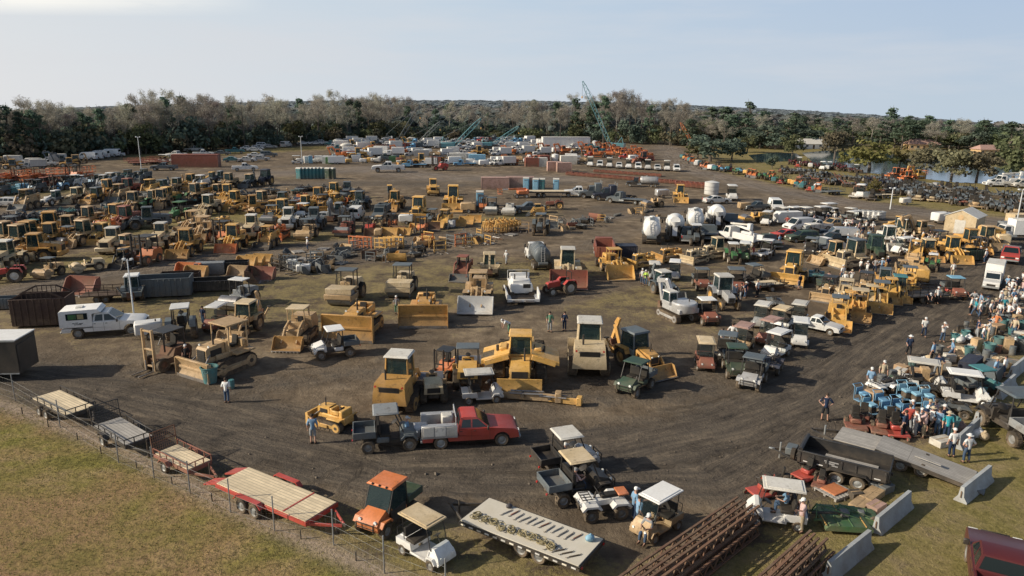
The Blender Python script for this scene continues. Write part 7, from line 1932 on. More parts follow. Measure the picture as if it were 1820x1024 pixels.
heap('goods between lane and pressure washers', 'goods between the lane and the pressure washers', [(1560, 690), (1625, 640), (1690, 640), (1690, 668), (1640, 690)], 24, GOODS, 5)
put('CO', 1722, 662, 45, 'dark blue open bin among the goods by the barriers', sc=.42, c='navy'); put('CO', 1760, 676, 45, 'blue grey bin beside the barriers', sc=.42, c='slate')
crowd('goods inside the barriers', 'people among the goods', [(1766, 678, 'blue'), (1782, 672, 'white'), (1768, 590, 'orange'), (1735, 602), (1745, 612, 'white'), (1755, 606, 'white'), (1664, 670, 'navy'), (1655, 646), (1800, 600), (1690, 640)])
P_(1641, 598, 250, 'man in white shirt and dark trousers, left of two crossing the right lane', 'walk', 'cloth_white', 'cloth_navy'); P_(1674, 608, 270, 'man in white shirt and jeans with arms raised in the right lane', 'lift', 'cloth_white', 'denim'); P_(1614, 632, 250, 'person in dark shirt and white hat walking up the right lane', 'walk', 'cloth_navy', 'cloth_black', 'hat')
P_(1567, 682, 250, 'person in pale shirt and khaki trousers left of the goods', 'stand', 'cloth_tan', 'khaki'); P_(1545, 694, 240, 'person in pale blue shirt carrying on beside the pressure washers', 'walk', 'cloth_blue', 'cloth_white')

put('PU', 835, 783, 9, 'red crew cab pickup with grey service body full of gear', sc=.97, c='red', back='service')
put('CC', 690, 793, 12, 'dark utility cart with grey roof left of the red pickup', sc=1.2, c='slate', roof='grey')
put('CM', 738, 785, 10, 'white towed compressor between utility cart and red pickup', sc=.7)
P_(724, 790, 0, 'person in pale blue shirt standing between utility cart and red pickup', 'stand', 'cloth_blue', 'cloth_grey')
put('DZ', 597, 757, 152, 'small golden bulldozer without roof beside the man in blue', sc=.68, c='gold', top='none', bw=2.4)
put('TL', 712, 716, 82, 'orange yellow crawler loader seen from behind with pale cab roof', sc=1.08, c='yellow')
put('BP', 938, 712, 172, 'tan loose boom lying on the dirt, left one of two', sc=.85, c='tan'); put('BP', 985, 716, 165, 'golden loose boom lying on the dirt, right one of two', sc=.7, c='gold')
put('SC', 925, 672, 268, 'huge golden earthmoving tractor with sloping wings over its tyres', sc=1.02)
put('TL', 1045, 655, 86, 'cream crawler loader seen from behind with dark rear window', sc=1.2, c='cream'); put('BH', 1132, 652, 300, 'yellow backhoe loader with dark grey cab', sc=1.02, roof='slate')
put('CC', 1128, 694, 232, 'dark green utility cart with green roof on the dirt', sc=1.12, c='dkgreen', roof='dkgreen')
put('RO', 832, 676, 92, 'golden road roller with dark canopy left of the huge earthmover', sc=.95, c='gold'); put('RO', 768, 702, 100, 'tan road roller without canopy right of the orange crawler loader', sc=.85, c='tan', top='none', hood='cream')
put('GC', 856, 712, 10, 'golf cart with white roof behind the red pickup', sc=1.1); put('FK', 792, 668, 250, 'small orange forklift behind the tan roller', sc=.9)
P_(905, 592, 200, 'bending person in pale shirt behind the huge earthmover', 'bend', 'cloth_white', 'cloth_green'); P_(977, 590, 260, 'man in green grey shirt, left of two by the cream crawler loader', 'stand', 'cloth_green', 'cloth_grey', 'hair', sc=1.05); P_(1003, 588, 250, 'man in dark shirt, right of two by the cream crawler loader', 'stand', 'cloth_navy', 'cloth_navy', 'hair')
P_(705, 558, 270, 'man in grey shirt standing between the two yellow bulldozers', 'stand', 'cloth_grey', 'cloth_green'); P_(362, 578, 250, 'man in dark shirt beside the red golf cart', 'stand', 'cloth_navy', 'denim', 'hair'); P_(900, 470, 240, 'man in white shirt by the dark tank truck', 'walk', 'cloth_white', 'cloth_grey')
P_(333, 652, 270, 'person in dark clothes beside the rusty mast', 'stand', 'cloth_black', 'cloth_black'); put('BT2', 374, 680, 0, 'teal tub on the dirt in front of the tan bulldozer', sc=1.5); put('DC', 412, 690, 0, 'teal drum on the dirt right of the tub', sc=.7, c='teal')

put('BX', -22, 668, 185, 'black enclosed trailer with white roof at the left edge', sc=1.12)
put('DU', 82, 575, 12, 'brown open dumpster with high peaked side screens', sc=.95, hh=2.4, L_=4.5, peak=True)
put('PU', 192, 592, 17, 'white crew cab pickup with white camper shell and side window', sc=1.08, back='camper')
put('DU', 288, 525, 14, 'dark open dumpster right of the tall thin lamp pole', sc=.95, c='slate', L_=6.0, hh=1.8); put('BH', 240, 530, 110, 'small tractor with white roof behind the camper pickup', sc=.9, c='slate', roof='white')
put('CM', 266, 600, 205, 'white towed tank unit in front of the camper pickup', sc=.95); put('FT', 326, 596, 110, 'grey tractor with white roof right of the white tank unit', sc=1.1, c='slate', top='canopy', roof='white', rim='grey')
put('FK', 300, 650, 245, 'rusty mast forklift standing in front of the grey tractor', sc=1.25, c='rust', mastc='tan')
put('GC', 386, 584, 262, 'red golf cart with white roof beside the man in dark shirt', sc=1.1, c='brick', roof='white'); put('BH', 437, 590, 262, 'brownish backhoe loader with pale roof in the left middle', sc=.95, c='tan', roof='cream'); put('RO', 426, 545, 255, 'grey roller with large white canopy behind the brownish backhoe', sc=.95, c='grey', roof='white')
put('DZ', 400, 655, 240, 'tan bulldozer with square tan roof facing the camera', sc=1.15, c='tan', canc='tan', bw=3.0); put('TL', 533, 604, 266, 'narrow tan crawler loader with pale canopy left of the yellow bulldozers', sc=.92, c='tan', top='rops', bc='yellow')
put('CC', 594, 632, 205, 'pale utility cart with white roof in front of the yellow bulldozer', sc=1.15, c='white', roof='white')
put('DZ', 640, 590, 261, 'large yellow bulldozer with wide blade, left of the pair in front', sc=1.2, top='none', bw=3.6, bh=1.8); put('DZ', 757, 568, 272, 'large yellow bulldozer with wide blade, right of the pair in front', sc=1.15, top='none', bw=3.7, bh=1.75)
put('RO', 617, 535, 262, 'roller with grey canopy and pale drum hood, left of two behind the bulldozers', sc=1.12, c='tan', drum='grey', hood='cream', cover='cream'); put('RO', 716, 522, 266, 'roller with dark canopy and pale drum hood, right of two behind the bulldozers', sc=1.08, c='cream', drum='slate', cover='cream')
put('WL', 850, 540, 268, 'tan wheel loader with broad white bucket', sc=1.02, c='tan', bc='white', top='rops', bw=3.2, bh=1.4); put('PV', 925, 530, 276, 'white paver with flared hopper facing the camera', sc=1.05)
put('SS', 823, 494, 260, 'dull red skid steer behind the white bucket', sc=1.2, c='brick'); put('BH', 870, 488, 92, 'cream backhoe loader with cream canopy behind the white bucket', sc=.95, c='cream', roof='cream')
put('BT', 955, 468, 97, 'white cab tank truck with dark tank seen from behind', sc=.9, back='tank', bc='slate'); put('WL', 1008, 498, 268, 'cream wheel loader with dull red bucket', sc=1.1, c='cream', bc='brick', bw=3.6, bh=1.6); put('FT', 994, 522, 205, 'red farm tractor in front of the dull red bucket', sc=.95, c='red', rim='offwhite')
put('BT', 1072, 462, 86, 'red dump truck with rusty dump body seen from behind', sc=.95, c='red', back='dump', bc='brick'); put('CO', 1112, 462, 5, 'dark blue steel box right of the red dump truck', sc=.75, c='navy', L_=3.2, w=2.6); put('WL', 1090, 486, 277, 'golden wheel loader with wide bucket in front of the red dump truck', sc=.92, c='gold', top='rops', bw=3.3, bh=1.6)
R('line behind the two white roofed carts', 'low yellow machines behind the carts', [('DZ', 1143, 474, 205, {'c': 'gold', 'top': 'none'}), ('DZ', 1192, 464, 200, {'c': 'yellow', 'top': 'none'}), ('DZ', 1236, 466, 215, {'c': 'cream', 'top': 'none'}), ('DZ', 1268, 458, 200, {'c': 'cream', 'top': 'cab'})], sc=.85)
put('GC', 1162, 500, 262, 'golf cart with white roof, left of two near the person in yellow green', sc=1.1); put('GC', 1198, 496, 255, 'golf cart with white roof, right of two near the person in yellow green', sc=1.1, c='silver', roof='white')
P_(1147, 508, 250, 'person in yellow green safety vest by the white roofed carts', 'stand', 'hivis', 'denim'); P_(1141, 505, 250, 'person in white shirt left of the yellow green vest', 'stand', 'cloth_white', 'denim')
put('EX', 1203, 566, 112, 'light grey excavator with pale roofed cab seen from behind', sc=.85, c='silver', roof='offwhite', tuck=True); put('CC', 1254, 572, 276, 'red utility cart with white roof right of the light grey excavator', sc=1.12, c='brick', roof='white'); put('FT', 1287, 545, 275, 'light grey tractor with square cab right of the red utility cart', sc=1.12, c='silver', top='cab', roof='offwhite')
put('CC', 1246, 512, 268, 'dull red utility cart with dark roof behind the light grey excavator', sc=1.1, c='brick', roof='slate'); put('BH', 1180, 524, 290, 'grey blue backhoe loader behind the light grey excavator', sc=.9, c='slate', roof='offwhite')
R('cluster of parked golf carts', 'golf carts parked right of centre', [('GC', 1386, 588, 230, {'roof': 'cream'}), ('GC', 1418, 578, 240, {'roof': 'offwhite'}), ('GC', 1366, 610, 225, {'roof': 'salmon', 'c': 'brick'}), ('GC', 1318, 622, 235, {'roof': 'salmon', 'c': 'tan'}), ('GC', 1378, 634, 225, {'roof': 'white'}), ('GC', 1252, 652, 262, {'roof': 'cream', 'c': 'brick'}), ('CC', 1306, 664, 262, {'c': 'dkgreen', 'roof': 'dkgreen'}), ('CC', 1336, 684, 240, {'c': 'silver', 'roof': 'slate'}), ('GC', 1420, 612, 250, {'roof': 'white'}), ('CC', 1290, 640, 250, {'c': 'black', 'roof': 'slate'}), ('QB', 1376, 548, 262, {'c': 'slate', 'rack': 'black'}), ('QB', 1372, 660, 240, {'c': 'navy', 'rack': 'black'}), ('GC', 1352, 580, 240, {'roof': 'offwhite', 'c': 'grey'})], sc=1.1)
put('PU', 1452, 588, 318, 'white pickup with blue windscreen right of the parked golf carts', sc=.72, c='white')
put('DZ', 1406, 500, 238, 'golden bulldozer with cab and angled blade right of centre', sc=1.1, c='gold', top='cab', bw=3.2); put('DZ', 1510, 474, 200, 'cream bulldozer with dark cab behind the golden bulldozer', sc=1.1, c='cream', top='cab', canc='slate')
crowd('group between bulldozers and carts', 'people between the bulldozers and carts', [(1282, 622, 'white'), (1300, 612, 'white'), (1345, 528, 'white'), (1316, 534, 'black'), (1324, 530, 'navy'), (1338, 462, 'red'), (1471, 512, 'pink'), (1500, 512, 'white'), (1512, 508, 'white'), (1496, 500, 'white'), (1420, 515, 'black'), (1308, 536, 'grey'), (1352, 500, 'tan'), (1528, 486, 'white'), (1540, 490, 'white'), (1554, 486), (1566, 484, 'blue'), (1576, 482, 'navy')])
R('line facing the right hand lane', 'golden machines facing the right lane', [('TL', 1488, 576, 248, {'c': 'gold', 'top': 'rops'}), ('SS', 1508, 560, 250, {'c': 'gold', 'bc': 'gold', 'sc': 1.3}), ('TL', 1524, 562, 246, {'c': 'yellow', 'top': 'rops'}), ('SS', 1545, 548, 250, {'c': 'cream', 'bc': 'gold', 'sc': 1.3}), ('TL', 1562, 546, 246, {'c': 'gold', 'top': 'rops'}), ('SS', 1580, 534, 250, {'c': 'gold', 'bc': 'gold', 'sc': 1.3}), ('BH', 1596, 530, 250, {'c': 'gold', 'roof': 'teal'}), ('TL', 1612, 516, 246, {'c': 'gold', 'top': 'rops'}), ('CM', 1632, 504, 250, {'c': 'gold', 'sc': 1.5})], sc=.85)
R('second line behind the golden machines', 'machines behind the golden line', [('DZ', 1470, 532, 235, {'c': 'tan', 'top': 'rops'}), ('WL', 1500, 540, 245, {'c': 'cream', 'top': 'rops'}), ('DZ', 1535, 524, 240, {'c': 'tan', 'top': 'rops'}), ('BH', 1570, 512, 245, {'c': 'yellow', 'roof': 'slate'}), ('SS', 1600, 495, 245, {'c': 'tan', 'bc': 'tan', 'sc': 1.3}), ('FT', 1655, 480, 240, {'c': 'green', 'top': 'canopy', 'roof': 'white'}), ('PV', 1620, 478, 240, {'c': 'tan'})], sc=.78)
put('FR', 1640, 535, 12, 'black rack trailer behind the two people at the lane edge', sc=1.0)
P_(1645, 540, 270, 'person in dark clothes leaning on the black rack trailer', 'bend', 'cloth_navy', 'cloth_black'); P_(1664, 540, 265, 'person in white shirt and dark trousers in front of the black rack trailer', 'stand', 'cloth_white', 'cloth_black'); P_(1692, 492, 265, 'person in white shirt standing behind the red cart in the lane', 'stand', 'cloth_white', 'cloth_tan', 'hair')
put('CC', 1694, 528, 262, 'red utility cart with pale roof driving down the right lane', sc=1.1, c='red', roof='ltblue', hood='brick')
put('BT', 1763, 508, 234, 'white box truck facing the camera in the right lane', sc=.68, back='box', tandem=False); put('PU', 1794, 464, 235, 'red pickup with black load behind the white box truck', sc=1.0, c='red', back='flat')
crowd('crowd beside the white box truck', 'people crowding beside the box truck', [(1724, 560, 'white'), (1732, 562, 'teal'), (1740, 566, 'white'), (1752, 560, 'grey'), (1758, 568, 'white'), (1766, 562), (1774, 570, 'white'), (1782, 560, 'teal'), (1790, 572, 'white'), (1798, 566), (1806, 574), (1784, 540), (1790, 535, 'white'), (1798, 545, 'blue'), (1806, 538, 'grey'), (1796, 525), (1804, 520, 'navy'), (1788, 518, 'blue'), (1816, 526), (1728, 548, 'grey'), (1776, 550, 'white'), (1770, 582), (1740, 552, 'blue'), (1800, 556, 'white'), (1815, 510, 'white'), (1822, 500, 'green')])
R('cluster left of the cream shed', 'machines left of the cream shed', [('WL', 1690, 462, 264, {'c': 'gold'}), ('WL', 1722, 446, 270, {'c': 'yellow'}), ('WL', 1752, 440, 270, {'c': 'tan'}), ('CM', 1758, 436, 80, {'c': 'gold', 'sc': 1.9}), ('EX', 1632, 424, 200, {'c': 'tan', 'tuck': True}), ('WL', 1600, 425, 230, {'c': 'cream'}), ('WL', 1578, 440, 265, {'c': 'offwhite'}), ('FT', 1556, 462, 262, {'c': 'dkgreen', 'top': 'cab', 'sc': 1.25}), ('GC', 1604, 452, 200, {'roof': 'white', 'sc': 1.3}), ('BH', 1648, 460, 262, {'c': 'yellow', 'roof': 'cream'}), ('SS', 1625, 462, 240, {'c': 'gold', 'bc': 'gold', 'sc': 1.3}), ('DZ', 1660, 446, 200, {'c': 'gold', 'top': 'rops'}), ('FK', 1735, 455, 265, {'c': 'yellow', 'sc': 1.2}), ('CM', 1774, 440, 80, {'c': 'cream', 'sc': 1.5}), ('DU', 1716, 462, 10, {'c': 'dkgreen', 'sc': .7}), ('TH', 1590, 410, 200, {'c': 'gold'})], sc=.92)
crowd('crowd around the machines by the shed', 'people around the machines by the shed', [(x_, y_) if i % 3 else (x_, y_, 'white') for i, (x_, y_) in enumerate([(1502, 412), (1508, 418), (1514, 408), (1520, 420), (1526, 414), (1532, 422), (1538, 412), (1546, 420), (1512, 428), (1522, 432), (1530, 436), (1542, 430), (1550, 414), (1600, 438), (1606, 432), (1612, 440), (1618, 436), (1622, 430), (1628, 442), (1634, 438), (1638, 432), (1642, 444), (1648, 438), (1654, 434), (1660, 440), (1664, 434), (1668, 430), (1625, 448), (1632, 450), (1640, 450), (1750, 468), (1740, 462), (1586, 446), (1592, 440), (1506, 438), (1536, 446), (1548, 440), (1660, 424), (1650, 426), (1488, 424)])])
thing('shed', 'shed', lambda: shed(), (*at(1712, 412)[:2], 0), math.radians(225), 'cream gable shed with round emblem on its front', 'shed', sc=.82)
put('BT', 1800, 426, 176, 'white motor home at the right edge behind the red pickup', sc=.85, back='box', tandem=False); put('CM', 1670, 398, 200, 'white towed unit left of the cream shed', sc=1.3); put('CO', 1816, 402, 8, 'cream hut at the right edge behind the white motor home', sc=.8, c='cream')
RR('strip of goods right of the shed', 'small items right of the shed', [(1735, 418), (1790, 408), (1830, 404)], 14, [(1, 'CR', {'c': 'tan'}, 1.8), (1, 'PA', {'c': 'wood'}, 1.4), (1, 'TO', {}, 1.2), (1, 'DC', {'c': 'slate'}, 1.4), (1, 'CM', {'c': 'grey'}, 1)], 20, jy=5, seed=8)
R('cluster right of the white tank trucks', 'vehicles right of the tank trucks', [('BT', 1312, 432, 118, {'back': 'bucket', 'sc': .92}), ('PU', 1362, 438, 100, {'c': 'dkgreen', 'back': 'flat'}), ('RO', 1338, 396, 190, {'c': 'gold', 'top': 'none'}), ('GC', 1362, 400, 240, {'roof': 'white', 'sc': 1.25}), ('VN', 1418, 410, 200, {}), ('SE', 1395, 424, 195, {'c': 'red'}), ('SE', 1424, 430, 190, {'c': 'dkgreen', 'suv': True}), ('PU', 1466, 445, 20, {'back': 'flat'}), ('FT', 1302, 466, 262, {'c': 'green', 'top': 'canopy', 'roof': 'white', 'rim': 'offwhite'}), ('GC', 1322, 462, 250, {'roof': 'white', 'c': 'green', 'sc': 1.25}), ('CC', 1362, 456, 240, {'c': 'silver', 'roof': 'white', 'sc': 1.2}), ('QB', 1352, 462, 220, {'c': 'white', 'sc': 1.3, 'rack': 'black'}), ('PU', 1448, 410, 200, {'c': 'white'}), ('PU', 1480, 408, 195, {'c': 'tan', 'back': 'flat'}), ('VN', 1490, 428, 170, {'c': 'silver'}), ('GC', 1440, 426, 200, {'roof': 'offwhite', 'sc': 1.3}), ('SE', 1456, 424, 185, {'c': 'slate'}), ('PU', 1480, 436, 190, {'c': 'black'}), ('WL', 1480, 468, 200, {'c': 'tan', 'sc': .9}), ('CC', 1440, 455, 240, {'c': 'black', 'roof': 'slate', 'sc': 1.3}), ('CC', 1336, 505, 200, {'c': 'black', 'roof': 'slate', 'sc': 1.2}), ('TR', 1362, 514, 20, {'ramp': '', 'axles': 1, 'Lb': 3.0}), ('CC', 1306, 520, 262, {'c': 'brick', 'roof': 'slate', 'sc': 1.4}), ('BX', 1400, 398, 190, {'c': 'white', 'sc': .8}), ('CC', 1392, 392, 200, {'c': 'black', 'sc': 1.2}), ('QB', 1450, 500, 250, {'c': 'teal', 'rack': 'black', 'sc': 1.4}), ('QB', 1464, 516, 250, {'c': 'dkgreen', 'rack': 'black', 'sc': 1.4})], sc=.95)
R('row of white tank trucks', 'white tank trucks in a row', [('BT', 1157, 424, 80, {'back': 'tank'}), ('BT', 1198, 421, 78, {'back': 'mixer'}), ('BT', 1234, 406, 78, {'back': 'tank'}), ('BT', 1270, 402, 80, {'back': 'mixer'}), ('PU', 1222, 428, 80, {'c': 'slate'}), ('FT', 1236, 434, 262, {'c': 'slate', 'top': 'canopy', 'roof': 'white', 'rim': 'grey'}), ('PU', 1258, 424, 80, {'c': 'slate', 'back': 'flat'}), ('PU', 1294, 402, 100, {'c': 'slate', 'back': 'flat'})], sc=1.1)
R('row nearest the wide dirt lane', 'machines in the row along the dirt lane', [
 ('WL', 16, 476, 96, {'c': 'cream'}), ('WL', 34, 444, 262, {'c': 'tan'}), ('WL', 64, 462, 190, {'c': 'yellow'}), ('WL', 206, 448, 97, {'c': 'cream'}), ('TH', 238, 452, 80, {'c': 'tan'}), ('SS', 221, 474, 262, {'c': 'black', 'bc': 'black'}), ('FK', 262, 468, 262, {'c': 'orange', 'sc': 1.5}),
 ('WL', 291, 438, 97, {'c': 'cream'}), ('WL', 333, 452, 272, {'c': 'yellow'}), ('WL', 364, 424, 272, {'c': 'tan', 'top': 'rops'}), ('WL', 416, 442, 272, {'c': 'gold', 'bc': 'orange'}), ('WL', 450, 421, 97, {'c': 'cream'}), ('SS', 478, 438, 262, {'c': 'yellow', 'bc': 'black', 'sc': 1.35}), ('DZ', 494, 424, 262, {'c': 'orange', 'top': 'none'}),
 ('RO', 546, 424, 266, {'c': 'tan', 'drum': 'tan'}), ('WL', 515, 406, 97, {'c': 'offwhite'}), ('WL', 560, 406, 97, {'c': 'slate'}), ('RO', 613, 418, 266, {'c': 'brick', 'drum': 'grey'}), ('EX', 597, 392, 270, {'c': 'grey', 'tuck': True}), ('FK', 617, 404, 262, {'c': 'slate', 'sc': 1.3}), ('VN', 634, 388, 90, {})], sc=.98)
R('small machines along the middle lane', 'small machines along the middle lane', [('FK', 656, 412, 262, {'c': 'red'}), ('SS', 674, 408, 262, {'c': 'tan', 'bc': 'gold'}), ('FK', 696, 406, 262, {'c': 'orange'}), ('CM', 722, 398, 180, {'c': 'white'}), ('FT', 768, 400, 262, {'c': 'slate', 'top': 'canopy', 'roof': 'slate'}), ('RO', 874, 380, 266, {'c': 'slate', 'drum': 'offwhite'}), ('RO', 905, 382, 266, {'c': 'offwhite', 'top': 'none', 'drum': 'offwhite'}), ('PU', 940, 378, 190, {'c': 'slate'}), ('SS', 955, 384, 180, {'c': 'gold'}), ('FT', 985, 372, 180, {'c': 'brick'}), ('FT', 960, 416, 262, {'c': 'slate', 'top': 'canopy', 'roof': 'slate', 'sc': 1.2})])
R('middle group of big machines', 'big machines in the middle', [('BT', 678, 388, 268, {'c': 'slate', 'back': 'dump', 'sc': .8}), ('TH', 700, 352, 100, {'c': 'gold'}), ('WL', 702, 372, 262, {'c': 'yellow'}), ('WL', 770, 346, 97, {'c': 'gold'}), ('DZ', 744, 392, 262, {'c': 'gold', 'top': 'cab', 'sc': 1.25}), ('WL', 806, 372, 272, {'c': 'gold', 'sc': 1.3}), ('CM', 832, 378, 180, {'c': 'tan', 'sc': 1.2}), ('PP', 853, 366, 270, {'c': 'ltblue', 'sc': 1.2}), ('BL', 926, 352, 190, {'c': 'orange'}), ('FK', 858, 376, 262, {'c': 'orange', 'sc': 1.2})], far=False)
R('second row behind the dirt lane', 'machines in the second row', [('RO', 22, 420, 262, {'c': 'orange', 'drum': 'slate'}), ('BH', 56, 427, 262, {'c': 'tan', 'roof': 'teal'}), ('WL', 90, 424, 200, {'c': 'yellow', 'sc': 1.15}), ('WL', 122, 424, 190, {'c': 'tan'}), ('GR', 156, 404, 262, {'c': 'tan'}), ('DZ', 188, 414, 250, {'c': 'orange', 'top': 'none'}), ('WL', 207, 400, 262, {'c': 'yellow'}), ('WL', 224, 404, 262, {'c': 'brick'}), ('WL', 262, 406, 200, {'c': 'slate'}), ('FT', 318, 393, 262, {'c': 'green', 'top': 'canopy', 'sc': 1.25}), ('WL', 371, 380, 262, {'c': 'cream'}), ('WL', 418, 372, 262, {'c': 'gold'}), ('GR', 446, 379, 200, {'c': 'yellow'}), ('WL', 466, 372, 250, {'c': 'tan'}), ('BH', 502, 368, 262, {'c': 'tan', 'roof': 'slate'}), ('RO', 533, 362, 262, {'c': 'orange'}), ('WL', 566, 364, 262, {'c': 'yellow'}), ('WL', 594, 354, 262, {'c': 'gold'}), ('WL', 618, 352, 97, {'c': 'slate'}), ('WL', 640, 372, 262, {'c': 'slate'}), ('WL', 345, 412, 262, {'c': 'tan', 'top': 'rops'}), ('DZ', 395, 408, 262, {'c': 'gold', 'top': 'none'}), ('FK', 398, 430, 262, {'c': 'orange', 'sc': 1.3}), ('SE', 571, 392, 180, {'c': 'silver'}), ('CC', 540, 388, 262, {'c': 'white', 'roof': 'white', 'sc': 1.3}), ('RO', 484, 396, 262, {'c': 'slate'})], sc=.98, far=False)
R('third row behind the dirt lane', 'machines in the third row', [('SE', 10, 368, 180, {'c': 'silver', 'suv': True}), ('SS', 50, 371, 262, {'c': 'tan', 'sc': 1.6}), ('TH', 94, 364, 262, {'c': 'white'}), ('BH', 136, 360, 262, {'c': 'cream', 'roof': 'cream'}), ('BH', 171, 360, 262, {'c': 'yellow', 'roof': 'slate'}), ('WL', 192, 349, 262, {'c': 'yellow'}), ('SS', 214, 357, 262, {'c': 'tan', 'sc': 1.5}), ('WL', 228, 347, 262, {'c': 'brick'}), ('SS', 268, 347, 262, {'c': 'gold', 'sc': 1.5}), ('BH', 288, 344, 262, {'c': 'slate', 'roof': 'slate'}), ('BH', 314, 340, 262, {'c': 'tan', 'roof': 'grey'}), ('WL', 340, 337, 262, {'c': 'yellow'}), ('SS', 358, 338, 262, {'c': 'white', 'sc': 1.5}), ('TH', 372, 326, 262, {'c': 'gold'}), ('TH', 387, 324, 262, {'c': 'grey'}), ('WL', 407, 335, 262, {'c': 'tan'}), ('BH', 443, 332, 262, {'c': 'slate', 'roof': 'tan'}), ('FT', 470, 330, 262, {'c': 'navy', 'top': 'cab', 'sc': 1.3})], sc=1.0, far=False)
MIXD = [(3, 'IM', {'c': 'slate'}, 1.3), (2, 'IM', {'c': 'navy', 'k': 1}, 1.3), (2, 'GP', {'c': 'slate'}, 1.4), (1, 'LB', {'c': 'black'}, 1.3), (1, 'IM', {'c': 'teal'}, 1.2), (1, 'AU', {'c': 'black'}, 1.3)]
RR('dark attachments beside the second row', 'dark attachments left of the second row', [(-5, 398), (45, 392), (90, 388)], 18, MIXD, 30, seed=2, jy=4, far=False)
RR('dark attachments behind the second row', 'dark attachments behind the second row', [(100, 386), (205, 372), (290, 362), (345, 360)], 34, MIXD, 30, seed=3, jy=4, far=False)
RR('dark attachments before the green toilets', 'dark attachments before the green toilets', [(350, 356), (430, 350), (520, 344), (640, 340)], 26, MIXD, 30, seed=4, jy=4)
RR('row of orange lifts at the left', 'orange lifts at the left', [(-5, 326), (60, 322), (165, 315)], 17, [(3, 'SL', {'c': 'orange'}, 1.1), (2, 'BL', {'c': 'orange'}, .9), (1, 'SL', {'c': 'brick'}, 1.1), (1, 'FK', {'c': 'orange'}, 1.3)], 262, seed=5, jy=2)
RR('row of blue grey machines at the left', 'blue grey machines at the left', [(-5, 346), (90, 338), (190, 330), (262, 322)], 22, [(2, 'SS', {'c': 'white'}, 1.3), (2, 'SS', {'c': 'slate'}, 1.3), (1, 'CM', {'c': 'ltblue'}, 1), (1, 'SL', {'c': 'teal'}, 1), (1, 'FK', {'c': 'blue'}, 1.2), (1, 'SS', {'c': 'brick'}, 1.2)], 262, seed=6, jy=3)
RR('jumble at the far left', 'trucks and machines at the far left', [(-5, 300), (60, 298), (140, 292)], 15, [(2, 'BT', {'back': 'flat', 'c': 'white'}, .8), (1, 'BL', {'c': 'tan'}, 1), (2, 'BT', {'back': 'box', 'c': 'silver'}, .7), (1, 'BH', {'c': 'tan'}, 1), (1, 'EX', {'c': 'slate', 'tuck': True}, .8), (1, 'PU', {'c': 'white'}, 1), (1, 'TH', {'c': 'gold'}, 1)], 200, seed=7, jy=6)
RR('white vehicles by the left woods', 'white vehicles by the left woods', [(150, 284), (210, 279)], 6, [(1, 'VN', {}, 1.1), (1, 'PU', {'c': 'white'}, 1)], 200, seed=8, jy=1.5)
RR('red and white machines near the brown container', 'red and white machines near the brown container', [(235, 292), (310, 288)], 11, [(2, 'FR', {'c': 'brick'}, 1), (1, 'FT', {'c': 'red', 'rim': 'offwhite'}, 1.1), (1, 'TR', {'fc': 'red', 'ramp': ''}, 1), (1, 'GC', {'roof': 'white'}, 1.3)], 10, seed=9, jy=3)
put('CO', 350, 297, 8, 'brown shipping container standing alone at the far left', sc=1.35, c='brick', L_=9, far=False)
R('far edge of the left yard', 'road vehicles along the far left edge', [('PU', 292, 303, 190, {'c': 'slate'}), ('PU', 314, 280, 170, {}), ('PU', 345, 270, 20, {'c': 'silver'}), ('PU', 362, 278, 20, {}), ('PU', 418, 273, 20, {'c': 'teal'}), ('SE', 441, 267, 10, {}), ('SE', 456, 266, 10, {}), ('SE', 469, 262, 10, {'suv': True}), ('SE', 453, 270, 10, {}), ('SE', 480, 264, 10, {'c': 'silver'}), ('VN', 509, 262, 80, {'c': 'silver'}), ('SE', 540, 258, 10, {}), ('SE', 551, 257, 10, {}), ('SE', 562, 258, 10, {}), ('SE', 573, 257, 10, {'suv': True}), ('PU', 436, 304, 20, {}), ('SE', 414, 288, 10, {'c': 'teal'}), ('SE', 440, 288, 10, {}), ('SE', 464, 286, 10, {'c': 'silver'}), ('SE', 395, 276, 10, {'c': 'slate'}), ('SE', 455, 280, 10, {}), ('SE', 478, 279, 10, {'c': 'slate', 'suv': True})], sc=1.12)
R('line of green toilets', 'portable toilets in a line', [('PP', 533 + 6.4 * i, 318 - .12 * i, 250) for i in range(7)] + [('PP', 584, 318, 250, {'c': 'dkgreen'}), ('PP', 591, 318, 250, {'c': 'dkgreen'})], sc=1.15)
R('toilets behind the flat trailer', 'portable toilets behind the flat trailer', [('PP', 935, 337, 265, {'c': 'ltblue'}), ('PP', 952, 339, 265, {'c': 'ltblue'}), ('PP', 963, 339, 265, {'c': 'teal'}), ('PP', 988, 339, 265, {'c': 'ltblue'})], sc=1.15)
put('CO', 880, 336, 3, 'pinkish shipping container, left of two end to end in the middle', sc=1.0, far=False); put('CO', 924, 335, 3, 'pinkish shipping container, right of two end to end in the middle', sc=1.0, far=False)
put('TR', 968, 350, 5, 'low flat trailer with pale deck in the middle distance', sc=1.2, Lb=8, w=2.4, ramp='', rail=False, over=True, dz=1.0, far=False)
put('PU', 1028, 350, 178, 'white crew cab pickup beside the dark semi trucks', sc=1.15, far=False); put('BT', 1064, 352, 180, 'dark grey semi truck, left of two in the middle distance', sc=.95, c='slate', back='semi', far=False); put('BT', 1090, 356, 184, 'dark blue semi truck, right of two in the middle distance', sc=.95, c='navy', back='semi', far=False)
put('BT', 1112, 362, 150, 'dark flatbed truck right of the semi trucks', sc=.85, c='slate', back='flat', far=False); put('BT', 1140, 332, 170, 'dark tank truck with pale tank beyond the semi trucks', sc=.8, c='black', back='tank', bc='silver'); put('RO', 1160, 368, 200, 'tan roller on the mud right of the semi trucks', sc=.9, c='tan', top='none', far=False)
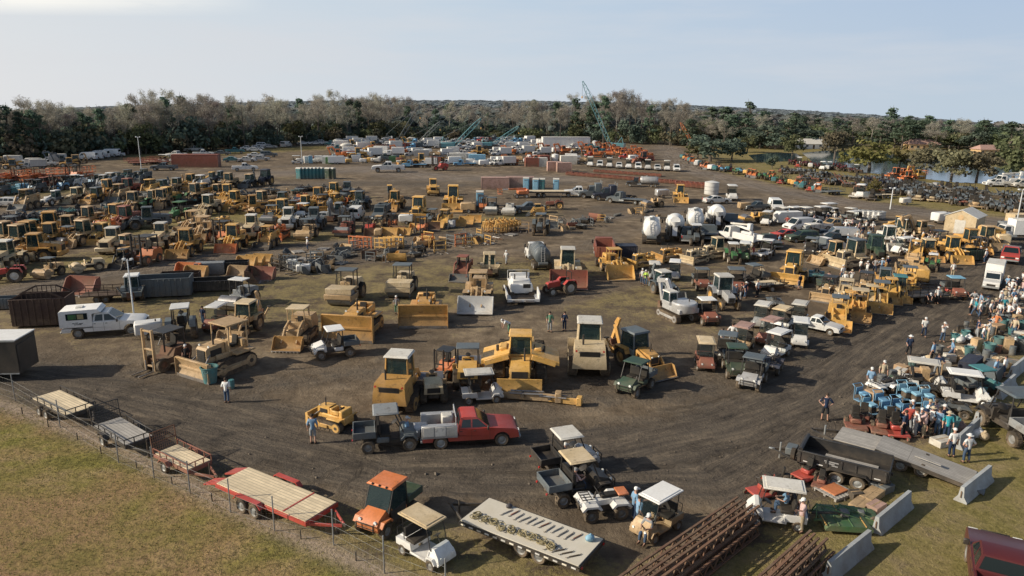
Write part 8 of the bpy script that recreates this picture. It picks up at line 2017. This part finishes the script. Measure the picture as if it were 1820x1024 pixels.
put('WL', 1208, 358, 262, 'yellow wheel loader standing alone left of the white tank', sc=1.0, c='gold', far=False); put('TK', 1264, 345, 60, 'white cylindrical storage tank by the road', sc=1.0, r=1.5, h=2.5, far=False); put('CM', 1176, 352, 10, 'pale grey towed unit on the mud left of the yellow loader', sc=1.2, c='silver', far=False)
put('SE', 1274, 362, 10, 'white car, left of the two on the muddy strip', sc=1.1, far=False); put('GC', 1300, 356, 262, 'white roofed cart right of the white car on the muddy strip', sc=1.6, roof='white', far=False); put('VN', 1378, 374, 262, 'white van standing alone on the muddy strip', sc=1.0, far=False); put('PU', 1346, 374, 190, 'dark pickup left of the lone white van', sc=.9, c='slate', far=False); put('CM', 1322, 374, 10, 'tan towed unit on the muddy strip', sc=1.0, c='tan', far=False)
PILE = [('FF', {'c': 'slate'}, 1.1), ('GP', {'c': 'slate'}, 1.0), ('AU', {'c': 'slate'}, 1.2), ('LB', {'c': 'slate'}, .9), ('FF', {'c': 'black'}, 1.1), ('PA', {'c': 'woodgrey'}, 1), ('CR', {'c': 'tan', 'd': (1.6, .3, .2)}, 1), ('LB', {'c': 'tan'}, .8), ('FF', {'c': 'gold'}, 1.1), ('IM', {'c': 'slate'}, .9)]
heap('heap of dark attachments by the lane', 'attachments heaped by the lane', [(475, 484), (520, 448), (605, 436), (650, 440), (640, 458), (560, 492)], 44, PILE[:8], 11, 1.05)
heap('heap of rusty attachments in the middle', 'attachments heaped in the middle', [(640, 465), (720, 434), (830, 420), (930, 408), (940, 420), (840, 440), (740, 456), (690, 470)], 52, PILE + [('LB', {'c': 'rust'}, 1), ('BP', {'c': 'rust'}, .5), ('FF', {'c': 'orange'}, 1.1), ('LB', {'c': 'gold'}, 1)], 12, 1.05)
heap('scatter of attachments right of the rake', 'attachments right of the rake', [(930, 412), (1000, 396), (1100, 380), (1180, 372), (1180, 388), (1080, 398), (1010, 412)], 34, PILE + [('LB', {'c': 'brick'}, 1), ('FF', {'c': 'tan'}, 1.1)], 13, 1.05)
R('row of loose buckets by the dumpsters', 'buckets and bins by the lane', [('LB', 334, 490, 262, {'c': 'orange', 'sc': 1.5}), ('LB', 348, 494, 262, {'c': 'yellow', 'sc': 1.4}), ('CO', 374, 486, 12, {'c': 'grey', 'sc': .5}), ('DU', 414, 482, 12, {'c': 'black', 'sc': .55}), ('LB', 438, 474, 262, {'c': 'gold', 'sc': 1.3}), ('LB', 452, 472, 262, {'c': 'gold', 'sc': 1.3}), ('LB', 466, 470, 262, {'c': 'gold', 'sc': 1.3}), ('LB', 424, 492, 262, {'c': 'tan', 'sc': 1.3}), ('LB', 450, 500, 12, {'c': 'rust', 'sc': 1.6}), ('DU', 382, 515, 12, {'c': 'black', 'sc': .8, 'hh': 1.2}), ('LB', 468, 496, 262, {'c': 'brick', 'sc': 1.4}), ('TO', 520, 478, 10, {'sc': 1.0}), ('CM', 540, 486, 10, {'c': 'white', 'sc': .7}), ('DU', 322, 505, 12, {'c': 'brown', 'sc': .6})], far=False)
R('line of orange fork frames', 'orange fork frames', [('FF', 630 + 7 * i, 440 + i % 2, 250, {'c': 'orange', 'sc': 1.3}) for i in range(4)] + [('FF', 676 + 8 * i, 444 - i, 250, {'c': 'gold', 'sc': 1.3}) for i in range(5)], far=False)
R('yellow rake beside the lane', 'yellow rakes beside the lane', [('GP', 876 + 8 * i, 412 - i, 255, {'c': 'gold', 'sc': 1.9}) for i in range(5)], far=False)
R('lone machines at the left edge', 'small machines at the left edge', [('RO', 88, 492, 262, {'c': 'tan', 'sc': .75, 'drum': 'tan'}), ('RO', 156, 482, 220, {'c': 'cream', 'top': 'none', 'sc': .75, 'drum': 'cream'}), ('FT', 16, 500, 200, {'c': 'red', 'rim': 'offwhite', 'sc': .95}), ('DU', 8, 548, 12, {'c': 'slate', 'sc': .5}), ('LB', 146, 522, 262, {'c': 'brick', 'sc': 1.8}), ('FR', 190, 534, 14, {'c': 'brown', 'sc': .9})], far=False)
TRK = [(3, 'BT', {'back': 'box', 'c': 'white'}, .8), (2, 'BT', {'back': 'flat', 'c': 'white'}, .8), (2, 'BT', {'back': 'bucket', 'c': 'white'}, .8), (2, 'BT', {'back': 'tank', 'c': 'blue', 'bc': 'silver'}, .8), (1, 'BT', {'back': 'dump', 'c': 'red', 'bc': 'brick'}, .8), (1, 'BT', {'back': 'mixer', 'c': 'teal', 'bc': 'offwhite'}, .8), (2, 'BT', {'back': 'semi', 'c': 'slate'}, .8), (1, 'EX', {'c': 'gold', 'tuck': True}, .9), (2, 'PU', {'c': 'white'}, 1.1), (1, 'BT', {'back': 'semi', 'c': 'blue'}, .8)]
BOX = [(2, 'CM', {'c': 'white'}, .9), (1, 'CM', {'c': 'offwhite'}, .9), (2, 'CM', {'c': 'gold'}, .9), (1, 'PP', {'c': 'ltblue'}, 1), (1, 'CM', {'c': 'brick'}, .9), (1, 'SS', {'c': 'slate'}, 1.1), (1, 'CO', {'c': 'green', 'L_': 3.2}, .7), (1, 'CO', {'c': 'white', 'L_': 3.2}, .75), (1, 'TO', {}, 1.6), (1, 'BX', {'c': 'white'}, .8), (1, 'GC', {'roof': 'white'}, 1.4), (1, 'CM', {'c': 'slate'}, 1.2)]
MIXM = [(2, 'WL', {'c': 'gold'}, 1), (1, 'DZ', {'c': 'yellow'}, 1), (2, 'EX', {'c': 'orange', 'tuck': True}, .9), (2, 'CM', {'c': 'white'}, 1.4), (2, 'BT', {'back': 'box', 'c': 'white'}, .7), (1, 'CO', {'c': 'brick', 'L_': 4}, .8), (1, 'BT', {'back': 'flat', 'c': 'blue'}, .75), (1, 'BX', {'c': 'silver'}, .9), (1, 'TK', {'r': 1.0, 'h': 2.2}, 1), (1, 'BL', {'c': 'tan'}, 1)]
RR('farthest truck row by the central woods', 'trucks before the central woods', [(590, 258), (760, 255), (950, 254)], 40, TRK, 200, seed=21, jy=2.5)
RR('second truck row by the cranes', 'trucks beside the cranes', [(590, 268), (760, 264), (940, 263), (1060, 264)], 40, TRK + MIXM, 200, seed=22, jy=3)
RR('row of white boxes in the far middle', 'white boxes in the far middle', [(525, 289), (610, 289), (720, 286)], 34, BOX, 10, seed=23, jy=3)
RR('third machine row in the far middle', 'machines in the far middle', [(600, 279), (700, 278), (860, 276), (1040, 275)], 38, MIXM + TRK[:3], 190, seed=24, jy=4)
RR('fourth machine row in the far middle', 'machines behind the pinkish containers', [(690, 297), (820, 293), (940, 292), (1040, 288)], 30, MIXM + BOX[:2], 190, seed=25, jy=4)
RR('equipment left of the road end', 'equipment left of the road end', [(1040, 272), (1100, 276), (1150, 285)], 22, [(2, 'EX', {'c': 'orange', 'tuck': True}, .9), (1, 'BL', {'c': 'orange'}, 1), (1, 'WL', {'c': 'brick'}, 1), (1, 'CM', {'c': 'white'}, 1.3), (1, 'EX', {'c': 'teal', 'tuck': True}, .9), (1, 'BT', {'back': 'flat', 'c': 'red'}, .7)], 190, seed=26, jy=7)
R('line of white carts by the red beams', 'white carts behind the red beams', [(['GC', 'VN', 'GC', 'PU'][i % 4], 1049 + 17 * i, 296 + .95 * i, 262, {'sc': 1.5 if i % 2 == 0 else .9}) for i in range(10)])
R('line of low red boxes in the middle', 'low red boxes in a line', [('DU', 1012 + 9.2 * i, 311 + .75 * i, 80, {'c': 'brick', 'L_': 3.4, 'hh': .8, 'sc': .7}) for i in range(21)] + [('DU', 1208 + 9 * i, 331 + .8 * i, 80, {'c': 'brick', 'L_': 3.4, 'hh': 1.2, 'sc': .8}) for i in range(6)])
R('second line of red boxes', 'red boxes behind the first line', [('DU', 1060 + 10 * i, 306 + .7 * i, 80, {'c': 'brick', 'L_': 3.4, 'hh': .8, 'sc': .6}) for i in range(12)])
put('OT', 962, 264, 100, 'short white box trailer, left of two by the central woods', sc=1.0, L_=8, far=True); put('OT', 1005, 266, 8, 'long white box trailer, right of two by the central woods', sc=1.35, L_=14, far=True)
R('pair of red boxes in the far middle', 'red boxes in the far middle', [('CO', 945, 296, 5, {'c': 'brick', 'L_': 4}), ('CO', 960, 296, 5, {'c': 'offwhite', 'L_': 4}), ('CO', 1010, 292, 5, {'c': 'offwhite', 'L_': 5}), ('CO', 985, 304, 5, {'c': 'salmon', 'L_': 4}), ('CO', 1002, 306, 5, {'c': 'salmon', 'L_': 4}), ('CO', 830, 287, 5, {'c': 'white', 'L_': 6}), ('CO', 812, 287, 5, {'c': 'offwhite', 'L_': 6}), ('CO', 848, 290, 5, {'c': 'ltblue', 'L_': 5})])
put('PU', 690, 306, 190, 'white pickup at the near edge of the far middle rows', sc=1.5, c='white'); put('FK', 782, 303, 200, 'red and white forklift at the near edge of the far middle rows', sc=1.7, c='red')
for px, py, tx, ty, c, lab in ((1092, 268, 1044, 160, 'teal', 'tallest teal lattice boom crane, right of the long white trailer'), (800, 268, 842, 218, 'teal', 'teal lattice boom crane in the centre, boom leaning right'), (868, 264, 912, 229, 'teal', 'teal lattice boom crane, boom leaning right, beside the pale trailers'), (700, 262, 735, 198, 'slate', 'dark lattice boom crane leaning right at the left of the truck rows'), (735, 264, 772, 222, 'grey', 'small grey lattice boom crane between the dark and central teal cranes'), (1236, 262, 1216, 226, 'orange', 'orange boom crane beside the dark oak by the road end')):
    x, y, _ = at(px, py); s = 1300 * .96 / math.hypot(x, y); dx, dz = (tx - px) / s, (py - ty) / s; bl = math.hypot(dx, dz); hd = 0 if dx > 0 else 180
    cm = 'crane'; k = 1.0 if bl > 14 else .8
    put('CN', px, py, hd + (8 if hd == 0 else -8), lab, far=False, sc=k, c='craneteal' if c == 'teal' else c, bl=round(bl / k * .97, 1), ang=round(math.atan2(dz - 1.9 * k, abs(dx)), 2))
SM = [(2, 'MO', {'c': 'red'}, 1.6), (2, 'FT', {'c': 'green'}, .8), (2, 'CM', {'c': 'teal'}, .9), (2, 'SS', {'c': 'orange'}, 1), (1, 'CM', {'c': 'white'}, 1), (2, 'CM', {'c': 'gold'}, .9), (1, 'FT', {'c': 'blue', 'rim': 'offwhite'}, .8), (1, 'FK', {'c': 'orange'}, 1)]
RR('colourful row along the road', 'small machines along the road', [(1212, 284), (1250, 298), (1330, 313), (1400, 328), (1455, 342)], 46, SM, 240, seed=31, jy=3)
IMP = [(4, 'FT', {'c': 'slate', 'rim': 'grey'}, .9), (3, 'IM', {'c': 'slate'}, 1.4), (2, 'MO', {'c': 'slate'}, 1.6), (2, 'TS', {}, 1.4), (1, 'FT', {'c': 'navy', 'rim': 'offwhite'}, .9), (1, 'MO', {'c': 'brick'}, 1.6), (1, 'CM', {'c': 'silver'}, .8), (1, 'IM', {'c': 'brick'}, 1.4)]
RR('rear row on the grass by the pond', 'machines in the rear row by the pond', [(1405, 294), (1460, 300), (1530, 306)], 24, [(3, 'FT', {'c': 'maroon', 'rim': 'grey'}, .9), (2, 'MO', {'c': 'red'}, 1.7), (1, 'CM', {'c': 'white'}, 1), (1, 'GC', {'roof': 'white'}, 1.2), (2, 'IM', {'c': 'rust'}, 1.4)], 240, seed=32, jy=2.5)
RR('middle row on the grass by the pond', 'machines in the middle row by the pond', [(1385, 305), (1450, 312), (1540, 322), (1600, 330)], 36, IMP, 240, seed=33, jy=3)
RR('front row on the grass by the pond', 'machines in the front row by the pond', [(1420, 318), (1500, 330), (1570, 342)], 26, IMP, 240, seed=34, jy=3)
RR('rear row on the grass beyond the shed', 'machines in the rear row beyond the shed', [(1565, 330), (1640, 334), (1720, 344), (1830, 360)], 44, IMP, 240, seed=35, jy=3)
RR('middle row on the grass beyond the shed', 'machines in the middle row beyond the shed', [(1560, 342), (1640, 346), (1720, 357), (1830, 374)], 44, IMP, 240, seed=36, jy=3, far=True)
RR('front row on the grass beyond the shed', 'machines in the front row beyond the shed', [(1615, 352), (1700, 362), (1830, 384)], 36, IMP + [(4, 'MO', {'c': 'tan'}, 1.7), (3, 'MO', {'c': 'cream'}, 1.7)], 240, seed=37, jy=3, far=True)
R('white trucks by the pond at the right', 'white trucks by the pond', [('BT', 1790, 331, 178, {'back': 'bucket'}), ('PU', 1770, 332, 178, {'back': 'service'}), ('VN', 1816, 334, 178, {'c': 'offwhite'})], sc=1.0)
R('orange machines by the pond', 'orange machines by the pond', [('EX', 1605, 316, 20, {'c': 'orange', 'tuck': True, 'sc': .8}), ('WL', 1590, 318, 200, {'c': 'orange', 'sc': .9}), ('BL', 1620, 316, 20, {'c': 'orange'}), ('EX', 1630, 318, 200, {'c': 'gold', 'sc': .8}), ('WL', 1612, 322, 200, {'c': 'orange', 'sc': .8})])
R('white machines beside the road', 'white machines beside the road', [('MO', 1518, 352, 240, {'c': 'offwhite', 'sc': 1.8}), ('GC', 1528, 352, 240, {'roof': 'white', 'sc': 1.5}), ('CM', 1540, 354, 240, {'c': 'slate'}), ('CM', 1452, 338, 240, {'c': 'white'}), ('FR', 1480, 346, 200, {'c': 'slate'}), ('CM', 1608, 364, 10, {'c': 'offwhite', 'sc': .9}), ('MO', 1548, 356, 240, {'c': 'black', 'sc': 1.8}), ('TR', 1570, 352, 10, {'ramp': ''})], far=True)
R('line of white totes by the lane', 'white totes in a line', [('TO', 1527 + 9 * i, 388 + .6 * i, 10, {'sc': 1.3}) for i in range(5)], far=False)
RR('goods laid out right of the tank trucks', 'goods laid out right of the tank trucks', [(1400, 392), (1450, 388), (1500, 392), (1560, 398)], 30, [(2, 'CR', {'c': 'offwhite'}, 1.6), (2, 'PA', {'c': 'wood'}, 1.3), (1, 'TA', {}, 1.1), (1, 'GE', {'c': 'slate'}, 1.3), (1, 'CC', {'c': 'slate', 'roof': 'offwhite'}, 1.2), (1, 'GC', {'roof': 'white'}, 1.3), (1, 'MO', {'c': 'brick'}, 1.4)], 30, seed=41, jy=7, far=False)
crowd('group at the goods by the tank trucks', 'people at the goods by the tank trucks', [(1398, 404), (1408, 398, 'white'), (1420, 394), (1436, 396, 'white'), (1446, 400), (1458, 394, 'white'), (1470, 398), (1482, 396, 'white'), (1492, 402), (1402, 384), (1430, 386, 'white'), (1384, 440, 'blue'), (1440, 452, 'teal')])
thing('house', ('house', 1), lambda: house('tan', 'salmon', 15, 9, 3), (*at(1636, 266)[:2], gz(*at(1636, 266)[:2])), -.15, 'tan house with pinkish hip roof among the trees behind the pond', 'house', sc=.8)
thing('house', ('house', 2), lambda: house('tan', 'brown', 12, 8, 3), (*at(1382, 262)[:2], gz(*at(1382, 262)[:2])), .1, 'brown hut with hip roof on the lawn behind the near pond', 'house', sc=.8)
thing('house', ('house', 3), lambda: house('white', 'offwhite', 18, 8, 2.6), (*at(1440, 264)[:2], gz(*at(1440, 264)[:2])), .05, 'long low white roofed building behind the large pond', 'house', sc=.8)
thing('house', ('house', 4), lambda: house('tan', 'salmon', 14, 9, 3), (*at(1752, 274)[:2], gz(*at(1752, 274)[:2])), .1, 'tan house with pinkish roof at the right behind the brown trees', 'house', sc=.65)
for px, py, h, lab in ((240, 575, 8.0, 'tall thin white lamp pole in front of the dark dumpster'), (252, 308, 9, 'thin pale lamp pole at the far left near the red machines'), (537, 292, 8, 'thin lamp pole behind the green toilets'), (1803, 418, 7, 'thin lamp pole right of the cream shed'), (1582, 372, 4, 'short pole beside the road near the pond')):
    x, y, _ = at(px, py); thing('lamp_pole', ('pole', h), lambda h=h: light_pole(h), (x, y, gz(x, y)), 1.6, lab, 'lamp pole', far=False, sc=.72 if px == 240 else 1)
P_(713, 440, 200, 'person in blue shirt beside the heap of rusty attachments', 'stand', 'cloth_blue', 'denim'); P_(547, 445, 200, 'person in white hat at the heap of dark attachments', 'stand', 'cloth_white', 'denim', 'hat'); P_(917, 408, 200, 'person in pale shirt beside the yellow rakes', 'stand', 'cloth_white', 'denim')
RR('strip between the first and second rows', 'machines between the first two rows', [(-5, 440), (110, 436), (190, 428)], 6, [(2, 'WL', {'c': 'tan'}, .95), (2, 'WL', {'c': 'yellow'}, .95), (1, 'BH', {'c': 'gold'}, 1), (1, 'RO', {'c': 'yellow'}, 1)], 262, seed=51, jy=2, far=False)
RR('strip behind the tan rollers', 'machines behind the tan rollers', [(470, 392), (560, 380), (645, 362)], 8, [(2, 'WL', {'c': 'gold'}, .95), (1, 'BH', {'c': 'tan'}, 1), (1, 'RO', {'c': 'orange'}, 1), (1, 'SS', {'c': 'gold'}, 1.3), (1, 'DZ', {'c': 'yellow'}, .9)], 262, seed=52, jy=5, far=False)
RR('strip in front of the third row', 'machines before the third row', [(230, 372), (300, 366), (420, 352)], 11, [(2, 'WL', {'c': 'gold'}, .95), (2, 'WL', {'c': 'tan'}, .95), (1, 'SS', {'c': 'gold'}, 1.4), (1, 'FT', {'c': 'green'}, 1.1), (1, 'BH', {'c': 'yellow'}, 1)], 262, seed=53, jy=4, far=False)
RR('strip beyond the orange fork frames', 'small gear beyond the fork frames', [(650, 425), (760, 408), (850, 396)], 14, [(2, 'LB', {'c': 'gold'}, 1.2), (1, 'SS', {'c': 'gold'}, 1.2), (1, 'LB', {'c': 'rust'}, 1.2), (1, 'CM', {'c': 'tan'}, .8), (1, 'FK', {'c': 'orange'}, 1.1), (1, 'TO', {}, 1)], 262, seed=54, jy=4, far=False)
